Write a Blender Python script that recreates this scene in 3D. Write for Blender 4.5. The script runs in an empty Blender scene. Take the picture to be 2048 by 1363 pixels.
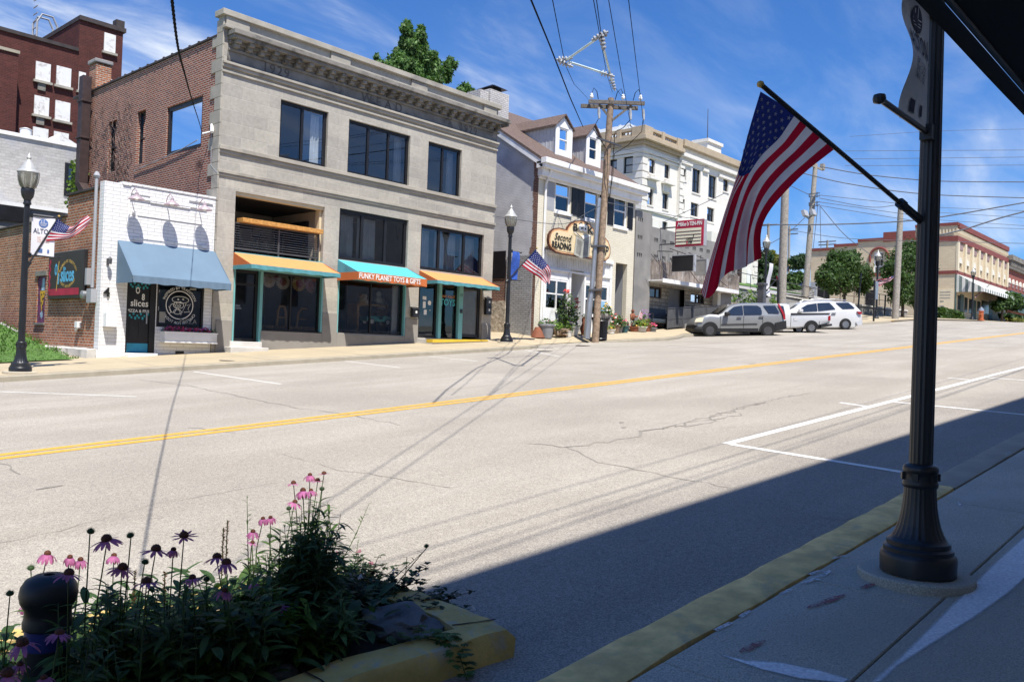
import bpy,bmesh,math,random
from mathutils import Vector,Matrix
R_=math.radians
rnd=random.Random(7)
SC=bpy.context.scene
COL=SC.collection

# ---------------------------------------------------------------- camera
FPX=1680.0  # focal length in photo pixels (photo 2048 x 1363)
TH=math.atan(1517/FPX);PIT=R_(.55);ROL=R_(2.05)
_f=Vector((math.cos(TH)*math.cos(PIT),math.sin(TH)*math.cos(PIT),math.sin(PIT)))
_r0=Vector((math.sin(TH),-math.cos(TH),0));_u0=_r0.cross(_f)
_r=math.cos(ROL)*_r0+math.sin(ROL)*_u0
_u=-math.sin(ROL)*_r0+math.cos(ROL)*_u0
cd=bpy.data.cameras.new('camera');cam=bpy.data.objects.new('camera',cd);COL.objects.link(cam)
cd.sensor_width=36;cd.lens=FPX/2048*36;cd.clip_start=.05;cd.clip_end=9000
cam.matrix_world=Matrix(((_r.x,_u.x,-_f.x,0),(_r.y,_u.y,-_f.y,0),(_r.z,_u.z,-_f.z,0),(0,0,0,1)))
SC.camera=cam
SC.render.resolution_x=1024;SC.render.resolution_y=681

# ---------------------------------------------------------------- sun, sky, exposure
SUNV=Vector((.44,1.0,-2.12)).normalized()  # the way the light travels
sd=bpy.data.lights.new('sun','SUN');sd.energy=5.0;sd.angle=R_(.53);sd.color=(1,.955,.88)
so=bpy.data.objects.new('sun',sd);COL.objects.link(so)
so.rotation_euler=SUNV.to_track_quat('-Z','Y').to_euler();so.location=(0,0,60)
W=bpy.data.worlds.new('World');SC.world=W;W.use_nodes=True
wn,wl=W.node_tree.nodes,W.node_tree.links
for n in list(wn):wn.remove(n)
wo=wn.new('ShaderNodeOutputWorld');wb=wn.new('ShaderNodeBackground')
sky=wn.new('ShaderNodeTexSky');sky.sky_type='NISHITA';sky.sun_disc=False
sky.sun_elevation=math.asin(-SUNV.z);sky.sun_rotation=math.atan2(-SUNV.x,-SUNV.y)
sky.air_density=1.15;sky.dust_density=.25;sky.ozone_density=3.2;sky.altitude=100
wb.inputs['Strength'].default_value=.068
tc=wn.new('ShaderNodeTexCoord')
# thin wind-drawn cirrus, by direction in the sky (a flat layer: direction / height)
sx=wn.new('ShaderNodeSeparateXYZ');wl.new(tc.outputs['Generated'],sx.inputs[0])
mx=wn.new('ShaderNodeMath');mx.operation='MAXIMUM';mx.inputs[1].default_value=.03;wl.new(sx.outputs['Z'],mx.inputs[0])
dv=wn.new('ShaderNodeVectorMath');dv.operation='DIVIDE'
cbn=wn.new('ShaderNodeCombineXYZ');
add_=wn.new('ShaderNodeMath');add_.operation='ADD';add_.inputs[1].default_value=.28;wl.new(mx.outputs[0],add_.inputs[0])
for i in range(3):wl.new(add_.outputs[0],cbn.inputs[i])
wl.new(tc.outputs['Generated'],dv.inputs[0]);wl.new(cbn.outputs[0],dv.inputs[1])
def wnoise(loc,rot,scl,scale,detail,rough,dist):
    mp=wn.new('ShaderNodeMapping');mp.inputs['Location'].default_value=loc
    mp.inputs['Rotation'].default_value=rot;mp.inputs['Scale'].default_value=scl
    nz=wn.new('ShaderNodeTexNoise');nz.inputs['Scale'].default_value=scale
    nz.inputs['Detail'].default_value=detail;nz.inputs['Roughness'].default_value=rough;nz.inputs['Distortion'].default_value=dist
    wl.new(dv.outputs[0],mp.inputs['Vector']);wl.new(mp.outputs[0],nz.inputs['Vector'])
    return nz.outputs['Fac']
def wramp(fac,a,b):
    m=wn.new('ShaderNodeMapRange');m.interpolation_type='SMOOTHSTEP'
    m.inputs['From Min'].default_value=a;m.inputs['From Max'].default_value=b;wl.new(fac,m.inputs['Value'])
    return m.outputs[0]
def wmath(op,a,b):
    m=wn.new('ShaderNodeMath');m.operation=op;m.use_clamp=True
    for i,q in enumerate((a,b)):
        if isinstance(q,(int,float)):m.inputs[i].default_value=q
        else:wl.new(q,m.inputs[i])
    return m.outputs[0]
streak=wramp(wnoise((.4,1.3,0),(0,0,R_(20)),(1.0,3.1,1),1.7,9,.62,.55),.40,.74)
patch=wramp(wnoise((2.2,.35,0),(0,0,R_(35)),(1,1.5,1),1.05,5,.55,.3),.40,.68)
lowhaze=wramp(sx.outputs['Z'],.42,.02)
cl=wmath('MULTIPLY',streak,wmath('ADD',wmath('MULTIPLY',patch,1.0),.14))
cl=wmath('ADD',cl,wmath('MULTIPLY',wmath('MULTIPLY',lowhaze,patch),.80))
cl=wmath('MULTIPLY',wmath('MULTIPLY',cl,.9),wramp(sx.outputs['Z'],.58,.40))
mixc=wn.new('ShaderNodeMixRGB');mixc.inputs[2].default_value=(8.8,9.5,10.6,1)
tint=wn.new('ShaderNodeMixRGB');tint.blend_type='MULTIPLY';tint.inputs[0].default_value=1;tint.inputs[2].default_value=(.47,.88,1.46,1)
wl.new(sky.outputs[0],tint.inputs[1])
wl.new(cl,mixc.inputs[0]);wl.new(tint.outputs[0],mixc.inputs[1]);wl.new(mixc.outputs[0],wb.inputs['Color']);wl.new(wb.outputs[0],wo.inputs[0])
vs=SC.view_settings;vs.view_transform='Standard';vs.look='None';vs.exposure=.62;vs.gamma=1;vs.use_curve_mapping=False
SC.cycles.max_bounces=6;SC.cycles.diffuse_bounces=3;SC.cycles.glossy_bounces=3;SC.cycles.transparent_max_bounces=10;SC.cycles.transmission_bounces=3
SC.cycles.caustics_reflective=False;SC.cycles.caustics_refractive=False

# ---------------------------------------------------------------- surveying helpers: a photo pixel and a known plane give a place
S_,C_,H0=.0645,.0140,1.818  # the road: z = S x + C y - H0
FY=24.0  # street front of the far row
def ray(x,y):return _f+_r*((x-1024)/FPX)-_u*((y-681.5)/FPX)
def GZ(x,y):return S_*x+C_*y-H0
def onY(x,y,Y=FY):d=ray(x,y);return d*(Y/d.y)
def onX(x,y,X):d=ray(x,y);return d*(X/d.x)
def onZ(x,y,Z):d=ray(x,y);return d*(Z/d.z)
def onG(x,y,dz=0):d=ray(x,y);return d*((-H0+dz)/(d.z-S_*d.x-C_*d.y))
def atD(x,y,D):return ray(x,y)*D
def proj(P):P=Vector(P);z=P.dot(_f);return 1024+FPX*P.dot(_r)/z,681.5-FPX*P.dot(_u)/z
def rect(tl,br,Y=FY):
    a,b=onY(*tl,Y),onY(*br,Y);return(a.x,b.x,b.z,a.z)  # x0 x1 z0 z1

# ---------------------------------------------------------------- mesh helpers
class MB:
    def __init__(s):s.v=[];s.f=[];s.m=[];s.mi=0
    def add(s,vs,fs):
        o=len(s.v);s.v+=[tuple(q)for q in vs];s.f+=[tuple(i+o for i in f)for f in fs];s.m+=[s.mi]*len(fs);return s
    def quad(s,a,b,c,d):return s.add([a,b,c,d],[(0,1,2,3)])
    def poly(s,pts):return s.add(pts,[tuple(range(len(pts)))])
    def box(s,x0,x1,y0,y1,z0,z1):
        return s.add([(x,y,z)for z in(z0,z1)for y in(y0,y1)for x in(x0,x1)],
                     [(0,2,3,1),(4,5,7,6),(0,1,5,4),(2,6,7,3),(0,4,6,2),(1,3,7,5)])
    def obox(s,c,size,mat=None):
        a,b,d=(q/2 for q in size);mat=mat or Matrix.Identity(3);c=Vector(c)
        return s.add([c+mat@Vector((x,y,z))for z in(-d,d)for y in(-b,b)for x in(-a,a)],
                     [(0,2,3,1),(4,5,7,6),(0,1,5,4),(2,6,7,3),(0,4,6,2),(1,3,7,5)])
    def bar(s,a,b,w,h,up=(0,0,1)):
        a,b=Vector(a),Vector(b);d=(b-a).normalized();up=Vector(up)
        if abs(d.dot(up))>.98:up=Vector((1,0,0))
        x=d.cross(up).normalized()*w/2;z=x.normalized().cross(d)*h/2
        q=[p+i*x+j*z for p in(a,b)for i,j in((-1,-1),(1,-1),(1,1),(-1,1))]
        return s.add(q,[(0,3,2,1),(4,5,6,7),(0,1,5,4),(1,2,6,5),(2,3,7,6),(3,0,4,7)])
    def tube(s,pts,r,n=8,cap=True):
        pts=[Vector(p)for p in pts];k=len(pts);rs=r if isinstance(r,(list,tuple))else[r]*k
        vs=[];prev=None
        for i,p in enumerate(pts):
            t=(pts[min(i+1,k-1)]-pts[max(i-1,0)]).normalized()
            if prev is None:
                a=Vector((0,0,1))if abs(t.z)<.9 else Vector((1,0,0));x=t.cross(a).normalized()
            else:
                x=(prev-t*prev.dot(t));x=x.normalized()if x.length>1e-6 else t.orthogonal().normalized()
            prev=x;y=t.cross(x)
            vs+=[p+(x*math.cos(2*math.pi*j/n)+y*math.sin(2*math.pi*j/n))*rs[i]for j in range(n)]
        fs=[(i*n+j,i*n+(j+1)%n,(i+1)*n+(j+1)%n,(i+1)*n+j)for i in range(k-1)for j in range(n)]
        if cap:fs+=[tuple(range(n))[::-1],tuple(range((k-1)*n,k*n))]
        return s.add(vs,fs)
    def lathe(s,prof,c=(0,0,0),n=20,flute=0,axis=None,caps=True):
        c=Vector(c);vs=[];A=axis or Matrix.Identity(3)
        for r,z in prof:
            for j in range(n):
                q=r*(1-(flute if j%2 else 0));t=2*math.pi*j/n
                vs.append(c+A@Vector((q*math.cos(t),q*math.sin(t),z)))
        k=len(prof);fs=[(i*n+j,i*n+(j+1)%n,(i+1)*n+(j+1)%n,(i+1)*n+j)for i in range(k-1)for j in range(n)]
        if caps:fs+=[tuple(range(n))[::-1],tuple(range((k-1)*n,k*n))]
        return s.add(vs,fs)
    def prism(s,pts,off):
        """closed outline (3D points) swept by off"""
        n=len(pts);off=Vector(off);p=[Vector(q)for q in pts]
        return s.add(p+[q+off for q in p],[tuple(range(n)),tuple(range(n,2*n))[::-1]]+[(i,i+n,(i+1)%n+n,(i+1)%n)for i in range(n)])
    def wall(s,O,U,N,w,h,holes=(),t=.25,caps=True):
        """upright wall sheet with rectangular holes (u0,u1,v0,v1) and their reveals; N points into the building"""
        O,U,N=Vector(O),Vector(U),Vector(N);Z=Vector((0,0,1))
        us=sorted({0,w}|{min(max(q,0),w)for hh in holes for q in hh[:2]});vs=sorted({0,h}|{min(max(q,0),h)for hh in holes for q in hh[2:4]})
        P=lambda a,b,d=0:O+U*a+Z*b+N*d
        for i in range(len(us)-1):
            for j in range(len(vs)-1):
                a,b=(us[i]+us[i+1])/2,(vs[j]+vs[j+1])/2
                if any(q[0]<a<q[1]and q[2]<b<q[3]for q in holes):continue
                s.quad(P(us[i],vs[j]),P(us[i+1],vs[j]),P(us[i+1],vs[j+1]),P(us[i],vs[j+1]))
        for a,b,c,d in[q[:4]for q in holes]:
            a,b,c,d=max(a,0),min(b,w),max(c,0),min(d,h)
            for p,q in(((a,c),(b,c)),((b,c),(b,d)),((b,d),(a,d)),((a,d),(a,c))):
                s.quad(P(*p),P(*q),P(*q,t),P(*p,t))
        return s
    def text(s,txt,size,fn,ext=0.0,shear=0.0,bold=0.0,align='CENTER',space=1.0,res=3,sx=1.0,arc=None,fitw=None):
        """lettering; fn(x, y, z) maps the flat text to its surface"""
        cu=bpy.data.curves.new('txt','FONT');cu.body=txt;cu.size=size;cu.shear=shear;cu.offset=bold
        cu.align_x=align;cu.align_y='CENTER';cu.extrude=ext;cu.space_character=space;cu.resolution_u=res;cu.fill_mode='FRONT' if ext==0 else 'BOTH'
        o=bpy.data.objects.new('txt',cu);COL.objects.link(o)
        dg=bpy.context.evaluated_depsgraph_get();me=o.evaluated_get(dg).to_mesh()
        vs=[]
        if fitw and len(me.vertices):sx=fitw/(max(v.co.x for v in me.vertices)-min(v.co.x for v in me.vertices))
        for v in me.vertices:
            x,y,z=v.co.x*sx,v.co.y,v.co.z
            if arc:a=x/arc;rr=abs(arc)+(y if arc>0 else-y);x,y=rr*math.sin(a)*(1 if arc>0 else 1),(rr*math.cos(a)-arc)if arc>0 else(-rr*math.cos(a)-arc);
            vs.append(fn(x,y,z))
        s.add(vs,[tuple(p.vertices)for p in me.polygons])
        o.evaluated_get(dg).to_mesh_clear();bpy.data.objects.remove(o);bpy.data.curves.remove(cu)
        return s
    def build(s,name,mat,parent=None,smooth=False,bevel=0,org=None,clean=True):
        if org is None:org=Vector(parent['org'])if parent is not None else Vector((0,0,0))
        org=Vector(org)
        me=bpy.data.meshes.new(name);me.from_pydata([tuple(Vector(q)-org)for q in s.v],[],s.f)
        for mm in(mat if isinstance(mat,(list,tuple))else[mat]):me.materials.append(mm)
        if max(s.m,default=0):me.polygons.foreach_set('material_index',s.m)
        if clean:
            bm=bmesh.new();bm.from_mesh(me);bmesh.ops.remove_doubles(bm,verts=bm.verts,dist=.0004)
            bmesh.ops.recalc_face_normals(bm,faces=bm.faces);bm.to_mesh(me);bm.free()
        if smooth:
            me.polygons.foreach_set('use_smooth',[True]*len(me.polygons))
            if smooth=='auto':me.set_sharp_from_angle(angle=R_(38))
        o=bpy.data.objects.new(name,me);COL.objects.link(o)
        if parent is not None:o.parent=parent
        else:o.location=org
        o['org']=tuple(org)
        if bevel:
            b=o.modifiers.new('edge','BEVEL');b.width=bevel;b.segments=2;b.limit_method='ANGLE';b.angle_limit=R_(40)
        return o

def tag(o,label=None,cat=None,group=None,kind=None):
    if label:o['label']=label
    if cat:o['category']=cat
    if group:o['group']=group
    if kind:o['kind']=kind
    return o
def thing(name,label,cat,org=(0,0,0),group=None):
    o=bpy.data.objects.new(name,None);COL.objects.link(o);o.location=org;o['org']=tuple(org);o.empty_display_size=.2
    return tag(o,label,cat,group)
def struct(mb,name,mat,**k):return tag(mb.build(name,mat,**k),kind='structure')
def dup(root,loc,rotz=0,scale=1,label=None,group=None):
    def cp(o,par):
        c=o.copy();COL.objects.link(c)
        if par is not None:c.parent=par
        for ch in o.children:cp(ch,c)
        return c
    c=cp(root,None);c.location=loc;c.rotation_euler=(0,0,rotz);c.scale=(scale,)*3
    if label:c['label']=label
    if group:c['group']=group
    return c

# ---------------------------------------------------------------- materials
def _new(name):
    m=bpy.data.materials.new(name);m.use_nodes=True;nt=m.node_tree;b=nt.nodes['Principled BSDF']
    return m,nt,nt.nodes,nt.links,b
def _pos(nt):
    g=nt.nodes.new('ShaderNodeNewGeometry');return g.outputs['Position']
def _noise(nt,vec,scale,detail=4,rough=.55,dist=0):
    n=nt.nodes.new('ShaderNodeTexNoise');n.inputs['Scale'].default_value=scale;n.inputs['Detail'].default_value=detail
    n.inputs['Roughness'].default_value=rough;n.inputs['Distortion'].default_value=dist
    nt.links.new(vec,n.inputs['Vector']);return n.outputs['Fac']
def _range(nt,fac,a,b,c=0,d=1,smooth=True):
    m=nt.nodes.new('ShaderNodeMapRange');m.inputs[1].default_value=a;m.inputs[2].default_value=b;m.inputs[3].default_value=c;m.inputs[4].default_value=d
    if smooth:m.interpolation_type='SMOOTHSTEP'
    nt.links.new(fac,m.inputs[0]);return m.outputs[0]
def _mix(nt,fac,a,b,mode='MIX'):
    m=nt.nodes.new('ShaderNodeMixRGB');m.blend_type=mode
    for i,q in enumerate((fac,a,b)):
        if hasattr(q,'links'):nt.links.new(q,m.inputs[i])
        elif i==0:m.inputs[0].default_value=q
        else:m.inputs[i].default_value=tuple(q[:3])+(1,)
    return m.outputs[0]
def _bump(nt,h,dist,strength=.6):
    b=nt.nodes.new('ShaderNodeBump');b.inputs['Distance'].default_value=dist;b.inputs['Strength'].default_value=strength
    nt.links.new(h,b.inputs['Height']);return b.outputs[0]
def _uvw(nt):
    """wall coordinates: along the wall, height"""
    g=nt.nodes.new('ShaderNodeNewGeometry');s=nt.nodes.new('ShaderNodeSeparateXYZ');nt.links.new(g.outputs['Position'],s.inputs[0])
    n=nt.nodes.new('ShaderNodeSeparateXYZ');nt.links.new(g.outputs['True Normal'],n.inputs[0])
    a=nt.nodes.new('ShaderNodeMath');a.operation='ABSOLUTE';nt.links.new(n.outputs[0],a.inputs[0])
    c=nt.nodes.new('ShaderNodeMath');c.operation='GREATER_THAN';c.inputs[1].default_value=.6;nt.links.new(a.outputs[0],c.inputs[0])
    m=nt.nodes.new('ShaderNodeMix');m.data_type='FLOAT';nt.links.new(c.outputs[0],m.inputs[0]);nt.links.new(s.outputs[0],m.inputs[2]);nt.links.new(s.outputs[1],m.inputs[3])
    k=nt.nodes.new('ShaderNodeCombineXYZ');nt.links.new(m.outputs[0],k.inputs[0]);nt.links.new(s.outputs[2],k.inputs[1]);return k.outputs[0],g.outputs['Position']
def mat(name,col,rough=.6,metal=0,var=.18,scale=2.5,bump=0,bscale=60,spec=.4,speck=0,sscale=200,coat=0,dirt=None,dscale=.8):
    m,nt,N,L,b=_new(name);p=_pos(nt)
    c=_mix(nt,_range(nt,_noise(nt,p,scale),.25,.75),[q*(1-var)for q in col],[min(1,q*(1+var))for q in col])
    if speck:c=_mix(nt,_range(nt,_noise(nt,p,sscale,2),.3,.7),c,[q*(1-speck)for q in col])
    if dirt:c=_mix(nt,_range(nt,_noise(nt,p,dscale,7,.65,.4),.5,.72),c,dirt)
    L.new(c,b.inputs['Base Color']);b.inputs['Roughness'].default_value=rough;b.inputs['Metallic'].default_value=metal
    b.inputs['Specular IOR Level'].default_value=spec
    if coat:b.inputs['Coat Weight'].default_value=coat;b.inputs['Coat Roughness'].default_value=.05
    if bump:L.new(_bump(nt,_noise(nt,p,bscale,5,.6),bump),b.inputs['Normal'])
    return m
def brick(name,c1,c2,mortar,w=.215,h=.072,mo=.011,bump=.01,stain=None,sfac=(.5,.7),sscale=.7,rough=.85,off=.5,mixn=.5,nvar=.3,shift=0):
    m,nt,N,L,b=_new(name);uv,p=_uvw(nt)
    t=N.new('ShaderNodeTexBrick');t.offset=off;t.inputs['Scale'].default_value=1;t.inputs['Brick Width'].default_value=w;t.inputs['Row Height'].default_value=h
    t.inputs['Mortar Size'].default_value=mo;t.inputs['Mortar Smooth'].default_value=.25;t.inputs['Bias'].default_value=mixn-.5
    t.inputs['Color1'].default_value=(*c1,1);t.inputs['Color2'].default_value=(*c2,1);t.inputs['Mortar'].default_value=(*mortar,1)
    mp=N.new('ShaderNodeMapping');mp.inputs['Location'].default_value=(shift,shift*.7,0);L.new(uv,mp.inputs[0]);L.new(mp.outputs[0],t.inputs['Vector'])
    c=_mix(nt,nvar,t.outputs['Color'],_noiseC(nt,p,9),'OVERLAY')
    c=_mix(nt,nvar,c,_noiseC(nt,p,.9),'OVERLAY')
    if stain:c=_mix(nt,_range(nt,_noise(nt,p,sscale,8,.68,.5),*sfac),c,stain)
    L.new(c,b.inputs['Base Color']);b.inputs['Roughness'].default_value=rough;b.inputs['Specular IOR Level'].default_value=.25
    inv=N.new('ShaderNodeMath');inv.operation='SUBTRACT';inv.inputs[0].default_value=1;L.new(t.outputs['Fac'],inv.inputs[1])
    a=N.new('ShaderNodeMath');a.operation='MULTIPLY_ADD';a.inputs[1].default_value=.5;L.new(_noise(nt,p,45,4),a.inputs[0]);L.new(inv.outputs[0],a.inputs[2])
    L.new(_bump(nt,a.outputs[0],bump,.8),b.inputs['Normal']);return m
def _noiseC(nt,p,scale):
    f=_range(nt,_noise(nt,p,scale,5,.6),.2,.8,.22,.78,False)
    c=nt.nodes.new('ShaderNodeCombineColor');
    for i in range(3):nt.links.new(f,c.inputs[i])
    return c.outputs[0]
def glassy(name,tint=(.55,.62,.66),see=.7,rough=.02,dark=(.012,.014,.017)):
    """window pane: part see-through, part sky-mirroring"""
    m,nt,N,L,b=_new(name);N.remove(b);o=N['Material Output']
    tr=N.new('ShaderNodeBsdfTransparent');tr.inputs[0].default_value=(*tint,1)
    df=N.new('ShaderNodeBsdfDiffuse');df.inputs[0].default_value=(*dark,1)
    gl=N.new('ShaderNodeBsdfGlossy');gl.inputs['Roughness'].default_value=rough;gl.inputs[0].default_value=(.9,.95,1,1)
    g=N.new('ShaderNodeNewGeometry');mm=N.new('ShaderNodeMixShader');mm.inputs[0].default_value=see;L.new(df.outputs[0],mm.inputs[1]);L.new(tr.outputs[0],mm.inputs[2])
    fr=N.new('ShaderNodeFresnel');fr.inputs[0].default_value=1.52
    bp=_bump(nt,_noise(nt,g.outputs['Position'],1.1,2),.01,.07);L.new(bp,gl.inputs['Normal']);L.new(bp,fr.inputs['Normal'])
    f2=N.new('ShaderNodeMath');f2.operation='MULTIPLY_ADD';f2.inputs[1].default_value=1.5;f2.inputs[2].default_value=.03;f2.use_clamp=True;L.new(fr.outputs[0],f2.inputs[0])
    mx=N.new('ShaderNodeMixShader');L.new(f2.outputs[0],mx.inputs[0]);L.new(mm.outputs[0],mx.inputs[1]);L.new(gl.outputs[0],mx.inputs[2]);L.new(mx.outputs[0],o.inputs[0])
    return m
def leafm(name,col,var=.45,trans=.35,scale=6,rough=.55):
    m,nt,N,L,b=_new(name);N.remove(b);o=N['Material Output'];p=_pos(nt)
    c=_mix(nt,_range(nt,_noise(nt,p,scale,3),.3,.7),[q*(1-var)for q in col],[q*(1+var)for q in col])
    d=N.new('ShaderNodeBsdfPrincipled');d.inputs['Roughness'].default_value=rough;d.inputs['Specular IOR Level'].default_value=.3;t=N.new('ShaderNodeBsdfTranslucent')
    L.new(c,d.inputs[0]);L.new(_mix(nt,1,c,(1.1,1.25,.55),'MULTIPLY'),t.inputs[0])
    x=N.new('ShaderNodeMixShader');x.inputs[0].default_value=trans;L.new(d.outputs[0],x.inputs[1]);L.new(t.outputs[0],x.inputs[2]);L.new(x.outputs[0],o.inputs[0]);return m

K={}
def k(key,*a,**kw):K[key]=mat(key,*a,**kw);return K[key]
k('black_metal',(.012,.013,.016),.38,spec=.5,var=.3,bump=.0006,bscale=220)
k('black_frame',(.012,.012,.014),.42)
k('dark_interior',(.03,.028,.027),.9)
k('white_paint',(.80,.80,.79),.55,var=.04,dirt=(.60,.58,.54))
k('off_white',(.66,.63,.55),.7,var=.08)
k('cream',(.62,.53,.36),.7,var=.06)
k('grey_paint',(.33,.34,.36),.6,var=.08)
k('steel',(.42,.44,.46),.42,metal=.8,var=.1)
k('dark_steel',(.10,.10,.105),.5,metal=.4)
k('wood',(.52,.26,.07),.55,var=.25,scale=14)
k('pole_wood',(.27,.195,.135),.9,var=.35,scale=9,bump=.01,bscale=30,dirt=(.14,.10,.075))
k('grey_pole_wood',(.30,.27,.23),.9,var=.25,scale=9,bump=.006,bscale=30)
k('wire',(.005,.005,.006),.9,spec=.05)
k('tan_conc',(.44,.365,.245),.9,var=.10,scale=1.2,speck=.12,sscale=120,dirt=(.37,.31,.22))
k('curb_conc',(.36,.32,.245),.9,var=.2,scale=3,speck=.15,bump=.006,bscale=30)
k('pale_conc',(.55,.53,.49),.9,var=.15,scale=2,bump=.01,bscale=20)
k('grey_conc',(.30,.29,.28),.9,var=.2,scale=1.5,speck=.1,bump=.006,bscale=50,dirt=(.2,.19,.18))
k('rubber',(.012,.012,.012),.8)
k('shade_blind',(.20,.21,.2),.9)
k('curtain',(.78,.78,.77),.9,var=.1)
k('clear_glass',(.1,.1,.1));K['glass']=glassy('window_glass',tint=(.74,.78,.80),see=.88)
K['shopglass']=glassy('shop_glass',tint=(.72,.76,.78),see=.9)
K['darkglass']=glassy('dark_glass',tint=(.3,.33,.36),see=.35)
k('letter_white',(.80,.79,.76),.6,var=.03);k('letter_black',(.012,.012,.012),.6);k('letter_gold',(.45,.30,.08),.5,var=.1)
# ---------------------------------------------------------------- ground, road, pavements
def adj(x,y):
    t=max(0,min(1,(y-11)/9.6));xs=[(-99,0),(38,0),(45,.14),(58,.2),(68,.38),(76,.26),(88,0)]
    if x>=88:return-.03*(x-88)if x<200 else-.03*112-.0645*(x-200)
    for(a,p),(b,q)in zip(xs,xs[1:]):
        if a<=x<b:return t*(p+(q-p)*(x-a)/(b-a))
    return 0
def GR(x,y):return GZ(x,y)+adj(x,y)
def sheet(mb,xs,ys,zf):
    n=len(ys);return mb.add([(x,y,zf(x,y))for x in xs for y in ys],[(i*n+j,(i+1)*n+j,(i+1)*n+j+1,i*n+j+1)for i in range(len(xs)-1)for j in range(n-1)])
def asphalt(name):
    m,nt,N,L,b=_new(name);p=_pos(nt)
    mp=N.new('ShaderNodeMapping');mp.inputs['Scale'].default_value=(.16,1.1,1);L.new(p,mp.inputs[0])
    c=_mix(nt,_range(nt,_noise(nt,mp.outputs[0],1.0,6,.6,.3),.3,.7),(.44,.395,.325),(.53,.483,.405))
    c=_mix(nt,_range(nt,_noise(nt,p,.35,5),.42,.72),c,(.42,.378,.315))
    c=_mix(nt,_range(nt,_noise(nt,p,95,2,.6),.36,.66),_mix(nt,1,c,(.55,.55,.57),'MULTIPLY'),c)
    c=_mix(nt,_range(nt,_noise(nt,p,28,3,.6),.35,.6),_mix(nt,1,c,(.84,.84,.85),'MULTIPLY'),c)
    c=_mix(nt,_range(nt,_noise(nt,p,1.6,8,.7,.6),.64,.78),c,(.27,.25,.23))
    # building shade put into the colour: lane next to the kerb darkened
    s=N.new('ShaderNodeSeparateXYZ');L.new(p,s.inputs[0])
    w=N.new('ShaderNodeMath');w.operation='MULTIPLY_ADD';w.inputs[1].default_value=1.1;L.new(_noise(nt,p,.8,4),w.inputs[0]);L.new(s.outputs[1],w.inputs[2])
    c=_mix(nt,_range(nt,w.outputs[0],4.4,5.2),_mix(nt,1,c,(.86,.86,.88),'MULTIPLY'),c)
    L.new(c,b.inputs[0]);b.inputs['Roughness'].default_value=.85;b.inputs['Specular IOR Level'].default_value=.25
    L.new(_bump(nt,_noise(nt,p,120,3,.6),.006,.8),b.inputs['Normal']);return m
K['asphalt']=asphalt('asphalt')
k('road_white',(.74,.73,.70),.7,var=.05,scale=30,dirt=(.50,.47,.42),dscale=6,bump=.002,bscale=150)
k('worn_white',(.60,.58,.54),.8,var=.08,scale=20,dirt=(.45,.42,.37),dscale=9)
k('road_yellow',(.62,.34,.045),.7,var=.12,scale=20,dirt=(.48,.36,.17),dscale=6,bump=.002,bscale=150)
k('curb_yellow',(.80,.55,.21),.8,var=.25,scale=6,dirt=(.50,.38,.2),dscale=4,bump=.008,bscale=45)
k('bed_yellow',(.55,.395,.13),.78,var=.22,scale=5,dirt=(.40,.36,.29),dscale=9,bump=.012,bscale=45)
k('near_conc',(.53,.495,.405),.9,var=.16,scale=1.3,speck=.42,sscale=110,bump=.007,bscale=160,dirt=(.47,.445,.385),dscale=1.1)
k('crack',(.235,.215,.185),.95)
k('soil',(.035,.026,.018),.95,var=.4,scale=12,bump=.03,bscale=25)
k('grass_ground',(.075,.15,.03),.9,var=.35,scale=5,bump=.03,bscale=40)
k('earth',(.20,.19,.14),.95,var=.3,scale=.3)

xs=[-3000,-400,-60,-20,0,20,38,45,58,68,76,88,110,150,200,500,3000]
g=MB();sheet(g,xs,[-3000,-400,-60,0,11,20.6,60,120,400,3000],lambda x,y:(GR(max(-80,min(x,240)),max(-60,min(60,y)))-.12))
struct(g,'ground',K['earth'])
xs=[-60,-20,-6,0,5,10,15,20,25,30,38,45,52,58,63,68,72,76,82,88,98,110,125,150,200]
g=MB();sheet(g,xs,[2.2,5,8,11,13.5,16,18.3,20.75,22.6],lambda x,y:GR(x,y));struct(g,'road',K['asphalt'])
def ribbon(pts,w,dz=.004,zf=GR):
    """flat strip along ground points"""
    mb=MB();pts=[Vector((p[0],p[1]))for p in pts];vs=[]
    for i,p in enumerate(pts):
        t=(pts[min(i+1,len(pts)-1)]-pts[max(0,i-1)]).normalized();n=Vector((-t.y,t.x));ww=(w[i]if isinstance(w,list)else w)/2
        for sgn in(1,-1):q=p+n*ww*sgn;vs.append((q.x,q.y,zf(q.x,q.y)+dz))
    return mb.add(vs,[(2*i,2*i+1,2*i+3,2*i+2)for i in range(len(pts)-1)])
lin=lambda a,b,n:[(a[0]+(b[0]-a[0])*i/n,a[1]+(b[1]-a[1])*i/n)for i in range(n+1)]
gxs=[x for x in range(-40,39,6)]+[45,52,58,63,68,72,76,82,88,98,110,125,150,195]
for off in(.125,-.125):struct(ribbon([(x,10.86+off)for x in gxs],.155),'centre_line',K['road_yellow'])
struct(ribbon([(x,5.13)for x in[9.83,14,20,27,36,45,60,80]],.13),'parking_line',K['road_white'])
for x in(9.72,15.9,22.6,29.3,36):struct(ribbon([(x+.12,5.07),(x-.3,2.42)],.11),'parking_line',K['road_white'])
for x in(15.1,21.9):struct(ribbon([(x+.15,5.75),(x-.1,5.2)],.09),'parking_tick',K['road_white'])
for a,b in[((0,783),(272,793)),((388,743),(562,768)),((690,722),(800,735)),((858,713),(955,722)),((1000,704),(1290,703)),((1130,696),(1310,701)),((1335,694),(1480,687)),((1050,700),(1120,713))]:
    p,q=onG(*a),onG(*b);struct(ribbon([(p.x,p.y),(q.x,q.y)],.085),'bay_line',K['worn_white'])
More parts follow.
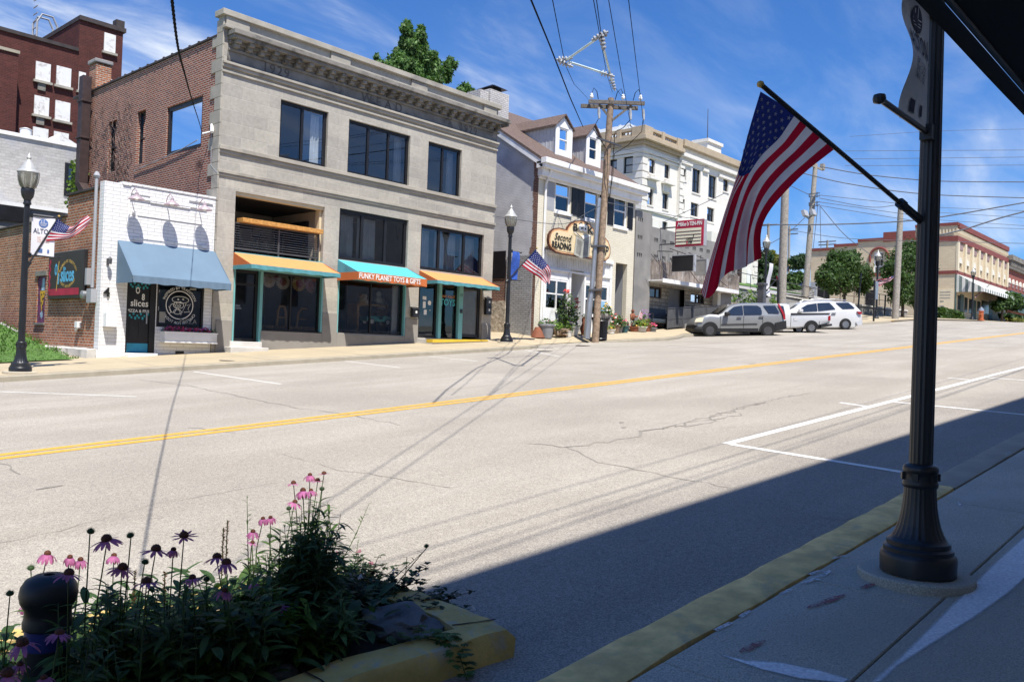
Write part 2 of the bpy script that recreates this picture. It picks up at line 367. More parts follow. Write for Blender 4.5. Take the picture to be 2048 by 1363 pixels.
# cracks in the road
def crack(px,w=.016,jit=.05,wob=9):
    pts=[];P=[onG(*q)for q in px]
    for a,b in zip(P,P[1:]):
        n=max(3,int((b-a).length/.16))
        for i in range(n):t=i/n;pts.append((a.x+(b.x-a.x)*t+rnd.uniform(-jit,jit),a.y+(b.y-a.y)*t+rnd.uniform(-jit,jit)))
    pts.append((P[-1].x,P[-1].y));pts=[q for i,q in enumerate(pts)if i==0 or(Vector(q)-Vector(pts[i-1])).length>.05]
    return struct(ribbon(pts,[w*rnd.uniform(.3,1.5)for _ in pts],.0035),'road_crack',K['crack'])
crack([(1050,885),(1130,893),(1240,880),(1300,860),(1400,838),(1520,805),(1620,785)],.035,.09)
crack([(1300,862),(1390,845),(1450,826),(1530,806)],.03,.12);crack([(1340,856),(1420,842),(1480,826)],.03,.15)
crack([(1130,893),(1200,925),(1300,945),(1400,962),(1460,975)],.014)
crack([(0,1085),(120,1060),(300,1010),(470,980),(600,955),(660,945)],.008,.03);crack([(0,925),(40,948)],.016)
crack([(560,905),(680,940),(790,955),(900,975)],.009,.03);crack([(285,760),(380,772),(470,790),(590,815)],.03);crack([(590,815),(700,830),(800,850)],.02)
crack([(380,855),(470,865)],.02);crack([(1550,1010),(1640,1035),(1750,1040)],.01)
for q,l in(((100,975),.25),((1250,855),.12),((1285,862),.1),((1505,727),.5),((1770,697),.7),((1245,845),.10)):
    p=onG(*q);struct(ribbon([(p.x-l/2,p.y),(p.x,p.y+.03),(p.x+l/2,p.y+.02)],[.02,.08,.03],.0045),'tar_patch',K['crack'])

# far pavement with its kerb; the kerb drops away at the driveway by the bookshop
cst=[(-40,20.62,.13),(0,20.62,.13),(10,20.68,.13),(20,20.66,.13),(24.0,20.72,.13),(24.9,21.1,.10),(25.8,21.9,.03),(27,22.2,.012),(29.4,22.2,.012),(30.3,21.75,.06),(31.2,21.2,.12),(33.5,20.68,.13),(35.5,21.2,.13),(37.5,22.1,.13),
       (45,22.3,.13),(52,22.3,.13),(56,22.1,.13),(59,21.2,.13),(63,20.6,.13),(68,20.6,.13),(72,20.6,.13),(76,20.6,.13),(82,20.6,.13),(88,20.6,.13),(98,20.6,.13),(110,20.6,.13),(150,20.6,.13)]
def walk_dz(x):
    for(a,p),(b,q)in zip(WS,WS[1:]):
        if a<=x<=b:return p+(q-p)*(x-a)/(b-a)
    return.3
WS=[(-99,.2),(24,.22),(30,.28),(36,.36),(45,.40),(60,.35),(200,.3)]
def PZ(x,y):
    """height of the far pavement"""
    yc,hc=20.65,.13
    for(a,p,h1),(b,q,h2)in zip(cst,cst[1:]):
        if a<=x<=b:t=(x-a)/(b-a);yc=p+(q-p)*t;hc=h1+(h2-h1)*t
    t=max(0,min(1.6,(y-yc)/(FY-yc)));return GR(x,y)+hc+(walk_dz(x)-hc)*t
mb=MB();vs=[];n=6
for x,yc,hc in cst:
    for j in range(n):y=yc+.16+(FY+3.5-yc-.16)*j/(n-1);vs.append((x,y,PZ(x,y)))
mb.add(vs,[(i*n+j,(i+1)*n+j,(i+1)*n+j+1,i*n+j+1)for i in range(len(cst)-1)for j in range(n-1)])
struct(mb,'pavement',K['tan_conc'])
mb=MB();vs=[]
for x,yc,hc in cst:
    z=GR(x,yc);vs+=[(x,yc-.01,z-.12),(x,yc,z+hc-.02),(x,yc+.03,z+hc+.002),(x,yc+.161,z+hc+.003),(x,yc+.17,z-.1)]
mb.add(vs,[(i*5+j,(i+1)*5+j,(i+1)*5+j+1,i*5+j+1)for i in range(len(cst)-1)for j in range(4)])
struct(mb,'kerb',K['curb_conc'])
for x in(3.2,6.6,9.8,13,16.2,19.4,22.6):struct(ribbon([(x,20.85),(x,FY)],.02,.003,PZ),'pavement_joint',K['curb_conc'])
struct(ribbon([(x,22.4)for x in(-2,4,10,16,22,25)],.02,.003,PZ),'pavement_joint',K['curb_conc'])
mb=ribbon([(64,20.7),(70,20.7),(76,20.7),(82,20.7),(90,20.7)],.3,.145);struct(mb,'yellow_kerb_paint',K['road_yellow'])
# grass slope and white footing beside the pizza shop
mb=MB();sheet(mb,[-30,-10,0,4,7.2,8.8],[FY-.35,FY+1.5,FY+5,FY+14],lambda x,y:PZ(x,FY)+.02+max(0,(y-FY))*.16);struct(mb,'grass_bank',K['grass_ground'])

# near pavement: slabs with open joints, and the kerb
jx=[-9,-6.2,-3.6,-1.2,.6,2.0,3.42,5.02,7.75,10.4,13,16,19,22,25,28,31,40]
def slab(x0,x1,y0,y1,dz=.14,e=.0045):
    mb=MB();z=lambda x,y:GZ(x,y)+dz
    a=[(x0+e,y0+e),(x1-e,y0+e),(x1-e,y1-e),(x0+e,y1-e)]
    b=[(x0+2.2*e,y0+2.2*e),(x1-2.2*e,y0+2.2*e),(x1-2.2*e,y1-2.2*e),(x0+2.2*e,y1-2.2*e)]
    return mb.add([(*q,z(*q)-.1)for q in a]+[(*q,z(*q)-.008)for q in a]+[(*q,z(*q))for q in b],[(8,9,10,11)]+[(i+k_,(i+1)%4+k_,(i+1)%4+4+k_,i+4+k_)for k_ in(0,4)for i in range(4)])
for i,(a,b)in enumerate(zip(jx,jx[1:])):
    for y0,y1 in((1.345,2.075),(-.25,1.345),(-2.0,-.25)):
        sh=rnd.uniform(-.1,.1)if y0<1 else 0
        struct(slab(a+(.35 if y0<1 else 0),b+(.35 if y0<1 else 0),y0,y1,.14+rnd.uniform(-.0015,.0015)),'pavement_slab',K['near_conc'])
mb=MB();sheet(mb,[-60,0,40,120],[-3,2.2],lambda x,y:GZ(x,y)+.03);struct(mb,'pavement_bed',K['crack'])
def kerb(x0,x1,m,name,n):
    mb=MB();vs=[];prof=[(2.415,-.05),(2.405,.09),(2.385,.128),(2.35,.142),(2.13,.148),(2.095,.138),(2.09,.05)]
    for i in range(n+1):
        x=x0+(x1-x0)*i/n;j=lambda a:rnd.uniform(-a,a)
        for y,z in prof:vs.append((x,y+j(.008),GZ(x,y)+z+j(.005)))
    q=len(prof);mb.add(vs,[(i*q+k_,(i+1)*q+k_,(i+1)*q+k_+1,i*q+k_+1)for i in range(n)for k_ in range(q-1)]);struct(mb,name,m,smooth='auto')
kerb(-9,8.35,K['curb_yellow'],'yellow_kerb',90);kerb(8.36,40,K['curb_conc'],'kerb',80)
# round footing of the lamp, painted sunlight reflections and spray marks on the slabs
LP=Vector((5.45,1.555,0));LP.z=GZ(LP.x,LP.y)+.14
mb=MB();mb.lathe([(.325,-.1),(.328,.03),(.318,.04),(.0,.044)],(LP.x+.03,LP.y+.02,LP.z),40);struct(mb,'lamp_footing',K['near_conc'],smooth='auto')
k('whitewash',(.86,.86,.85),.8,var=.08,scale=14,speck=.28,sscale=60,bump=.003,bscale=120)  # sunlight thrown back onto the pavement, painted as pale colour
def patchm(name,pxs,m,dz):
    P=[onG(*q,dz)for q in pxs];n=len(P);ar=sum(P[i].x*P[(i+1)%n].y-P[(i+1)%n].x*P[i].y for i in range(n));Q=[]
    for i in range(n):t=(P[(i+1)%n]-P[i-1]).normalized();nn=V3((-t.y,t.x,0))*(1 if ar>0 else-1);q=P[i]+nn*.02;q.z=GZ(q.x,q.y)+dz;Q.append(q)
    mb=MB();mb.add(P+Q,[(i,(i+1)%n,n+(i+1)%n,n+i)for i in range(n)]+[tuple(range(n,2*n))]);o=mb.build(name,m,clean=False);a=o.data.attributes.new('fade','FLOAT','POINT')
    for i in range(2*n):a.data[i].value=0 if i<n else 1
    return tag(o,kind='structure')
V3=Vector
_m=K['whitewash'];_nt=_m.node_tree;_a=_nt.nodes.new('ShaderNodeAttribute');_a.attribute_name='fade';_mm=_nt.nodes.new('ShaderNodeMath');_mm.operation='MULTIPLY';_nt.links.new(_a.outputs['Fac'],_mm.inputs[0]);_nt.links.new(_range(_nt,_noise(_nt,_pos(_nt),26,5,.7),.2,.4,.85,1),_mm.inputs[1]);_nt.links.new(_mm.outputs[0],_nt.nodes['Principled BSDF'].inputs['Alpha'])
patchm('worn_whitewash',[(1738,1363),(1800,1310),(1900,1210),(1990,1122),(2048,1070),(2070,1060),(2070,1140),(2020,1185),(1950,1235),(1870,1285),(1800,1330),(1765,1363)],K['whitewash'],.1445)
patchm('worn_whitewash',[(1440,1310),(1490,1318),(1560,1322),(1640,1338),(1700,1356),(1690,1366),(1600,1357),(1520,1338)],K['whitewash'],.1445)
def spray(name,col):
    """over-sprayed paint with soft speckled edges"""
    m,nt,N,L,b=_new(name);p=_pos(nt);b.inputs['Base Color'].default_value=(*col,1);b.inputs['Roughness'].default_value=.8
    L.new(_range(nt,_noise(nt,p,30,6,.7),.36,.6,.1,.85),b.inputs['Alpha']);return m
K['spray_red']=spray('spray_red',(.27,.07,.085));K['spray_white']=spray('spray_white',(.7,.7,.7))
for a,b,w in(((1480,1305),(1530,1282),.045),((1615,1217),(1690,1190),.05),((1722,1178),(1748,1168),.045)):
    p,q=onG(*a,.14),onG(*b,.14);struct(ribbon(lin((p.x,p.y),(q.x,q.y),6),[w*t for t in(.3,.8,1,.9,1,.7,.3)],.147,GZ),'spray_mark',K['spray_red'])
for pts in([(1618,1150),(1640,1142),(1655,1146)],[(1622,1158),(1645,1152),(1662,1142)],[(1605,1168),(1625,1160),(1640,1160)],[(1560,1190),(1580,1180)],[(1480,1235),(1500,1222)],[(1430,1262),(1462,1246)],[(1665,1118),(1690,1112)],[(1925,1015),(1915,1004)],[(1990,920),(2020,905)]):
    p=[onG(*q,.14)for q in pts];struct(ribbon([(q.x,q.y)for q in p],.028,.147,GZ),'spray_mark',K['spray_white'])

# raised planting bed jutting into the road: yellow kerb, soil
o1=[(3.24,2.84),(3.29,3.20),(3.29,3.95),(3.19,4.30),(2.8,4.52),(1.2,4.80),(-3.0,4.90),(-3.0,2.98),(1.0,2.98),(2.4,2.97)]
cen=Vector((.6,3.9));i1=[((Vector(q)-cen).normalized())for q in o1]
i1=[(3.02,3.05),(3.08,3.24),(3.08,3.90),(3.01,4.13),(2.7,4.32),(1.2,4.59),(-2.8,4.68),(-2.8,3.2),(1.0,3.2),(2.4,3.19)]
def densify(q,n=6):return[(a[0]+(b[0]-a[0])*t/n,a[1]+(b[1]-a[1])*t/n)for a,b in zip(q,q[1:]+q[:1])for t in range(n)]
O,I=densify(o1),densify(i1);n=len(O);mb=MB();vs=[]
for a,b in zip(O,I):
    j=lambda s:rnd.uniform(-s,s);z=GZ(*a);m1=(a[0]*.88+b[0]*.12+j(.006),a[1]*.88+b[1]*.12+j(.006))
    vs+=[(a[0],a[1],z-.05),(a[0]+j(.008),a[1]+j(.012),z+.105+j(.012)),(*m1,z+.142+j(.006)),(b[0],b[1],GZ(*b)+.148+j(.004)),(b[0],b[1],GZ(*b)+.0)]
mb.add(vs,[(i*5+k_,((i+1)%n)*5+k_,((i+1)%n)*5+k_+1,i*5+k_+1)for i in range(n)for k_ in range(4)])
struct(mb,'bed_kerb',K['bed_yellow'],smooth='auto')
for a,b in(((3.25,2.98),(3.04,3.09)),((2.2,2.955),(2.22,3.2)),((1.2,2.965),(1.21,3.2)),((3.295,3.72),(3.07,3.73))):struct(ribbon([a,((a[0]+b[0])/2+.012,(a[1]+b[1])/2-.01),b],[.016,.009,.014],.1535,GZ),'kerb_joint',K['soil'])
mb=MB();mb.poly([(b[0],b[1],GZ(*b)+.09)for b in I]);struct(mb,'bed_soil',K['soil'])
# ---------------------------------------------------------------- building kit
class LB(MB):
    """mesh in wall coordinates: u along the wall, z up, d into the building"""
    def __init__(s,O,U,N):super().__init__();s.O,s.U,s.N=Vector(O),Vector(U),Vector(N)
    def P(s,u,z,d=0):q=s.O+s.U*u+s.N*d;return Vector((q.x,q.y,z))
    def lb(s,u0,u1,z0,z1,d0,d1):
        q=[s.P(u,z,d)for z in(z0,z1)for d in(d0,d1)for u in(u0,u1)]
        return s.add(q,[(0,2,3,1),(4,5,7,6),(0,1,5,4),(2,6,7,3),(0,4,6,2),(1,3,7,5)])
FRONT=((0,FY,0),(1,0,0),(0,1,0))
def side(X):return((X,0,0),(0,1,0),(1,0,0))
def window(par,fr,u0,u1,z0,z1,cols=(),rows=(),fw=.07,rec=.12,glass=None,fm=None,name='window',dep=.09,hung=False,sill=None,pane='pane'):
    w=LB(*fr);fm=fm or K['black_frame'];glass=glass or K['glass']
    w.lb(u0,u1,z1-fw,z1,rec,rec+dep);w.lb(u0,u1,z0,z0+fw,rec,rec+dep)
    w.lb(u0,u0+fw,z0+fw,z1-fw,rec,rec+dep);w.lb(u1-fw,u1,z0+fw,z1-fw,rec,rec+dep)
    us=[u0+fw]+[u0+(u1-u0)*c for c in cols]+[u1-fw];zs=[z0+fw]+[z0+(z1-z0)*r for r in rows]+[z1-fw]
    m=fw*.45
    for c in us[1:-1]:w.lb(c-m,c+m,z0+fw,z1-fw,rec+.004,rec+dep-.004)
    for r in zs[1:-1]:
        for a,b in zip(us,us[1:]):w.lb(a+(m if a!=us[0]else 0),b-(m if b!=us[-1]else 0),r-m*.8,r+m*.8,rec+.006,rec+dep-.006)
    o=w.build(name,fm,par,bevel=0)
    for i,(a,b)in enumerate(zip(us,us[1:])):
        for j,(c,d)in enumerate(zip(zs,zs[1:])):
            p=LB(*fr);dd=rec+dep*(.62 if hung and j==0 else.5);p.quad(p.P(a,c,dd),p.P(b,c,dd),p.P(b,d,dd),p.P(a,d,dd));p.build(pane,glass,o)
    if sill is not None:
        s=LB(*fr);s.lb(u0-.08,u1+.08,z0-.12,z0-.002,-.07,rec+.05);s.build('sill',sill,o)
    return o
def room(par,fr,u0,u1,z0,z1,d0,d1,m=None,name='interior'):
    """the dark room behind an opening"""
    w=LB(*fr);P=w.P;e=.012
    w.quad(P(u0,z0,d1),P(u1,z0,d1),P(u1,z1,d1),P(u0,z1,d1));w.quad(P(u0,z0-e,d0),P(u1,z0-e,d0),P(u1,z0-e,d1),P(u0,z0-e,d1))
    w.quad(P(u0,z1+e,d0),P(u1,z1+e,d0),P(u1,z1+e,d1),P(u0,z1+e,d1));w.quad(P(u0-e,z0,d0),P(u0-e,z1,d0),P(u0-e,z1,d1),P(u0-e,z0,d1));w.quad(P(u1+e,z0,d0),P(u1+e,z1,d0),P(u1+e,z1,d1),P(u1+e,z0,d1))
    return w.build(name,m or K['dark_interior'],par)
def curtain(fr,u0,u1,z0,z1,d,label,folds=9,m=None,amp=.05,group=None):
    w=LB(*fr);n=folds*6;vs=[]
    for i in range(n+1):
        u=u0+(u1-u0)*i/n;q=d+amp*math.sin(2*math.pi*folds*i/n+.6*math.sin(i*.7));vs+=[w.P(u,z0,q),w.P(u,z1,q*.3+d*.7)]
    w.add(vs,[(2*i,2*i+2,2*i+3,2*i+1)for i in range(n)]);o=w.build('curtain',m or K['curtain'],smooth=True,org=w.P((u0+u1)/2,z0,d));return tag(o,label,'curtain',group)
def rt(tl,br):return rect(tl,br)
def rz(px,X):q=onX(*px,X);return q.y,q.z

K['brick_red']=brick('brick_red',(.30,.088,.046),(.16,.044,.03),(.46,.385,.33),mo=.013,bump=.014,stain=(.055,.03,.026),sfac=(.60,.74),sscale=.5,mixn=.45)
K['brick_old']=brick('brick_old',(.46,.155,.062),(.26,.085,.045),(.42,.35,.28),h=.082,mo=.015,bump=.035,stain=(.44,.35,.27),sfac=(.55,.72),sscale=1.1,nvar=.75,shift=.4)
K['brick_dark']=brick('brick_dark',(.095,.028,.022),(.066,.021,.018),(.10,.045,.04),w=.3,h=.1,bump=.01,nvar=.4)
K['brick_white']=brick('brick_white',(.80,.79,.78),(.76,.75,.74),(.60,.59,.58),w=.40,h=.10,mo=.009,bump=.014,nvar=.06,stain=(.60,.59,.57),sfac=(.66,.82),sscale=1.3)
K['limestone']=brick('limestone',(.425,.395,.335),(.345,.32,.28),(.47,.44,.385),w=.92,h=.40,mo=.009,bump=.006,nvar=.3,stain=(.24,.225,.20),sfac=(.56,.82),sscale=.55,shift=.17)
k('limestone_plain',(.365,.335,.28),.85,var=.14,scale=1.4,bump=.004,bscale=60,dirt=(.23,.215,.19),dscale=.9)
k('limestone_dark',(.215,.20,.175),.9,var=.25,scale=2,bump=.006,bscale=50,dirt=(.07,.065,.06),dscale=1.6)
k('base_stone',(.285,.265,.235),.88,var=.12,scale=1.6,speck=.15,bump=.004,bscale=70,dirt=(.20,.19,.17),dscale=1.1)
k('letter_stone',(.115,.106,.095),.9)
k('teal_paint',(.16,.40,.40),.55,var=.06);k('teal_shade',(.115,.30,.31),.6)
k('coping_tile',(.045,.035,.033),.7,var=.3);k('roof_felt',(.08,.075,.07),.95)

# ================================================================ three-storey limestone block (1929)
X0,X1=12.90,25.22;TOP=10.05
mead=thing('limestone_building','three storey limestone front building dated 1929 with orange and turquoise awnings','building',(X0,FY,GZ(X0,FY)))
zb=-2.0
def hole(tl,br):a,b,c,d=rt(tl,br);return(a-X0,b-X0,c-zb,d-zb)
W1,W2,W3=rt((562,198),(653,335.5)),rt((698.5,237.5),(817.5,372.5)),rt((857.5,282),(920.5,396.7))
WA,WB=rt((680,415.5),(813.8,535)),rt((843,447.5),(965.2,553.5))
BAL=(onY(469,450).x,onY(647,480).x,onY(467,505).z-.02,onY(470,382).z)
B1=(onY(466,600).x,onY(645,600).x,-.12,2.72);B2=(onY(675,600).x,onY(811,600).x,onY(675,665).z,2.8);B3=(onY(837,600).x,onY(964.5,600).x,onY(850,675).z,2.8)
holes=[(a-X0,b-X0,c-zb,d-zb)for a,b,c,d in(W1,W2,W3,WA,WB,BAL,B1,B2,B3)]
mb=MB();mb.wall((X0,FY,zb),(1,0,0),(0,1,0),X1-X0,TOP-zb,holes,.32)
mb.quad((X0,FY+.32,9.3),(X1,FY+.32,9.3),(X1,FY+.32,TOP),(X0,FY+.32,TOP));mb.quad((X0,FY,TOP),(X1,FY,TOP),(X1,FY+.32,TOP),(X0,FY+.32,TOP))
mb.quad((X1,FY,zb),(X1,FY+.32,zb),(X1,FY+.32,TOP),(X1,FY,TOP));mb.quad((X0,FY,9.2),(X0,FY+.32,9.2),(X0,FY+.32,TOP),(X0,FY,TOP))
mb.build('wall',K['limestone'],mead)
fr=FRONT
# plinth under the shop windows
lb=LB(*fr)
b1w0=onY(526,600).x-.05
for a,b,c,d in((B1[0]-.55,B1[0]-.02,zb,onY(440,640).z),(b1w0,B1[1],zb,onY(523,659).z-.03),(B1[1]+.004,B2[0]-.004,zb,1.0),(B2[0],B2[1],zb,onY(672,665).z-.03),(B2[1]+.004,B3[0]-.004,zb,1.0),(B3[1]+.004,X1-.003,zb,.95)):
    lb=LB(*fr);lb.lb(a,b,c,d,-.035,.2);lb.build('plinth',K['base_stone'],mead)
# cornice: coping, ledge, corona with modillions, frieze mouldings
lb=LB(*fr);e=.10
lb.lb(X0-e,X1+e,TOP-.15,TOP+.03,-.13,.40);lb.lb(X0-.05,X1+.05,9.50,9.60,-.20,.0)
for a,b in((449,496),(661,700),(824,856),(971,996)):lb.lb(onY(a,100).x,onY(b,100).x,9.60,TOP-.15,-.07,0)
lb.lb(X0-.02,X1+.02,8.43,8.51,-.13,0);lb.lb(X0-.02,X1+.02,8.33,8.425,-.08,0);lb.lb(X0-.02,X1+.02,8.17,8.24,-.06,0)
lb.lb(X0-.02,X1+.02,5.80,5.93,-.10,0);lb.lb(X0-.02,X1+.02,5.70,5.795,-.05,0);lb.lb(X0-.02,X1+.02,5.08,5.18,-.08,0);lb.lb(X0-.02,X1+.02,5.00,5.075,-.045,0)
lb.build('trim',K['limestone_plain'],mead,bevel=.012)
lb=LB(*fr)
lb.lb(X0+.1,X1+.28,9.30,9.44,-.50,0);lb.lb(X0+.13,X1+.24,9.19,9.295,-.42,0);lb.lb(X0+.16,X1+.05,8.87,8.95,-.08,0);lb.lb(X0+.16,X1+.05,9.08,9.185,-.14,0)
nmod=28
for i in range(nmod):
    u=X0+.35+(X1-X0-.5)*i/(nmod-1);lb.lb(u-.085,u+.085,8.96,9.075,-.24,0);lb.lb(u-.085,u+.085,9.077,9.188,-.36,-.145)
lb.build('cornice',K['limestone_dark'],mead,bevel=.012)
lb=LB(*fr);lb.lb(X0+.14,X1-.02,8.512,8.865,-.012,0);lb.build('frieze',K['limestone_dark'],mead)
lb=MB()
ft=lambda X,Z,d=.02:(lambda x,y,z:(X+x,FY-d-z,Z+y))
for t,px in(('1929',(552,140)),('WEAD',(764,207)),('1929',(936,262))):
    q=onY(*px);lb.text(t,.42 if t!='WEAD' else.46,ft(q.x,8.69),.006,space=1.25 if t!='WEAD' else 1.75)
lb.build('carved_lettering',K['letter_stone'],mead)
# corner stones toothed into the brick side
lb=LB(*side(X0));z=0
i=0;z=-1.0
while z<TOP-.5:
    lb.lb(FY-.03,FY+(.62 if i%2 else.36),z+.006,z+.394,-.035,.02);z+=.40;i+=1
lb.build('quoins',K['limestone_plain'],mead,bevel=.008)
# brick side wall
SXm=X0+.0;YB=35.2;TS=9.31
def srect(tl,br):y1,z1=rz(tl,SXm);y0,z0=rz(br,SXm);return(y0,y1,z0,z1)
SW=[srect((334.5,216),(402,293)),srect((275,225),(288,325)),srect((218,245),(230,342)),srect((163,262),(176,352))]
mb=MB();mb.wall((SXm,FY+.32,zb),(0,1,0),(1,0,0),YB-FY-.32,TS-zb,[(a-FY-.32,b-FY-.32,c-zb,d-zb)for a,b,c,d in SW],.25)
mb.box(SXm+.3,X1,YB-.3,YB,zb,TS-.3);mb.quad((X1,FY+.32,zb),(X1,YB,zb),(X1,YB,TS),(X1,FY+.32,TS))
mb.build('brick_side_wall',K['brick_red'],mead)
mb=MB();mb.box(SXm+.3,X1-.01,FY+.33,YB-.31,TS-.5,TS-.35);mb.build('roof',K['roof_felt'],mead)
lb=LB(*side(SXm));y=FY+.33;
while y<YB:lb.lb(y,min(y+.55,YB+.05),TS,TS+.075,-.05,.3);lb.lb(y+.5,min(y+.60,YB+.06),TS+.0,TS+.105,-.065,.31);y+=.6
lb.build('coping',K['coping_tile'],mead,bevel=.015)
sf=side(SXm)
a,b,c,d=SW[0];window(mead,sf,a,b,c,d,fw=.13,rec=.05,name='side_window');room(mead,sf,a-.2,b+.2,c-.3,d+.3,.26,3.5)
for q in SW[1:]:window(mead,sf,*q,rows=(.5,),fw=.06,rec=.12,name='slot_window',glass=K['darkglass'])
for q in SW[1:]:room(mead,sf,q[0]-.1,q[1]+.1,q[2]-.1,q[3]+.1,.26,1.2)
curtain(sf,a+.9,b-.12,c+.1,d-.15,.5,'pale curtain inside the big black window of the brick side wall',5)
# soil stack and old chimney on the brick side
y,z=rz((186,155),SXm);ch=MB();ch.box(SXm-.02,SXm+.55,y-.32,y+.32,TS+.02,rz((186,130),SXm)[1]);co=ch.build('chimney',K['brick_old'],mead)
zt=rz((186,122),SXm)[1];ch=MB();ch.box(SXm-.08,SXm+.6,y-.38,y+.38,zt-.12,zt+.03);ch.build('chimney_cap',K['grey_conc'],co,bevel=.03)
k('rust_brown',(.045,.026,.024),.6,var=.3,scale=4)
yl,zl=rz((177,365),SXm);y2,z2=rz((190,155),SXm)
lb=MB();lb.box(SXm-.42,SXm-.10,yl-.2,yl+.2,z2-4.1,z2);lb.box(SXm-.46,SXm-.06,yl-.24,yl+.24,z2-1.0,z2-.93);lb.box(SXm-.46,SXm-.06,yl-.24,yl+.24,z2-2.4,z2-2.33)
lb.add([(SXm-.42,yl-.2,z2-4.1),(SXm-.10,yl-.2,z2-4.1),(SXm-.1,yl+.2,z2-4.1),(SXm-.42,yl+.2,z2-4.1),(SXm-.34,yl-.75,z2-4.6),(SXm-.1,yl-.75,z2-4.6),(SXm-.1,yl-.35,z2-4.75),(SXm-.34,yl-.35,z2-4.75)],[(0,1,5,4),(1,2,6,5),(2,3,7,6),(3,0,4,7),(4,5,6,7)])
lb.build('duct',K['rust_brown'],mead,bevel=.01)
# third-floor windows
for wdw,cols,nm in((W1,(.49,),0),(W2,(.335,.665),1),(W3,(.48,),2)):
    window(mead,fr,*wdw,cols=cols,fw=.10,rec=.10)
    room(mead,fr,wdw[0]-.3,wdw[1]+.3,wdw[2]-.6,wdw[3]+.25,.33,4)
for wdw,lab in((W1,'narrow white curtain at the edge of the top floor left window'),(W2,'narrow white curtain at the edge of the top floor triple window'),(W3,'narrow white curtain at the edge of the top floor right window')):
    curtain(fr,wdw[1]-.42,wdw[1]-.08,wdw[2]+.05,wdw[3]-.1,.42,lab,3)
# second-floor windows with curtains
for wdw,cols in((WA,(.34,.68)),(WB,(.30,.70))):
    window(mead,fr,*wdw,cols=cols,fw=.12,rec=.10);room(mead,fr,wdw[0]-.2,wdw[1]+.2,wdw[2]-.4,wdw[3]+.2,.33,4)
for(p,q),lab in zip((((.03,.30),WA),((.36,.62),WA),((.03,.24),WB),((.33,.66),WB),((.74,.97),WB)),('grey curtain in the first pane above the turquoise awning','pale curtain in the middle pane above the turquoise awning','thin curtain in the first pane above the right orange awning','pleated pale curtain in the middle pane above the right orange awning','dim curtain in the last pane above the right orange awning')):
    w=q[1]-q[0];curtain(fr,q[0]+w*p[0],q[0]+w*p[1],q[2]+.05,q[3]-.15,.48,lab,7)
# recessed balcony: back room, cable railing, timber bar top
k('balc_wall',(.42,.37,.31),.9,var=.05);k('dark_panel',(.02,.02,.024),.6)
a,b,c,d=BAL;room(mead,fr,a,b,c,d-.1,.32,3.2,K['balc_wall'],'balcony_room')
lb=LB(*fr);lb.lb(a,b,d-.098,d+.2,.321,3.1);lb.lb(a+.01,a+1.15,c+.9,d-.9,3.12,3.19);lb.build('balcony_ceiling',K['dark_panel'],mead)
lb=LB(*fr);lb.lb(b-.07,b-.01,c+.05,d-.42,.9,2.9);lb.lb(b-.085,b-.07,c+.2,d-.5,1.0,1.8);lb.build('balcony_door',K['dark_panel'],mead)
lb=LB(*fr);lb.lb(a,b,d-.10,d-.002,.05,.30);lb.lb(b-.09,b-.004,c+.02,d-.10,.16,.40);lb.build('balcony_lintel',K['cream'],mead)
zr=onY(478,438).z
rl=LB(*fr);
for u in(a+.05,a+(b-a)*.50,b-.12):rl.lb(u-.025,u+.025,c,zr-.10,.10,.15)
rl.lb(a,b-.1,c+.16,c+.21,.09,.16);rl.lb(a,b-.1,zr-.13,zr-.09,.10,.15);rail=rl.build('railing',K['dark_steel'],mead)
rl=LB(*fr);
for i in range(9):zc=c+.28+(zr-.2-c-.28)*i/8;rl.lb(a,b-.1,zc-.004,zc+.004,.12,.128)
rl.build('cable',K['steel'],rail)
rl=LB(*fr);rl.lb(a+.22,b-.10,zr-.085,zr+.055,-.12,.26);rl.build('bar_top',K['wood'],rail,bevel=.008)
def pub_table(x,y,z,r,lab):
    t=thing('pub_table',lab,'table',(x,y,z));m=MB();m.lathe([(r,1.0),(r,1.05),(r*.95,1.06)],(x,y,z),24);m.build('table_top',K['dark_panel'],t)
    m=MB();m.lathe([(.25,0),(.25,.03),(.04,.05),(.04,1.0)],(x,y,z),12);m.build('pedestal',K['black_metal'],t)
pub_table(a+.75,FY+1.1,c,.55,'large round dark pub table behind the balcony railing');pub_table(b-.75,FY+1.3,c,.34,'small round pub table by the balcony door')
def stool(x,y,z,lab,grp):
    t=thing('bar_stool',lab,'stool',(x,y,z),grp);m=MB();m.box(x-.17,x+.17,y-.17,y+.17,z+.7,z+.73);m.build('seat',K['black_metal'],t)
    for i,j in((-1,-1),(1,-1),(-1,1),(1,1)):m=MB();m.bar((x+i*.2,y+j*.2,z),(x+i*.15,y+j*.15,z+.7),.025,.025);m.build('leg',K['black_metal'],t)
    m=MB();m.bar((x-.16,y+.16,z+.73),(x-.16,y+.18,z+1.0),.02,.02);m.bar((x+.16,y+.16,z+.73),(x+.16,y+.18,z+1.0),.02,.02);m.bar((x-.16,y+.18,z+1.0),(x+.16,y+.18,z+1.0),.02,.02);m.build('backrest',K['black_metal'],t)
stool(a+1.35,FY+.8,c,'black metal bar stool to the right of the large balcony table','stools on the balcony');stool(a+.35,FY+.7,c,'black metal bar stool beside the left balcony wall','stools on the balcony')

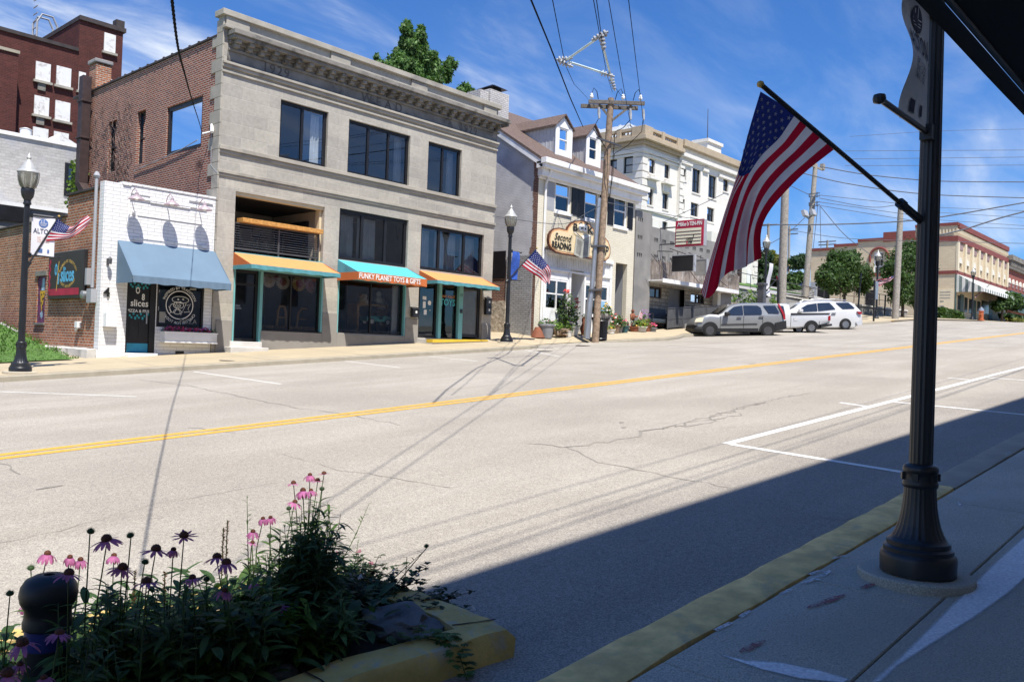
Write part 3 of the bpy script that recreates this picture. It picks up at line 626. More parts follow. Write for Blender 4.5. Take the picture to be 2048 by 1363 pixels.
# shop fronts ------------------------------------------------------------
def canopy(name,label,xa,xb,za,zbk,p,val,mtop,mside,mval,mvf=None,txt=None,open_end=False):
    """sloping fabric awning: wall line za, front line zbk at distance p, valance val high"""
    t=thing(name,label,'awning',((xa+xb)/2,FY,za));y0,y1=FY-.01,FY-p;e=.012
    def sl(pts,off,nm,m):q=MB();q.prism(pts,off);return q.build(nm,m,t)
    n=10;mb=MB();vs=[]
    for i in range(n+1):
        x=xa+(xb-xa)*i/n
        for j in range(5):s=j/4;vs.append((x,y0+(y1-y0)*s,za+(zbk-za)*s-.02*math.sin(math.pi*s)*(1+.5*math.sin(i*2.1))))
    mb.add(vs,[(i*5+j,(i+1)*5+j,(i+1)*5+j+1,i*5+j+1)for i in range(n)for j in range(4)]);mb.add([(v[0],v[1],v[2]-.012)for v in vs],[(i*5+j,(i+1)*5+j,(i+1)*5+j+1,i*5+j+1)for i in range(n)for j in range(4)])
    mb.build('canopy',mtop,t,smooth=True)
    for x in(xa,xb):sl([(x-e if x==xa else x,y0,za),(x-e if x==xa else x,y1,zbk),(x-e if x==xa else x,y0,zbk)],(e,0,0),'end_panel',mside)
    v=MB();n=40;vs=[]
    for i in range(n+1):x=xa+(xb-xa)*i/n;w=.008*math.sin(i*1.9);vs+=[(x,y1-.002,zbk+.004),(x,y1-.006+w,zbk-val+.012*math.sin(i*.9))]
    v.add(vs,[(2*i,2*i+2,2*i+3,2*i+1)for i in range(n)])
    for x in(xa-e,xb+e):v.quad((x,y0,zbk),(x,y1,zbk),(x,y1,zbk-val),(x,y0,zbk-val))
    v.build('valance',mval,t)
    fr_=MB();fr_.tube([(xa,y0,zbk-.03),(xa,y1+.02,zbk-.03),(xb,y1+.02,zbk-.03),(xb,y0,zbk-.03)],.014,6)
    for i in range(1,4):x=xa+(xb-xa)*i/4;fr_.tube([(x,y0,za-.04),(x,y1+.02,zbk-.03)],.012,6)
    fr_.build('frame',K['steel'],t)
    if txt:q=MB();q.text(*txt);q.build('lettering',K['letter_white'],t)
    return t
k('cloth_orange',(.62,.27,.095),.85,var=.05,scale=4);k('cloth_rust',(.50,.135,.038),.85,var=.05);k('cloth_turq',(.08,.47,.55),.85,var=.04);k('cloth_teal',(.085,.27,.30),.85,var=.12,scale=8);k('cloth_blue',(.125,.19,.26),.85,var=.05,scale=2);k('cloth_teal_side',(.10,.30,.36),.85)
z_at=lambda px:onY(*px).z
pj=1.05
canopy('awning','orange awning with teal edge under the open balcony',onY(467.5,505).x,onY(644.6,526).x,2.69,2.29,pj,.13,K['cloth_orange'],K['cloth_rust'],K['cloth_teal'])
xa,xb=onY(676,520).x,onY(813,535).x
canopy('awning','turquoise awning with red valance lettered for a toy shop',xa,xb,2.87,2.42,1.16,.27,K['cloth_turq'],K['cloth_teal_side'],K['cloth_rust'],
       txt=('FUNKY PLANET TOYS & GIFTS',.25,lambda x,y,z:(onY(782,552,FY-1.18).x+x,FY-1.16-.02-z,2.285+y),.002,0,.0045,'CENTER',1.03,3,1,None,onY(843,556,FY-1.18).x-onY(721,545,FY-1.18).x))
canopy('awning','orange awning with teal edge over the doors at number 10',onY(839,541).x,onY(964,556).x,2.85,2.46,1.02,.13,K['cloth_orange'],K['cloth_rust'],K['cloth_teal'])

def gtext(par,items,m,name='window_lettering'):
    q=MB()
    for t,sz,x,z,*r in items:q.text(t,sz,ft(x,z,r[0]if r else-.155),.001,0,r[1]if len(r)>1 else 0,'CENTER',1.0,2)
    return q.build(name,m,par)
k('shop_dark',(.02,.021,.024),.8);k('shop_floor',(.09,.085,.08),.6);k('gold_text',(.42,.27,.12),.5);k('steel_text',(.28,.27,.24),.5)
# left bay: glass door and display window
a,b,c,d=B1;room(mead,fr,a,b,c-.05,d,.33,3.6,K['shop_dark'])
dz0=onY(500,684).z
lb=LB(*fr);lb.lb(a,a+.05,c,2.2,-.02,.2);x_=onY(521.5,600).x;lb.lb(x_-.05,x_+.055,dz0,2.2,-.02,.22);lb.lb(b-.06,b-.001,onY(640,664).z,2.2,-.02,.2);lb.lb(a,b,2.201,d,-.01,.2);lb.build('shop_frame',K['teal_paint'],mead)
dr=window(mead,fr,a+.06,x_-.06,dz0+.02,2.19,rows=(.80,),fw=.09,rec=.10,name='shop_door',glass=K['shopglass'])
window(mead,fr,x_+.06,b-.065,onY(523,659).z-.02,2.19,cols=(.5,),fw=.05,rec=.10,name='shop_window',glass=K['shopglass'])
gtext(mead,[('YARN',.14,onY(541,653).x,onY(541,653).z),('PLUSHIES',.14,onY(564,654.5).x,onY(564,654.5).z),('BOOKS',.14,onY(597,655.8).x,onY(597,655.8).z),('PUZZLES',.14,onY(621,657).x,onY(621,657).z)],K['gold_text'])
q=MB();p=onY(476,612);q.box(p.x-.16,p.x+.16,FY+.146,FY+.148,p.z-.01,p.z+.05);q.box(p.x-.12,p.x+.2,FY+.146,FY+.148,p.z-.08,p.z-.03);q.build('door_sticker',K['letter_white'],mead)
mb=MB();mb.box(a-.25,x_+.1,FY-.42,FY+.3,zb,dz0-.16);mb.box(a-.1,x_+.05,FY-.1,FY+.32,zb,dz0+.015);mb.build('door_step',K['pale_conc'],mead,bevel=.015)
def fan(px,r,lab,c1,c2):
    p=onY(*px,FY+.45);t=thing('paper_fan',lab,'paper fan',p,'paper fans in the toy shop window')
    for nm,rr,mm,dd in(('rim',r,c1,0),('centre',r*.52,c2,-.02)):
        q=MB();n=36;vs=[(p.x,p.y+dd-.02,p.z)]+[(p.x+rr*math.cos(2*math.pi*i/n)*(1 if i%2 else.93),p.y+dd+(.02 if i%2 else-.01),p.z+rr*math.sin(2*math.pi*i/n)*(1 if i%2 else.93))for i in range(n)]
        q.add(vs,[(0,1+i,1+(i+1)%n)for i in range(n)]);q.build(nm,mm,t)
k('fan_red',(.42,.07,.06),.8);k('fan_cream',(.62,.5,.36),.8);k('fan_pink',(.55,.30,.30),.8);k('fan_gold',(.5,.30,.08),.8)
fan((538,559),.27,'grey paper fan with gold centre, first in the shop window',K['fan_cream'],K['fan_gold']);fan((552,554),.14,'small orange paper fan between the first two big fans',K['fan_gold'],K['fan_red']);fan((566,563),.27,'white rimmed red paper fan, second big one in the window',K['fan_cream'],K['fan_red'])
fan((598,567),.27,'cream rimmed red paper fan right of the window bar',K['fan_gold'],K['fan_red']);fan((611,561),.15,'small dull purple paper fan near the window top',K['fan_pink'],K['fan_red']);fan((624,569),.29,'largest pink paper fan at the right of the shop window',K['fan_pink'],K['fan_red'])
def hoopchair(x,z,w,lab):
    t=thing('bamboo_arch',lab,'toy arch',(x,FY+.9,z));q=MB();q.tube([(x-w/2,FY+.9,z),(x-w*.42,FY+.9,z+.5),(x-w*.25,FY+.9,z+.68),(x+w*.25,FY+.9,z+.68),(x+w*.42,FY+.9,z+.5),(x+w/2,FY+.9,z)],.04,8);q.build('hoop',K['wood'],t)
    q=MB();q.tube([(x-w*.45,FY+.9,z+.3),(x+w*.45,FY+.9,z+.3)],.02,6);q.build('crossbar',K['wood'],t)
hoopchair(onY(563,640,FY+.9).x,onY(563,652,FY+.9).z,.36,'narrow wooden hoop stand displayed in the left half of the toy shop window');hoopchair(onY(611,640,FY+.9).x,onY(611,656,FY+.9).z,.72,'wide wooden hoop stand displayed in the right half of the toy shop window')
# middle bay
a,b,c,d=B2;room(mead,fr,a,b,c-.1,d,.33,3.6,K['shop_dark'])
lb=LB(*fr);zt2=onY(676,557).z+.02;lb.lb(a,a+.045,c,zt2,-.02,.2);lb.lb(b-.055,b-.001,c,zt2,-.02,.2);lb.lb(a,b,zt2+.001,d,-.01,.2);lb.build('shop_frame',K['teal_paint'],mead)
window(mead,fr,a+.05,b-.06,c+.005,zt2,cols=(.5,),fw=.05,rec=.10,name='shop_window',glass=K['shopglass'])
zt_=onY(690,660).z;gtext(mead,[('ARTS & CRAFTS',.125,onY(692,660).x,onY(692,660.5).z),('BLIND BOXES',.125,onY(723,662).x,onY(723,662).z),('LOCAL ARTISTS',.125,onY(760,663.5).x,onY(760,663.5).z),('BOARDGAMES',.125,onY(790,665.3).x,onY(790,665.3).z)],K['steel_text'])
lb=LB(*fr);lb.lb(b-.34,b-.08,c,zt2,.35,.4);lb.lb(a+.06,a+.24,c,zt2,.35,.4);lb.build('window_lining',K['curtain'],mead)
# toy pedal car in the window
p=onY(752,640,FY+.8);t=thing('pedal_car','turquoise toy pedal car with white wall tyres in the shop window','toy car',(p.x,p.y,p.z-.18));zc=p.z-.18
k('toy_teal',(.12,.50,.45),.3,coat=.5)
mb=MB();prof=[(-.75,.16),(-.78,.34),(-.55,.40),(-.2,.42),(-.05,.40),(.0,.26),(.22,.26),(.25,.43),(.5,.46),(.8,.40),(.86,.22),(.8,.14)]
mb.prism([(p.x+u*.75,p.y-.2,zc+z*.8)for u,z in prof],(0,.42,0));mb.build('body',K['toy_teal'],t,bevel=.03)
mb=MB();mb.bar((p.x-.12,p.y,zc+.34),(p.x+.02,p.y,zc+.50),.02,.3,(0,1,0));mb.build('windscreen',K['glass'],t)
for u in(-.5,.5):
    for yy in(-.24,.2):mb=MB();mb.lathe([(.115,0),(.115,.05),(.0,.055)],(p.x+u*.75,p.y+yy+.05,zc+.12),18,axis=Matrix.Rotation(R_(90),3,'X'));w_=mb.build('wheel',K['rubber'],t);mb=MB();mb.lathe([(.085,-.004),(.085,.056),(.05,.06)],(p.x+u*.75,p.y+yy+.052,zc+.12),18,axis=Matrix.Rotation(R_(90),3,'X'));mb.build('whitewall',K['letter_white'],w_)
def plush(px,r,m,lab):
    p=onY(*px,FY+1.2);t=thing('plush_toy',lab,'plush toy',p);q=MB();q.lathe([(0,-r),(r*.8,-r*.6),(r,0),(r*.7,r*.7),(0,r)],p,12);q.build('body',m,t,smooth=True);q=MB();q.lathe([(0,0),(r*.6,r*.3),(r*.65,r*.7),(r*.4,r*1.2),(0,r*1.3)],(p.x,p.y,p.z+r*.7),12);q.build('head',m,t,smooth=True)
plush((722,604),.17,K['fan_gold'],'tan plush toy on a shelf behind the shop window');plush((729,603),.15,K['fan_cream'],'cream plush toy next to the tan one in the shop window');plush((757,600),.17,K['curtain'],'grey plush toy above the turquoise toy car');plush((765,612),.15,K['letter_white'],'white plush toy standing above the toy car bonnet')
mb=MB();q=onY(735,608,FY+1.3);mb.box(q.x-.7,q.x+.8,FY+1.0,FY+1.6,q.z-.06,q.z-.0);mb.box(q.x-.7,q.x-.6,FY+1.0,FY+1.6,c,q.z-.06);mb.box(q.x+.7,q.x+.8,FY+1.0,FY+1.6,c,q.z-.06);tag(mb.build('display_shelf',K['wood'],org=(q.x,FY+1.3,c)),'brown display shelf carrying plush toys in the shop window','shelf')
# right bay: two glass panels, post, door
a,b,c,d=B3;room(mead,fr,a,b,c-.1,d,.33,3.4,K['shop_floor'])
xs_=[onY(q,620).x for q in(839,877,882,916.5,924.5,962.5)];zt3=onY(880,568).z+.05
lb=LB(*fr);lb.lb(xs_[1]-.01,xs_[2]+.01,c,zt3,-.02,.2);lb.lb(xs_[3],xs_[4],c,zt3,-.03,.2);lb.lb(a,b,zt3+.001,d,-.01,.2);lb.build('shop_frame',K['teal_paint'],mead)
window(mead,fr,xs_[0],xs_[1]-.015,c+.02,zt3,fw=.09,rec=.10,name='shop_door',glass=K['shopglass']);window(mead,fr,xs_[2]+.015,xs_[3]-.005,c+.01,zt3,fw=.035,rec=.10,name='shop_window',glass=K['shopglass'])
k('tinted',(.10,.095,.09),.15,spec=.7);window(mead,fr,xs_[4]+.005,xs_[5],c+.10,zt3,fw=.12,rec=.10,name='black_door',glass=K['tinted'])
cx=(xs_[2]+xs_[3])/2
wt=(xs_[3]-xs_[2])*.86;q=MB();q.text('FUNKY PLANET',.14,ft(cx,onY(898,593).z,-.135),.001,res=2,fitw=wt);q.build('window_lettering',K['cloth_orange'],mead);q=MB();q.text('TOYS',.36,ft(cx,onY(898,605).z,-.135),.001,0,.006,res=2,fitw=wt);q.build('window_lettering',K['cloth_turq'],mead);gtext(mead,[('10',.17,(xs_[3]+xs_[4])/2,onY(921,590).z,.033)],K['letter_black'],'house_number')
q=MB()
for(px,py),w,h in(((854,595.5),.19,.13),((853.5,609),.14,.26),((855.5,624),.15,.19),((865,620),.05,.03)):p=onY(px,py);q=MB();q.box(p.x-w/2,p.x+w/2,FY+.142,FY+.144,p.z-h/2,p.z+h/2);q.build('door_notice',K['curtain'],mead)
q=MB()
p=onY(864,605.5);q.lathe([(.09,0),(.09,.003)],(p.x,FY+.144,p.z),20,axis=Matrix.Rotation(R_(90),3,'X'));q.build('door_notice',K['curtain'],mead)
mb=MB();p=onY(921,621);mb.box(p.x-.06,p.x+.06,FY-.06,FY-.031,p.z-.10,p.z+.06);mb.build('door_bell',K['black_metal'],mead)
for i,(px,lab)in enumerate((((826,624),'black mailbox on the pier left of the glass doors'),((972.5,604),'upper of two black mailboxes on the corner pier'),((972,620),'lower of two black mailboxes on the corner pier'))):
    p=onY(*px);t=thing('mailbox',lab,'mailbox',(p.x,FY,p.z-.2));mb=MB();mb.box(p.x-.16,p.x+.16,FY-.17,FY-.04,p.z-.19,p.z+.14);mb.build('box',K['black_metal'],t,bevel=.01);mb=MB();mb.prism([(p.x-.17,FY-.04,p.z+.20),(p.x-.17,FY-.19,p.z+.12),(p.x-.17,FY-.19,p.z+.10),(p.x-.17,FY-.04,p.z+.143)],(.34,0,0));mb.build('lid',K['black_metal'],t);mb=MB();mb.box(p.x-.02,p.x+.06,FY-.174,FY-.171,p.z-.04,p.z+.05);mb.build('plate',K['letter_white'],t)
k('hazard_yellow',(.66,.45,.04),.7,var=.1)
p0,p1,p2=onY(828,678),onY(858,684),onY(950,680)
mb=MB();zt=c-.01;mb.prism([(B3[0]-.05,FY-.9,zb),(B3[0]-.05,FY-.9,zt-.05),(B3[1]-.5,FY-.9,zt+.02),(B3[1]-.2,FY-.9,zb)],(0,1.1,0));rmp=mb.build('entrance_ramp',K['pale_conc'],mead)
mb=MB();mb.prism([(B3[0]-.055,FY-.93,zt-.17),(B3[0]-.055,FY-.93,zt-.045),(B3[1]-.6,FY-.93,zt+.027),(B3[1]-.5,FY-.93,zt-.02)],(0,.34,0));mb.build('yellow_edge',K['hazard_yellow'],rmp)
# ================================================================ white brick pizza shop
PX0,PX1=onY(200,600).x,X0-.045;PT=4.25;zb=-2.2
piz=thing('pizza_shop','small white painted brick pizza shop with blue awning','building',(PX0,FY,GZ(PX0,FY)))
PD=(onY(252,640).x,onY(311,640).x,onY(280,706).z,1.62);PW=(onY(314,600).x,onY(408,600).x,onY(360,655).z,1.62)
mb=MB();mb.wall((PX0,FY,zb),(1,0,0),(0,1,0),PX1-PX0,PT-zb,[(a-PX0,b-PX0,c-zb,d-zb)for a,b,c,d in(PD,PW)],.22)
mb.quad((PX0,FY,PT),(PX1,FY,PT),(PX1,FY+.3,PT),(PX0,FY+.3,PT));mb.quad((PX0,FY+.3,3.5),(PX1,FY+.3,3.5),(PX1,FY+.3,PT),(PX0,FY+.3,PT));mb.quad((PX0,FY,zb),(PX0,FY+.30,zb),(PX0,FY+.30,PT),(PX0,FY,PT))
mb.build('wall',K['brick_white'],piz)
lb=LB(*fr)
lb.lb(PX0+.48,PX1,PT-.003,PT+.06,-.03,.31)
for(x0,y0),(x1,y1)in(((262,384),(300,392)),((378,398),(425,412)),((275,428),(404,444)),((272,473),(414,490)),((246,366),(262,370)),((300,402),(380,416))):
    a,b=onY(x0,y0),onY(x1,y1);lb.lb(a.x,b.x,a.z-.05,a.z,-.02-.02*(x0%3==0),.01)
for(x0,y0,x1,y1)in((266,474,272,480),(404,489,412,497),(264,421,270,428)):a=onY(x0,y0);b=onY(x1,y1);lb.lb(a.x,b.x,b.z,a.z,-.05,.01)
lb.build('brick_course',K['brick_white'],piz,bevel=.006)
room(piz,fr,PX0+.3,PX1-.1,-.9,2.2,.25,4,K['shop_dark'])
w=window(piz,fr,*PW,fw=.06,rec=.02,name='shop_window',glass=K['shopglass'])
a,b,c,d=PD;dm=(b-a)*.80
lb=LB(*fr);lb.lb(a,a+.05,c,d,.02,.14);lb.lb(a+dm,b,c,d,.02,.14);lb.lb(a+.05,a+dm,d-.06,d,.02,.14);lb.build('door_frame',K['black_frame'],piz)
k('door_black',(.014,.014,.017),.35);k('kick_teal',(.03,.28,.40),.5);k('checker_teal',(.03,.33,.38),.5)
lb=LB(*fr);lb.lb(a+.05,a+dm,c+.02,d-.06,.06,.11)
for u0,u1 in((a+.12,a+dm*.5-.01),(a+dm*.5+.05,a+dm-.07)):lb.lb(u0,u1,c+.42,c+.92,.052,.061)
door=lb.build('door',K['door_black'],piz)
lb=LB(*fr);lb.lb(a+.06,a+dm-.01,c+.03,c+.28,.048,.059);lb.build('kick_plate',K['kick_teal'],door)
lb=LB(*fr);
for zz,up in((d-.17,1),(c+1.08,0)):
    for i in range(6):
        u=a+.10+i*.105;h=(.05,.09)[i%2];lb.lb(u,u+.05,zz-.04+.05*(i%2),zz+.02+.05*(i%2),.055,.059);lb.lb(u+.05,u+.10,zz-.09-.03*(i%2),zz-.04,.055,.059)
lb.build('checker',K['checker_teal'],door)
lb=LB(*fr);lb.lb(a+dm-.10,a+dm-.07,c+.85,c+1.2,.01,.055);lb.build('handle',K['steel'],door)
q=MB();cx=a+.05+dm*.5
q.text('slices',.27,ft(cx,c+1.42,-.055),.001,0,.004,'CENTER',1,2,.9);q.text('O',.26,ft(cx-.06,c+1.78,-.055),.001,0,.006,res=2,sx=.6);q.text('8',.26,ft(cx+.1,c+1.6,-.055),.001,0,.006,res=2,sx=.7);q.text('PIZZA & FRIES',.115,ft(cx,c+1.2,-.055),.001,0,.002,res=2)
q.build('lettering',K['letter_white'],door)
# window lettering ring, OPEN, PIZZA, menu notices
q=MB();wc=onY(361,610);Y_=-.055
q.text('INSPIRED BY TRADITION',.115,lambda x,y,z:(wc.x+x,FY+.055-z,wc.z+y+.50),.001,arc=.50,res=2);q.text('CRAFTED FOR TODAY',.115,lambda x,y,z:(wc.x+x,FY+.055-z,wc.z+y-.54),.001,arc=-.54,res=2)
n=48
for r0,r1 in((.40,.425),):q.add([(wc.x+r*math.cos(2*math.pi*i/n),FY+.054,wc.z+r*math.sin(2*math.pi*i/n))for r in(r0,r1)for i in range(n)],[(i,(i+1)%n,n+(i+1)%n,n+i)for i in range(n)])
def stroke(pts,w=.018):q.tube([(wc.x+u,FY+.055,wc.z+v)for u,v in pts],w/2,4)
ell=lambda cx_,cz_,rx,rz_,a0=0,a1=360,n=14:[(cx_+rx*math.cos(R_(a0+(a1-a0)*i/n)),cz_+rz_*math.sin(R_(a0+(a1-a0)*i/n)))for i in range(n+1)]
stroke(ell(.02,.16,.26,.10));stroke(ell(-.03,.0,.16,.10));stroke(ell(-.2,-.10,.10,.13));stroke([(-.12,.1),(.05,-.30),(.2,.06)]);stroke([(.22,.0),(.34,.06),(.26,-.1),(.32,-.18),(.14,-.2)]);stroke(ell(.0,-.02,.03,.03));stroke(ell(-.06,-.2,.12,.07));stroke([(-.33,-.05),(-.25,-.2),(-.3,-.27)])
for cx_,cz_ in((-.05,.17),(.1,.18),(.02,.09)):stroke(ell(cx_,cz_,.02,.02,n=6))
p=onY(317,597);
for i,ch_ in enumerate('OPEN'):q.text(ch_,.17,ft(p.x,p.z+.22-.17*i,-.055),.001,res=2,sx=.8)
q.build('window_lettering',K['letter_white'],w)
q=MB();p=onY(378,643);q.text('PIZZA',.20,ft(p.x,p.z,-.055),.001,res=2);p=onY(326,634);q.box(p.x-.09,p.x+.09,FY+.053,FY+.055,p.z-.16,p.z+.16);p=onY(388,578);q.box(p.x-.1,p.x+.1,FY+.053,FY+.055,p.z-.03,p.z+.03);q.build('window_notice',K['steel_text'],w)
q=MB();p=onY(212.5,585);q.text('4',.36,ft(p.x,p.z,.035),.015,0,.006,res=2);q.build('house_number',K['letter_black'],piz)
lb=LB(*fr);p=onY(359,705);lb.lb(p.x-.13,p.x+.13,p.z-.05,p.z+.05,-.012,.02);lb.build('vent',K['black_metal'],piz)
a_=onY(236,480);b_=onY(433,503)
canopy('awning','blue grey fabric awning on the white pizza shop',a_.x,PX1+.02,a_.z,1.63,1.06,.19,K['cloth_blue'],K['cloth_blue'],K['cloth_blue'])
mb=MB();mb.box(PX0-.05,PD[0]-.1,FY-.04,FY+.01,zb,onY(230,700).z);mb.box(PD[0],PD[1],FY-.25,FY+.3,zb,PD[2]+.005);mb.build('footing',K['white_paint'],piz,bevel=.02)
# gooseneck lamps with their conduit
k('lamp_tin',(.50,.40,.42),.4,metal=.3)
cz=onY(344,408).z
mb=MB();p0=onY(262,412);p1=onY(412,430);mb.tube([(p0.x-.06,FY-.03,3.1),(p0.x-.06,FY-.03,cz-.05),(p0.x-.02,FY-.03,cz),(p1.x,FY-.03,cz)],.022,8);mb.build('conduit',K['white_paint'],piz)
for i,(px,lab)in enumerate((((273,404),'gooseneck barn lamp nearest the brick corner of the pizza shop'),((344,413),'middle gooseneck barn lamp above the blue awning'),((409,425),'gooseneck barn lamp nearest the limestone building'))):
    p=onY(*px,FY-.42);t=thing('wall_lamp',lab,'wall lamp',(p.x,FY,cz),'gooseneck lamps above the blue awning')
    mb=MB();mb.tube([(p.x,FY-.03,cz),(p.x,FY-.12,cz+.16),(p.x,FY-.28,cz+.24),(p.x,FY-.40,cz+.17),(p.x,FY-.42,cz+.08)],.014,7);mb.build('arm',K['lamp_tin'],t)
    mb=MB();mb.lathe([(.05,.10),(.055,.03),(.12,-.01),(.21,-.07),(.22,-.10),(.19,-.085),(.04,.0)],(p.x,FY-.42,cz),20);mb.build('shade',K['lamp_tin'],t,smooth='auto')
    mb=MB();mb.lathe([(0,-.13),(.05,-.11),(.06,-.06),(.03,0)],(p.x,FY-.42,cz),10);mb.build('bulb',K['letter_white'],t,smooth=True)
# white meter box, small lantern
p=onY(216.5,639);mb=MB();mb.box(p.x-.15,p.x+.15,FY-.24,FY-.001,p.z-.2,p.z+.2);bx_=mb.build('letter_box',K['white_paint'],org=(p.x,FY,p.z),bevel=.012);tag(bx_,'plain white box fixed to the white brick left of the door','box')
p=onY(215,521);t=thing('wall_lantern','small black lantern on the white brick corner','lantern',p);mb=MB();mb.box(p.x-.03,p.x+.03,FY-.04,FY,p.z-.12,p.z+.06);mb.bar((p.x,FY-.02,p.z),(p.x,FY-.16,p.z+.06),.025,.025);mb.build('bracket',K['dark_steel'],t);mb=MB();mb.lathe([(.05,-.1),(.06,.04),(.02,.1)],(p.x,FY-.16,p.z+.0),10);mb.build('head',K['dark_steel'],t)
# flower box
fb=onY(369,672);u0,u1=onY(320,670).x,onY(424,676).x;zt=onY(370,664).z;zb_=onY(370,684).z
t=thing('window_box','white panelled window box full of pink flowers','flower box',((u0+u1)/2,FY,zb_))
lb=LB(*fr);lb.lb(u0,u1,zb_,zt,-.30,-.002);mid=(u0+u1)/2
for a,b in((u0+.05,mid-.03),(mid+.03,u1-.05)):lb.lb(a,b,zb_+.05,zt-.05,-.308,-.299);lb.lb(a+.04,b-.04,zb_+.08,zt-.08,-.312,-.307)
lb.lb(u0-.02,u1+.02,zt-.03,zt+.005,-.325,-.001);lb.lb(u0-.01,u1+.01,zb_-.02,zb_+.02,-.32,-.001);lb.build('planter',K['white_paint'],t,bevel=.006)
k('petal_pink',(.62,.06,.16),.6,var=.4,scale=20);k('petal_violet',(.14,.08,.35),.6);K['leaf']=leafm('leaf_green',(.055,.11,.025))
def blobs(mb,c,R,n,s,zr=(.4,1)):
    """many small leaf or petal faces spread through a mound"""
    c=Vector(c)
    for i in range(n):
        while True:
            d=Vector((rnd.uniform(-1,1),rnd.uniform(-1,1),rnd.uniform(-.2,1)))
            if.25<d.length<1:break
        p=c+Vector((d.x*R[0],d.y*R[1],d.z*R[2]));a=Vector((rnd.gauss(0,1),rnd.gauss(0,1),rnd.gauss(0,1))).normalized();b=a.orthogonal().normalized();q=s*rnd.uniform(.6,1.3)
        mb.quad(p-a*q,p+b*q*.55,p+a*q,p-b*q*.55)
    return mb
mb=MB();
for i in range(14):blobs(mb,(u0+.08+(u1-u0-.16)*i/13,FY-.16,zt),(.12,.14,.13),26,.05)
mb.build('leaves',K['leaf'],t,clean=False)
for nm,m,cnt,st in(('pink_blossom','petal_pink',13,0),('violet_blossom','petal_violet',4,1)):
    mb=MB()
    for i in range(cnt):blobs(mb,(u0+.1+(u1-u0-.2)*((i*(3.1 if st else 1)+st)%cnt)/cnt+rnd.uniform(-.05,.05),FY-.2,zt+.05),(.13,.12,.12),26 if not st else 12,.035)
    mb.build(nm,K[m],t,clean=False)
# brick side of the pizza shop with its stepped top
SX=PX0;sf2=side(SX)
def sp(*px):return rz(px,SX)
mb=MB();y1,z1=sp(137,396);y2,z2=sp(134,422);MW=(sp(92,552)[0],sp(75,550)[0],sp(75,645)[1],sp(75,552)[1])
prof=[(FY+.31,zb),(FY+.31,4.05),(y1,4.05),(y1,3.45),(33.5,3.42),(33.5,zb)]
mb.wall((SX,FY+.31,zb),(0,1,0),(1,0,0),y1-FY-.31,4.05-zb,(),.2)
mb.wall((SX,y1,zb),(0,1,0),(1,0,0),36-y1,3.45-zb,[(MW[0]-y1,MW[1]-y1,MW[2]-zb,MW[3]-zb)]if MW[0]>y1 else(),.12)
mb.quad((SX,y1,3.45),(SX+.3,y1,3.45),(SX+.3,y1,4.05),(SX,y1,4.05));mb.box(SX+.3,PX1,35.7,36,zb,3.3)
mb.build('brick_side_wall',K['brick_old'],piz)
lb=LB(*sf2);lb.lb(FY+.33,y1+.06,4.05,4.13,-.06,.34);lb.lb(y1+.065,36.05,3.45,3.52,-.06,.34);lb.build('coping',K['coping_tile'],piz,bevel=.015)
mb=MB();mb.box(SX+.3,PX1,FY+.3,35.7,3.2,3.3);mb.build('roof',K['roof_felt'],piz)
mb=MB();mb.lathe([(.45,0),(.45,.28),(.5,.3),(.1,.42)],(SX+.6,y1+.7,3.3),20);mb.build('roof_fan',K['steel'],piz,smooth='auto')
# conduit, meter, small box on the brick side
y,z=sp(192,372);yb_,z_b=sp(183,590)
t=thing('electric_meter','grey electric meter and conduit on the old brick side wall','meter',(SX,yb_,z_b));mb=MB();mb.tube([(SX-.08,FY+.35,4.35),(SX-.08,FY+.35,4.1),(SX-.08,FY+.36,z_b+.2)],.045,8);mb.lathe([(.06,0),(.09,.06),(.05,.16),(0,.18)],(SX-.08,FY+.35,4.35),10);mb.build('conduit',K['grey_paint'],t)
mb=MB();mb.box(SX-.16,SX-.001,FY+.22,FY+.55,z_b-.22,z_b+.16);mb.box(SX-.14,SX-.001,FY+.62,FY+.76,z_b+.28,z_b+.75);mb.build('box',K['grey_paint'],t,bevel=.01)
mb=MB();mb.lathe([(.12,0),(.12,.12),(.0,.15)],(SX-.1,FY+.72,z_b+.0),16,axis=Matrix.Rotation(R_(-90),3,'Y'));mb.build('dial',K['steel'],t)
y,z=sp(160,650);t=thing('outdoor_socket','small white socket box low on the brick side wall','socket',(SX,y,z));mb=MB();mb.box(SX-.12,SX-.001,y-.10,y+.1,z-.08,z+.1);mb.build('box',K['white_paint'],t,bevel=.01);mb=MB();mb.tube([(SX-.06,y-.02,z-.05),(SX-.08,y+.1,z-.15)],.03,6);mb.build('cover',K['white_paint'],t)
# black sign board on the brick side
k('sign_black',(.022,.022,.024),.45);k('sign_red',(.42,.02,.06),.6);k('sign_blue',(.10,.42,.66),.5);
y0,z0=sp(173,596);y1_,z1_=sp(106,508)
t=thing('sign_board','black sign board with blue slices lettering on the brick side wall','sign',(SX,(y0+y1_)/2,z0))
lb=LB(*sf2);lb.lb(y0,y1_,z0,z1_,-.11,-.002);lb.build('panel',K['sign_black'],t,bevel=.01)
sy=lambda d:(lambda x,y,z:(SX-.112-z-d,(y0+y1_)/2-x,(z0+z1_)/2+y))
lb=LB(*sf2);lb.lb(y0+.3,y1_-.18,z0+.1,z0+.30,-.118,-.111)
for i in range(9):lb.lb(y1_-.16+.05*(i%2)-.04,y1_-.07+.05*(i%2)-.04,z0+.12+i*.118,z0+.238+i*.118,-.118,-.111)
lb.build('red_band',K['sign_red'],t)
q=MB();q.text('slices',.62,sy(0),.002,0,.012,'CENTER',.95,2,.82);
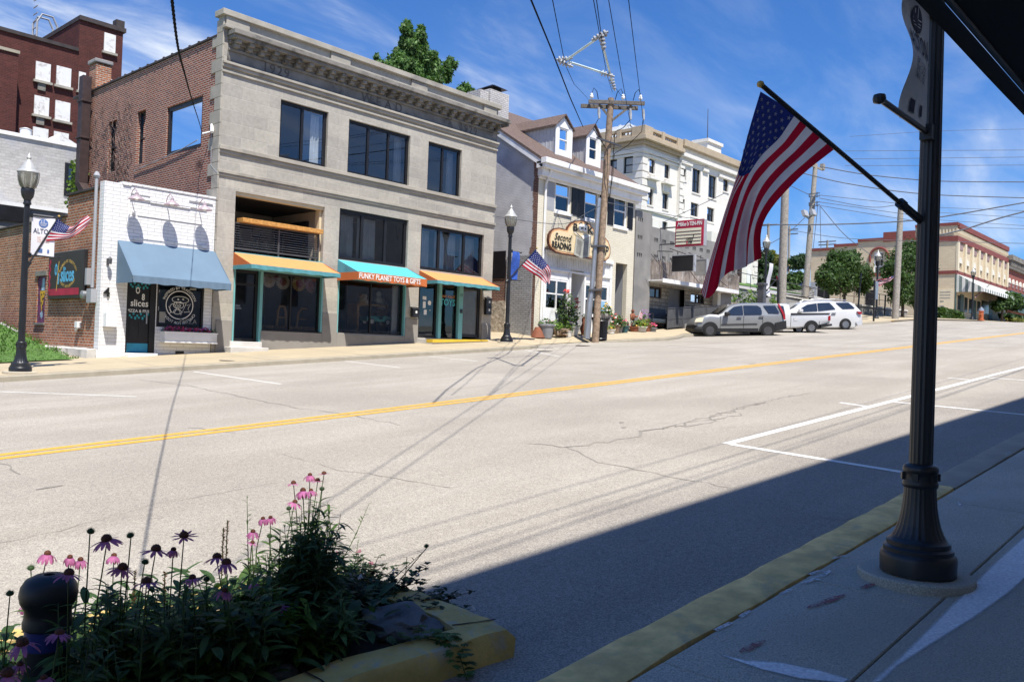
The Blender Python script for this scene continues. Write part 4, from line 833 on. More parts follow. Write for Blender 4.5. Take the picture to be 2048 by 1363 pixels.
q2=MB();q2.text('O',.48,lambda x,y,z:sy(0)(x-.72,y+.16,z),.002,0,.012,res=2,sx=.55);q2.text('8',.46,lambda x,y,z:sy(0)(x-.52,y-.12,z),.002,0,.012,res=2,sx=.6);q.v=[(a,b-.16,c)for a,b,c in q.v];
q.add(q2.v,q2.f);q.build('slices_lettering',K['sign_blue'],t)
q=MB();q.text('INSPIRED BY TRADITION',.13,lambda x,y,z:sy(0)(x+.2,y+.40,z),.002,arc=.8,res=2);q.text('CRAFTED FOR TODAY',.12,lambda x,y,z:sy(0)(x+.16,y-.34,z),.002,arc=-.9,res=2);q.tube([sy(0)(-.62,-.45,.004),sy(0)(-.48,.42,.004)],.012,4);q.build('gold_lettering',K['letter_gold'],t)
# painted slot window
k('mural_yellow',(.66,.38,.03),.6);k('mural_purple',(.13,.03,.10),.6,var=.6,scale=7);k('mural_blue',(.35,.5,.62),.6,var=.4,scale=8)
yc=(MW[0]+MW[1])/2;z0,z1=MW[2],MW[3]
t=thing('mural','narrow painted panel of a pizza slice in the old brick wall','mural',(SX,yc,z0))
lb=LB(*sf2);lb.lb(MW[0],MW[1],z0,z1,.04,.08);lb.build('board',K['mural_purple'],t)
hh=z1-z0;mb=MB();mb.poly([(SX+.036,yc-.26,z0+hh*.68),(SX+.036,yc+.2,z0+hh*.68),(SX+.036,yc+.02,z0+hh*.22)]);mb.build('slice',K['mural_yellow'],t)
mb=MB();mb.poly([(SX+.037,yc-.2,z0+hh*.69),(SX+.037,yc+.1,z0+hh*.69),(SX+.037,yc+.0,z0+hh*.95),(SX+.037,yc-.15,z0+hh*.95)]);mb.poly([(SX+.037,yc-.05,z0+hh*.26),(SX+.037,yc+.14,z0+hh*.2),(SX+.037,yc+.0,z0+hh*.08),(SX+.037,yc-.12,z0+hh*.14)]);mb.build('figure',K['mural_blue'],t)
mb=MB();
for dy,f_ in((-.14,.62),(.05,.60),(-.05,.50),(.04,.42),(-.06,.36),(-.12,.52)):mb.add([(SX+.034,yc+dy+.04*math.cos(i),z0+hh*f_+.04*math.sin(i))for i in(0,1,2,3,4,5)],[(0,1,2,3,4,5)])
mb.build('spots',K['letter_black'],t)
lb=LB(*sf2);lb.lb(MW[0]-.1,MW[1]+.1,z1,z1+.14,-.04,.02);lb.lb(MW[0]-.06,MW[1]+.06,z0-.06,z0,-.05,.05);lb.build('lintel',K['limestone_dark'],t)
# whitewashed footing along the side, rubble beyond it
mb=MB();ya=sp(82,700)[0];n=14;vs=[]
for i in range(n+1):
    y=FY-.02+(ya-FY)*i/n;zt=onX(195,700,SX).z+.02+rnd.uniform(-.015,.015);vs+=[(SX-.34+rnd.uniform(-.03,.03),y,zb),(SX-.32+rnd.uniform(-.03,.03),y,zt),(SX-.02,y,zt+.03)]
mb.add(vs,[(i*3+j,(i+1)*3+j,(i+1)*3+j+1,i*3+j+1)for i in range(n)for j in range(2)]+[(0,1,2),(n*3,n*3+2,n*3+1)]);tag(mb.build('low_footing',K['pale_conc'],org=(SX-.3,FY+1,zb)),'low whitewashed concrete footing along the old brick side wall','footing')
def rock(c,r,m,name,label,cat,seed=0,flat=.6,group=None):
    bm=bmesh.new();bmesh.ops.create_icosphere(bm,subdivisions=3,radius=1);rr=random.Random(seed);off=Vector((rr.uniform(0,99),rr.uniform(0,99),0))
    from mathutils import noise
    for v in bm.verts:n_=noise.noise(v.co*1.1+off)*.55+noise.noise(v.co*3.3+off)*.16;v.co*=1+n_;v.co=Vector((v.co.x*r[0],v.co.y*r[1],v.co.z*r[2]))
    me=bpy.data.meshes.new(name);bm.to_mesh(me);bm.free();me.materials.append(m);me.polygons.foreach_set('use_smooth',[True]*len(me.polygons));me.set_sharp_from_angle(angle=R_(32));o=bpy.data.objects.new(name,me);COL.objects.link(o);o.location=c;o['org']=tuple(c);return tag(o,label,cat,group)
for i in range(11):
    p=onX(2+i*4.0,652+i*2.2+rnd.uniform(-2,2),SX-.3);rock(p,(.12,rnd.uniform(.16,.28),rnd.uniform(.08,.12)),K['grey_conc'],'rubble_stone','pale rubble stone at the foot of the old brick side wall','stone',i,group='rubble at the foot of the side wall')
# grass tufts on the bank
K['grass']=leafm('grass_blade',(.085,.18,.03),scale=3)
mb=MB()
for i in range(6500):
    x=rnd.uniform(3.2,9.0);y=rnd.uniform(FY-.3,FY+6)
    z=PZ(x,FY)+.02+max(0,y-FY)*.16;h=rnd.uniform(.03,.085);a=rnd.uniform(0,6.28);dx,dy=math.cos(a)*.022,math.sin(a)*.022;lx,ly=rnd.uniform(-.06,.06),rnd.uniform(-.06,.06)
    mb.add([(x-dx,y-dy,z),(x+dx,y+dy,z),(x+lx,y+ly,z+h)],[(0,1,2)])
tag(mb.build('grass',K['grass'],clean=False),'short green grass on the bank left of the pizza shop','grass',kind='stuff')

# ================================================================ buildings behind on the left
RY=58.0
red=thing('brick_factory','tall dark red brick building with boarded white windows','building',(10,RY,0))
def ry(*px):return onY(*px,RY)
rx0=ry(-120,100).x;rx1=ry(157,103).x;rtx=ry(246,68).x;zt=ry(100,88).z;ztw=ry(200,52).z
mb=MB();mb.box(rx0,rx1,RY,RY+12,-3,zt);mb.box(rx1-.01+.011,rtx,RY-.02,RY+8.5,-3,ztw);pb=onY(37,111,RY-1.2);mb.box(rx0-.2,pb.x,RY-1.2,RY-.001,-3,onY(18,104,RY-1.2).z);mb.build('wall',K['brick_dark'],red)
mb=MB();mb.box(rx0-.1,rx1-.02,RY-.12,RY+.3,zt+.001,zt+.22);mb.box(rx1-.05,rtx+.15,RY-.16,RY+8.6,ztw+.001,ztw+.28);mb.box(rtx-.5,rtx+.05,RY-.1,RY+.5,ztw+.281,ztw+.75);mb.build('coping',K['coping_tile'],red);
mb=MB();mb.box(rx0-.25,pb.x+.05,RY-1.3,RY-.02,onY(18,103.5,RY-1.2).z,onY(18,103.5,RY-1.2).z+.18);mb.build('ledge',K['curb_conc'],red)
k('board_white',(.72,.71,.69),.7,var=.06,scale=1.5,dirt=(.42,.38,.34),dscale=2.2)
for(x0,y0,x1,y1,lv)in((72,122,100,166,1),(113.5,131,141,176,0),(158,143,170,184,0),(200,153,222,200,0),(69,190,97,234,1),(111,200,139,245,0),(66,253,95,300,0),(108,262,136,300,0),(209,65,230,108,0),(196,222,218,262,0)):
    a,b=onY(x0,y0,RY-.06),onY(x1,y1,RY-.06);mb=MB();mb.box(a.x,b.x,RY-.1,RY-.021,b.z,a.z);w_=mb.build('boarded_window',K['board_white'],red);mb=MB();mb.box(a.x-.12,b.x+.12,RY-.2,RY-.021,b.z-.15,b.z-.004);mb.build('sill',K['limestone_plain'],w_)
    if lv:mb=MB();mb.box(a.x+.15,b.x-.25,RY-.1,RY-.03,b.z-.6,b.z-.16);mb.build('vent',K['limestone_dark'],w_)
xl=ry(158,60).x
mb=MB();mb.box(xl-.08,xl-.005,RY+2.2,RY+4.6,ztw-4.9,ztw-1.8);mb.build('door',K['rust_brown'],red)
mb=MB();
for yy in(RY+6.2,RY+7):mb.tube([(xl-.5,yy,zt-.0),(xl-.5,yy,ztw+1.2),(xl-.2,yy,ztw+1.8),(xl+.5,yy,ztw+1.8),(xl+.8,yy,ztw+1.2),(xl+.8,yy,ztw)],.07,6)
for i in range(10):mb.tube([(xl-.5,RY+6.2,zt+.4+i*.5),(xl-.5,RY+7,zt+.4+i*.5)],.04,5)
mb.build('ladder',K['grey_paint'],red)
WY=44.0
k('white_brick_old',(.50,.48,.45),.85,var=.25,scale=.6,bump=.01,bscale=6,dirt=(.33,.33,.35),dscale=.35)
K['brick_whiteold']=brick('brick_whiteold',(.44,.425,.40),(.37,.355,.335),(.38,.36,.33),w=.4,h=.14,stain=(.36,.36,.38),sfac=(.5,.68),sscale=.25)
wb_=thing('painted_building','old white painted brick building behind the pizza shop','building',(0,WY,0))
wx1=onY(175,300,WY).x;zw=onY(75,281,WY).z;zs=onY(70,424,WY-2).z
mb=MB();mb.box(-22,wx1,WY,WY+10,-3,zw);mb.build('wall',K['brick_whiteold'],wb_)
mb=MB();mb.box(-22.1,wx1+.1,WY-.1,WY+.35,zw,zw+.16);mb.build('coping',K['white_paint'],wb_)
mb=MB();mb.box(-22,wx1,WY-3,WY-.002,-3,zs);mb.build('lower_wall',K['grey_conc'],wb_);mb=MB();mb.box(-22,wx1,WY-3.1,WY-.1,zs+.001,zs+.16);mb.build('ledge',K['white_paint'],wb_)
a,b=onY(130,325,WY),onY(149,395,WY);window(wb_,((0,WY,0),(1,0,0),(0,1,0)),a.x,b.x,b.z,a.z,rows=(.35,),fw=.16,rec=-.06,glass=K['glass'])
mb=MB();a=onY(52,262,WY+3);mb.lathe([(.27,-1.5),(.27,.05),(.3,.08),(.08,.16)],(a.x,WY+3,a.z),20);mb.build('roof_vent',K['white_paint'],wb_,smooth='auto')
a=onY(118,262,WY+5);mb=MB();mb.prism([(a.x-.7,WY+4,a.z-2),(a.x-.7,WY+4,a.z-.9),(a.x-.3,WY+4,a.z-.35),(a.x+.6,WY+4,a.z-.75),(a.x+.6,WY+4,a.z-2)],(0,1.5,0));mb.build('roof_hatch',K['board_white'],wb_)
mb=MB();a=onY(22,417,WY-3);mb.box(a.x-1.5,a.x+.7,WY-3.12,WY-3.002,a.z-.55,a.z+.1);mb.build('wall_opening',K['black_metal'],wb_)
# vines drying on the far end of the brick side wall and the green creeper below
K['vine_dry']=leafm('dry_vine',(.19,.13,.11),.4,.1);K['ivy']=leafm('ivy_leaf',(.13,.22,.035),.4,.45)
mb=MB()
for i in range(190):
    y=30.2+abs(rnd.gauss(0,2.6));z=rnd.uniform(3.6,8.8)
    if y>35:continue
    pts=[(SXm-.03,y,z)]
    for j in range(6):y+=rnd.uniform(-.18,.18);z-=rnd.uniform(.02,.2);pts.append((SXm-rnd.uniform(.02,.07),y,z))
    mb.tube(pts,.007,3,cap=False)
tag(mb.build('dry_vine',K['vine_dry'],clean=False),'dry brown vine stems clinging to the far end of the brick side wall','vine',kind='stuff')
mb=MB();a=onX(148,368,SXm-.3)
for i in range(240):
    y=a.y+rnd.gauss(0,.35);z=a.z+rnd.uniform(-.9,.9);p=Vector((SXm-rnd.uniform(.05,.35),y,z));d=Vector((rnd.gauss(0,.5)-.6,rnd.gauss(0,.6),rnd.gauss(0,.7))).normalized();o=d.orthogonal().normalized()*.09;q_=d.cross(o.normalized())*.08;mb.quad(p-o,p-q_,p+o,p+q_)
tag(mb.build('creeper',K['ivy'],org=a,clean=False),'bright green creeper growing where the brick side wall meets the white building','creeper')
# ================================================================ old brick bookshop with dormers
BX0,BX1=onY(1069,600).x,onY(1268,500).x
K['brick_cream']=brick('brick_cream',(.70,.655,.53),(.66,.61,.49),(.56,.52,.42),w=.3,h=.085,mo=.008,bump=.012,nvar=.12,stain=(.46,.40,.30),sfac=(.6,.8),sscale=.8)
def worn_paint():
    """grey paint peeled off old brick near the street corner, lower course left bare"""
    m=brick('brick_grey_worn',(.20,.085,.055),(.13,.055,.04),(.26,.21,.17),mo=.013,bump=.03,nvar=.5)
    nt=m.node_tree;N,L=nt.nodes,nt.links;b=N['Principled BSDF'];p=_pos(nt);old=b.inputs[0].links[0].from_socket
    s=N.new('ShaderNodeSeparateXYZ');L.new(p,s.inputs[0])
    def lin_(sock,a,c):return _range(nt,sock,a,c,0,1,False)
    hi=lin_(s.outputs[2],3.2,4.9);edge=lin_(s.outputs[1],FY+.1,FY+.55)
    mm=N.new('ShaderNodeMath');mm.operation='MULTIPLY';L.new(hi,mm.inputs[0]);L.new(edge,mm.inputs[1])
    ad=N.new('ShaderNodeMath');ad.operation='MULTIPLY_ADD';ad.inputs[1].default_value=.9;L.new(_noise(nt,p,2.2,7,.65),ad.inputs[0]);L.new(mm.outputs[0],ad.inputs[2])
    L.new(_mix(nt,_range(nt,ad.outputs[0],.80,.95),old,_mix(nt,_range(nt,_noise(nt,p,1.4,6),.3,.7),(.60,.605,.62),(.48,.485,.50))),b.inputs[0]);return m
K['brick_grey']=worn_paint()
k('roof_shingle',(.125,.088,.074),.95,var=.35,scale=14,bump=.02,bscale=22);k('siding',(.50,.51,.52),.6,var=.08);k('rubble_wall',(.40,.35,.28),.95,var=.4,scale=5,bump=.12,bscale=6)
book=thing('bookshop','painted brick bookshop with two dormers and a big cloud shaped sign','building',(BX0,FY,GZ(BX0,FY)))
ZE=onY(1085,318).z;zb=-1.5
def brect(tl,br):a,b,c,d=rt(tl,br);return a,b,c,d
F1,F2,F3=brect((1112,356),(1140,428)),brect((1171,371),(1196,443)),brect((1229.5,386),(1252.5,457))
SH=(onY(1088,560).x,onY(1222,560).x,.55,onY(1090,500).z)
PA=(onY(1230,580).x,onY(1253,580).x,1.1,onY(1240,526).z)
mb=MB();mb.wall((BX0,FY,zb),(1,0,0),(0,1,0),BX1-BX0,ZE-zb,[(a-BX0,b-BX0,c-zb,d-zb)for a,b,c,d in(F1,F2,F3,SH,PA)],.25)
mb.quad((BX1,FY,zb),(BX1,FY+12,zb),(BX1,FY+12,ZE),(BX1,FY,ZE));mb.build('wall',K['brick_cream'],book)
room(book,fr,PA[0],PA[1],PA[2],PA[3],.25,3.5,K['grey_paint'],'passage')
for q in(F1,F2,F3):room(book,fr,q[0]-.2,q[1]+.2,q[2]-.3,q[3]+.2,.26,3)
for q,shl in((F1,(0,1)),(F2,(1,1)),(F3,(1,1))):
    w=window(book,fr,q[0],q[1],q[2],q[3],rows=(.5,),fw=.085,rec=.05,glass=K['glass'],fm=K['white_paint'],hung=True,sill=K['white_paint'])
    lb=LB(*fr);lb.lb(q[0]-.03,q[1]+.03,q[3]+.0,q[3]+.11,-.05,.06);lb.build('head_moulding',K['white_paint'],w)
    for s_,u0,u1 in((0,q[0]-.56,q[0]-.06),(1,q[1]+.06,q[1]+.52)):
        lb=LB(*fr)
        if shl[s_]:
            lb.lb(u0,u1,q[2]+.0,q[3]-.02,-.03,-.002)
            for i in range(22):zz=q[2]+.08+(q[3]-q[2]-.2)*i/22;lb.lb(u0+.05,u1-.05,zz,zz+.03,-.045,-.03)
            lb.build('shutter',K['black_frame'],w)
        elif s_==0:lb.lb(u0,u1,q[2]-.05,q[3]+.05,-.004,.01);lb.build('shutter_mark',K['grey_paint'],w)
for q,lab in((F1,'grey blue curtain in the left upper window of the bookshop'),(F2,'grey blue curtain in the middle upper window of the bookshop'),(F3,'grey blue curtain in the right upper window of the bookshop')):curtain(fr,q[0]+.12,q[1]-.12,q[2]+.8,q[3]-.1,.4,lab,5)
# side gable wall
YK=FY+12;a,b=onX(1068.5,306.6,BX0),onX(997,257.7,BX0);sl=(b.z-a.z)/(b.y-a.y);ye=FY-.35;ze=a.z+sl*(ye-a.y);yr=FY+6.2;zr=ze+sl*(yr-ye)
RZ=lambda y:ze+sl*(y-ye)
mb=MB();mb.poly([(BX0,FY,zb),(BX0,YK,zb),(BX0,YK,RZ(FY)-.1),(BX0,yr,zr-.12),(BX0,FY,RZ(FY)-.12)]);mb.build('side_wall',K['brick_grey'],book)
lb=LB(*side(BX0));p=onX(1000,560,BX0);yy=onX(1012,600,BX0).y
k('patched_grey',(.36,.36,.36),.8,var=.15,scale=1.5,bump=.006,bscale=30)
lb.lb(FY+.16,onX(1013,570,BX0).y,zb,onX(1013,513,BX0).z,-.05,-.004);ptc=lb.build('rendered_patch',K['brick_grey2']if 'brick_grey2' in K else brick('brick_grey_plain',(.37,.375,.38),(.30,.305,.31),(.22,.22,.22),w=.3,h=.095,mo=.02,bump=.02,nvar=.3),book)
lb=LB(*side(BX0));a=onX(1018,525,BX0);lb.lb(a.y+.2,a.y+1.6,a.z-.7,a.z+.55,-.03,-.004);lb.build('boarded_opening',K['black_frame'],book)
lb=LB(*side(BX0));lb.lb(FY+1.6,FY+9,zb,onX(990,602,BX0).z,-.16,-.004);lb.build('stone_base',K['rubble_wall'],book)
# roof, eaves, gutter and downspout
mb=MB();e=.12
for y0,y1 in((ye,yr),(yr,2*yr-ye)):
    za,zb_=RZ(y0)if y0<yr else zr,zr if y1==yr else RZ(ye)
    mb.prism([(BX0-.22,y0,za),(BX0-.22,y1,zb_),(BX0-.22,y1,zb_+e),(BX0-.22,y0,za+e)],(BX1-BX0+.55,0,0))
roof=mb.build('roof',K['roof_shingle'],book)
mb=MB();mb.prism([(BX0-.20,ye-.0,RZ(ye)-.30),(BX0-.20,yr,zr-.30),(BX0-.20,yr,zr-.005),(BX0-.20,ye,RZ(ye)-.005)],(.12,0,0));mb.build('bargeboard',K['white_paint'],book)
gz=RZ(ye)
lb=LB(*fr);lb.lb(BX0-.25,BX1+.35,gz-.12,gz+.12,-.62,-.30);lb.lb(BX0-.2,BX1+.3,gz-.30,gz-.121,-.50,-.003);lb.lb(BX0-.1,BX1+.15,gz-.62,gz-.301,-.28,-.003);lb.lb(BX0-.05,BX1+.1,gz-.72,gz-.621,-.12,-.003);lb.lb(BX0-.2,BX1+.3,gz-.121,gz+.0,-.3,.0)
lb.build('eaves_cornice',K['white_paint'],book,bevel=.015)
p=onY(1088,450);mb=MB();mb.tube([(p.x-.05,FY-.38,gz-.1),(p.x-.05,FY-.36,gz-.35),(p.x-.06,FY-.08,gz-.9),(p.x-.08,FY-.07,1.0)],.055,8);mb.build('downspout',K['white_paint'],book)
# dormers: gabled, grey siding cheeks, white front
def dormer(x0,x1,ztop_px,sill_px,peak_px,wtl,wbr):
    lo,hi=FY-.2,FY+4
    for _ in range(40):
        Y=(lo+hi)/2;z=onY(*sill_px,Y).z
        if z>RZ(Y)+.12:lo=Y
        else:hi=Y
    xa,xb=onY(x0,ztop_px,Y).x,onY(x1,ztop_px+5,Y).x;z0=RZ(Y)+.1;zt=onY(x0,ztop_px,Y).z;zp=onY(*peak_px,Y).z;xm=(xa+xb)/2;yb_=Y+(zp-RZ(Y))/sl+.1
    mb=MB();mb.add([(xa,Y,z0),(xa,Y,zt),(xa,Y+(zt-z0)/sl,zt),(xb,Y,z0),(xb,Y,zt),(xb,Y+(zt-z0)/sl,zt)],[(0,1,2),(3,5,4)])
    for i in range(12):
        y=Y+.12+i*.22;zl=RZ(y)+.1
        if zl<zt:mb.box(xa-.015,xa+.01,y,y+.02,zl,zt)
    d_=mb.build('dormer',K['siding'],book)
    u0,u1,z_0,z_1=rect(wtl,wbr,Y);w_=MB();w_.wall((xa,Y,z0-.1),(1,0,0),(0,1,0),xb-xa,zt-z0+.1,[(u0-xa,u1-xa,z_0-z0+.1,z_1-z0+.1)],.1);w_.poly([(xa,Y,zt),(xb,Y,zt),(xm,Y,zp-.06)]);w_.box(xa-.06,xa+.1,Y-.04,Y-.001,z0-.1,zt);w_.box(xb-.1,xb+.06,Y-.04,Y-.001,z0-.1,zt);w_.box(xa-.08,xb+.08,Y-.06,Y-.002,z0-.2,z0-.05);w_.build('front',K['white_paint'],d_)
    f2=((0,Y,0),(1,0,0),(0,1,0));window(d_,f2,u0,u1,z_0,z_1,rows=(.5,),fw=.07,rec=.03,fm=K['white_paint'],glass=K['glass'],hung=True);room(d_,f2,u0,u1,z_0,z_1,.13,.9)
    r_=MB();ov=.14
    for sx_,xx in((-1,xa-ov),(1,xb+ov)):zz=zt-ov*(zp-zt)/(xm-xa);r_.prism([(xx,Y-.12,zz),(xm,Y-.12,zp),(xm,Y-.12,zp+.07),(xx,Y-.12,zz+.07)],(0,yb_-Y+.4,0))
    r_.build('dormer_roof',K['roof_shingle'],d_)
dormer(1113,1143,247,(1128,313),(1131,232),(1119,253),(1136,306));dormer(1174,1200,268,(1187,332),(1192,252),(1179,273),(1194,323))
# chimney with a metal cap
CY=FY+2.9;a,b=onY(980,200,CY),onY(1018,200,CY);K['brick_whitewash']=brick('brick_whitewash',(.55,.53,.51),(.48,.46,.44),(.30,.28,.26),w=.26,h=.09,nvar=.4,stain=(.24,.10,.07),sfac=(.60,.70),sscale=1.2)
mb=MB();mb.box(a.x,b.x-.0,CY,CY+1.0,RZ(CY)-.5,onY(1000,184,CY).z);mb.box(a.x-.55,a.x-.002,CY+.1,CY+.95,RZ(CY)-.5,onY(1000,190,CY).z);c_=mb.build('chimney',K['brick_whitewash'],book)
zt=onY(1000,184,CY).z;xm=(a.x+b.x)/2;mb=MB();mb.prism([(xm-.5,CY-.05,zt+.18),(xm+.5,CY-.05,zt+.18),(xm,CY+.4,zt+.42)],(0,.001,0));mb.add([(xm-.5,CY-.05,zt+.18),(xm+.5,CY-.05,zt+.18),(xm+.5,CY+1.0,zt+.18),(xm-.5,CY+1.0,zt+.18),(xm,CY+.5,zt+.45)],[(0,1,4),(1,2,4),(2,3,4),(3,0,4),(0,1,2,3)]);mb.box(xm-.3,xm+.3,CY+.2,CY+.8,zt,zt+.179);mb.build('chimney_cap',K['black_metal'],c_)
# white timber shop front
shp=thing('timber_shopfront','white timber shop front with recessed yellow door below the bookshop sign','shop front',(SH[0],FY,1.0))
a,b,c,d=SH;P_=lambda px,py:onY(px,py)
wl_=brect((1085,554),(1135.5,622));wr_=brect((1171,566),(1216,634));do=(onY(1140.5,600).x,onY(1167,600).x)
wl_=(max(wl_[0],a+.14),wl_[1],wl_[2],wl_[3])
lb=LB(*fr);zmid=onY(1110,542).z
mb=MB();mb.wall((a,FY+.03,zb),(1,0,0),(0,1,0),b-a,d-zb,[(wl_[0]-a,wl_[1]-a,wl_[2]-zb,wl_[3]-zb),(wr_[0]-a,wr_[1]-a,wr_[2]-zb,wr_[3]-zb),(do[0]-a,do[1]-a,0,onY(1150,540).z-zb)],.12)
mb.build('panelling',K['white_paint'],shp)
for i in range(40):u=a+.05+(b-a-.1)*i/39;lb.lb(u,u+.02,onY(1100,520).z-.28,d-.14,-.005,.03)
lb.lb(a-.06,b+.06,d-.13,d+.02,-.10,.03);lb.lb(a,b,zmid+.02,zmid+.10,-.05,.03);lb.lb(a-.04,a+.12,zb,d-.131,-.04,.03);lb.lb(b-.12,b+.04,zb,d-.131,-.04,.03);lb.lb(do[0]-.12,do[0],zb,zmid+.01,-.03,.03);lb.lb(do[1],do[1]+.12,zb,zmid+.01,-.03,.03)
lb.lb(a,do[0]-.121,zb,wl_[2]-.75,-.03,.03);lb.lb(do[1]+.121,b,zb,wr_[2]-.7,-.03,.03);lb.build('trim',K['white_paint'],shp,bevel=.006)
for q,cols in((wl_,(.5,)),(wr_,(.5,))):window(shp,fr,*q,cols=cols,rows=(.52,),fw=.09,rec=.04,fm=K['white_paint'],glass=K['glass'],name='shop_window');room(shp,fr,q[0],q[1],q[2],q[3],.16,2.2)
zdt=onY(1150,540).z;room(shp,fr,do[0],do[1],.7,zdt,.15,1.3,K['white_paint'],'porch')
lb=LB(*fr);zd=onY(1150,583).z;lb.lb(do[0]+.02,do[1]-.3,.8,zd,1.22,1.28);lb.lb(do[0],do[1],zd,zd+.12,1.2,1.29);dr=lb.build('door',K['cream'],shp)
lb=LB(*fr);lb.lb(do[0]+.2,do[1]-.5,1.9,zd-.15,1.2,1.219);lb.lb(do[0]+.12,do[1]-.4,zd+.2,zdt-.15,1.2,1.3);lb.build('door_glass',K['darkglass'],dr)
# sign, cut to shape, with border, letters and the open book
ol=[(385,400),(395,330),(420,285),(470,247),(540,240),(600,255),(640,265),(655,225),(700,172),(760,145),(830,138),(900,158),(960,200),(1000,250),(1028,320),(1060,345),(1110,355),(1160,372),(1205,425),(1232,500),(1235,590),(1212,655),(1165,695),(1100,692),(950,662),(750,628),(560,598),(485,575),(425,525),(393,465)]
YS=FY-.42;SP=lambda u,v,y=YS:onY(1040+u/6.817,420+v/6.817,y)
cu_=sum((Vector(q)for q in ol),Vector((0,0)))/len(ol)
k('sign_tan',(.74,.60,.37),.5,var=.03);k('sign_orange',(.62,.36,.18),.5);k('sign_line',(.10,.03,.015),.5);k('page_grey',(.36,.36,.32),.6);k('page_light',(.56,.55,.50),.6)
sg=thing('shop_sign','cream cloud shaped book shop sign with a grey open book','sign',SP(800,420))
for nm,sc_,m,dy in(('board',1.0,'sign_line',0),('border',.972,'sign_orange',-.012),('face',.925,'sign_tan',-.024)):
    pts=[SP(*(cu_+(Vector(q)-cu_)*sc_))for q in ol];
    if sc_<1:  # even inset
        P2=[Vector((p.x,p.z))for p in(SP(*q)for q in ol)];n=len(P2);out=[];area=sum(P2[i].x*P2[(i+1)%n].y-P2[(i+1)%n].x*P2[i].y for i in range(n));sg_=1 if area>0 else-1;off=.05 if sc_>.95 else.125
        for i in range(n):t=(P2[(i+1)%n]-P2[i-1]).normalized();nn=Vector((-t.y,t.x))*sg_;out.append(P2[i]+nn*off)
        pts=[Vector((q.x,YS,q.y))for q in out]
    q=MB();q.prism([(p.x,YS+dy,p.z)for p in pts],(0,.10 if sc_==1 else.011,0));q.build(nm,K[m],sg)
o_=SP(0,0)
def stx(mb,t,size,u,v,dy=.045,**kw):p=SP(u,v);mb.text(t,size,lambda x,y,z:(p.x+x,YS-dy-z,p.z+y),.004,**kw)
sw=lambda u0,u1:SP(u1,440).x-SP(u0,440).x
q=MB();stx(q,'Second',.44,572,378,shear=.35,bold=.003,res=3,fitw=sw(455,690));stx(q,'READING',.40,560,492,bold=.012,res=3,fitw=sw(430,692));stx(q,'B',.50,745,240,bold=.004,fitw=sw(722,778));stx(q,'K',.50,950,283,bold=.004,fitw=sw(918,985));stx(q,'SHOP',.62,1083,545,bold=.004,shear=.1,fitw=sw(968,1196))
q.build('lettering',K['letter_black'],sg)
for(u,v)in((822,238),(872,248)):
    p=SP(u,v);q=MB();q.lathe([(.17,0),(.17,.03)],(p.x,YS-.03,p.z),24,axis=Matrix.Rotation(R_(90),3,'X'));e_=q.build('round_letter',K['letter_white'],sg);q=MB();q.lathe([(.05,0),(.05,.005)],(p.x+.04,YS-.062,p.z-.03),14,axis=Matrix.Rotation(R_(90),3,'X'));q.build('dot',K['letter_black'],e_)
q=MB();
for(u,v)in((812,190),(905,205)):q.tube([SP(u,v,YS-.05),SP(u+14,v-25,YS-.05),SP(u+36,v-12,YS-.05)],.018,5)
q.build('brow',K['letter_black'],sg)
bk=[(765,345),(800,325),(865,400),(840,640),(735,610)]
q=MB();A=[SP(u,v,YS-.05)for u,v in((770,335),(735,605))];Bm=[SP(u,v,YS-.10)for u,v in((862,405),(835,655))];Cc=[SP(u,v,YS-.16)for u,v in((972,355),(935,640))]
q.quad(A[0],Bm[0],Bm[1],A[1]);q.quad(Bm[0],Cc[0],Cc[1],Bm[1]);bo=q.build('book',K['page_grey'],sg)
q=MB();q.poly([SP(755,295,YS-.06),SP(800,325,YS-.12),SP(862,403,YS-.13),SP(735,300,YS-.05)]);q.poly([SP(835,345,YS-.05),SP(862,400,YS-.12),SP(970,352,YS-.17),SP(950,340,YS-.05)]);q.build('page',K['page_light'],bo)
q=MB()
lerp=lambda a,b,t:a+(b-a)*t
for i in range(15):
    t=.14+i*.05
    for l,r_ in((A,Bm),(Bm,Cc)):s0,s1=(.2,.85)if l is A else(.15,.8);a_,b_=lerp(l[0],l[1],t),lerp(r_[0],r_[1],t);p0,p1=lerp(a_,b_,s0),lerp(a_,b_,s1);dn=Vector((0,-.006,0));q.quad(p0+dn,p1+dn,p1+dn+Vector((0,0,-.03)),p0+dn+Vector((0,0,-.03)))
q.build('printed_lines',K['steel_text'],bo)
q=MB();
for u,v in((610,262),(1000,255)):p=SP(u,v);q.tube([(p.x,YS+.02,p.z-.1),(p.x,FY,p.z+.7)],.012,5)
q.tube([(SP(560,500).x,YS+.09,SP(560,500).z),(SP(560,500).x,FY,SP(560,500).z)],.03,6);q.tube([(SP(1000,560).x,YS+.09,SP(1000,560).z),(SP(1000,560).x,FY,SP(1000,560).z)],.03,6);q.build('bracket',K['dark_steel'],sg)

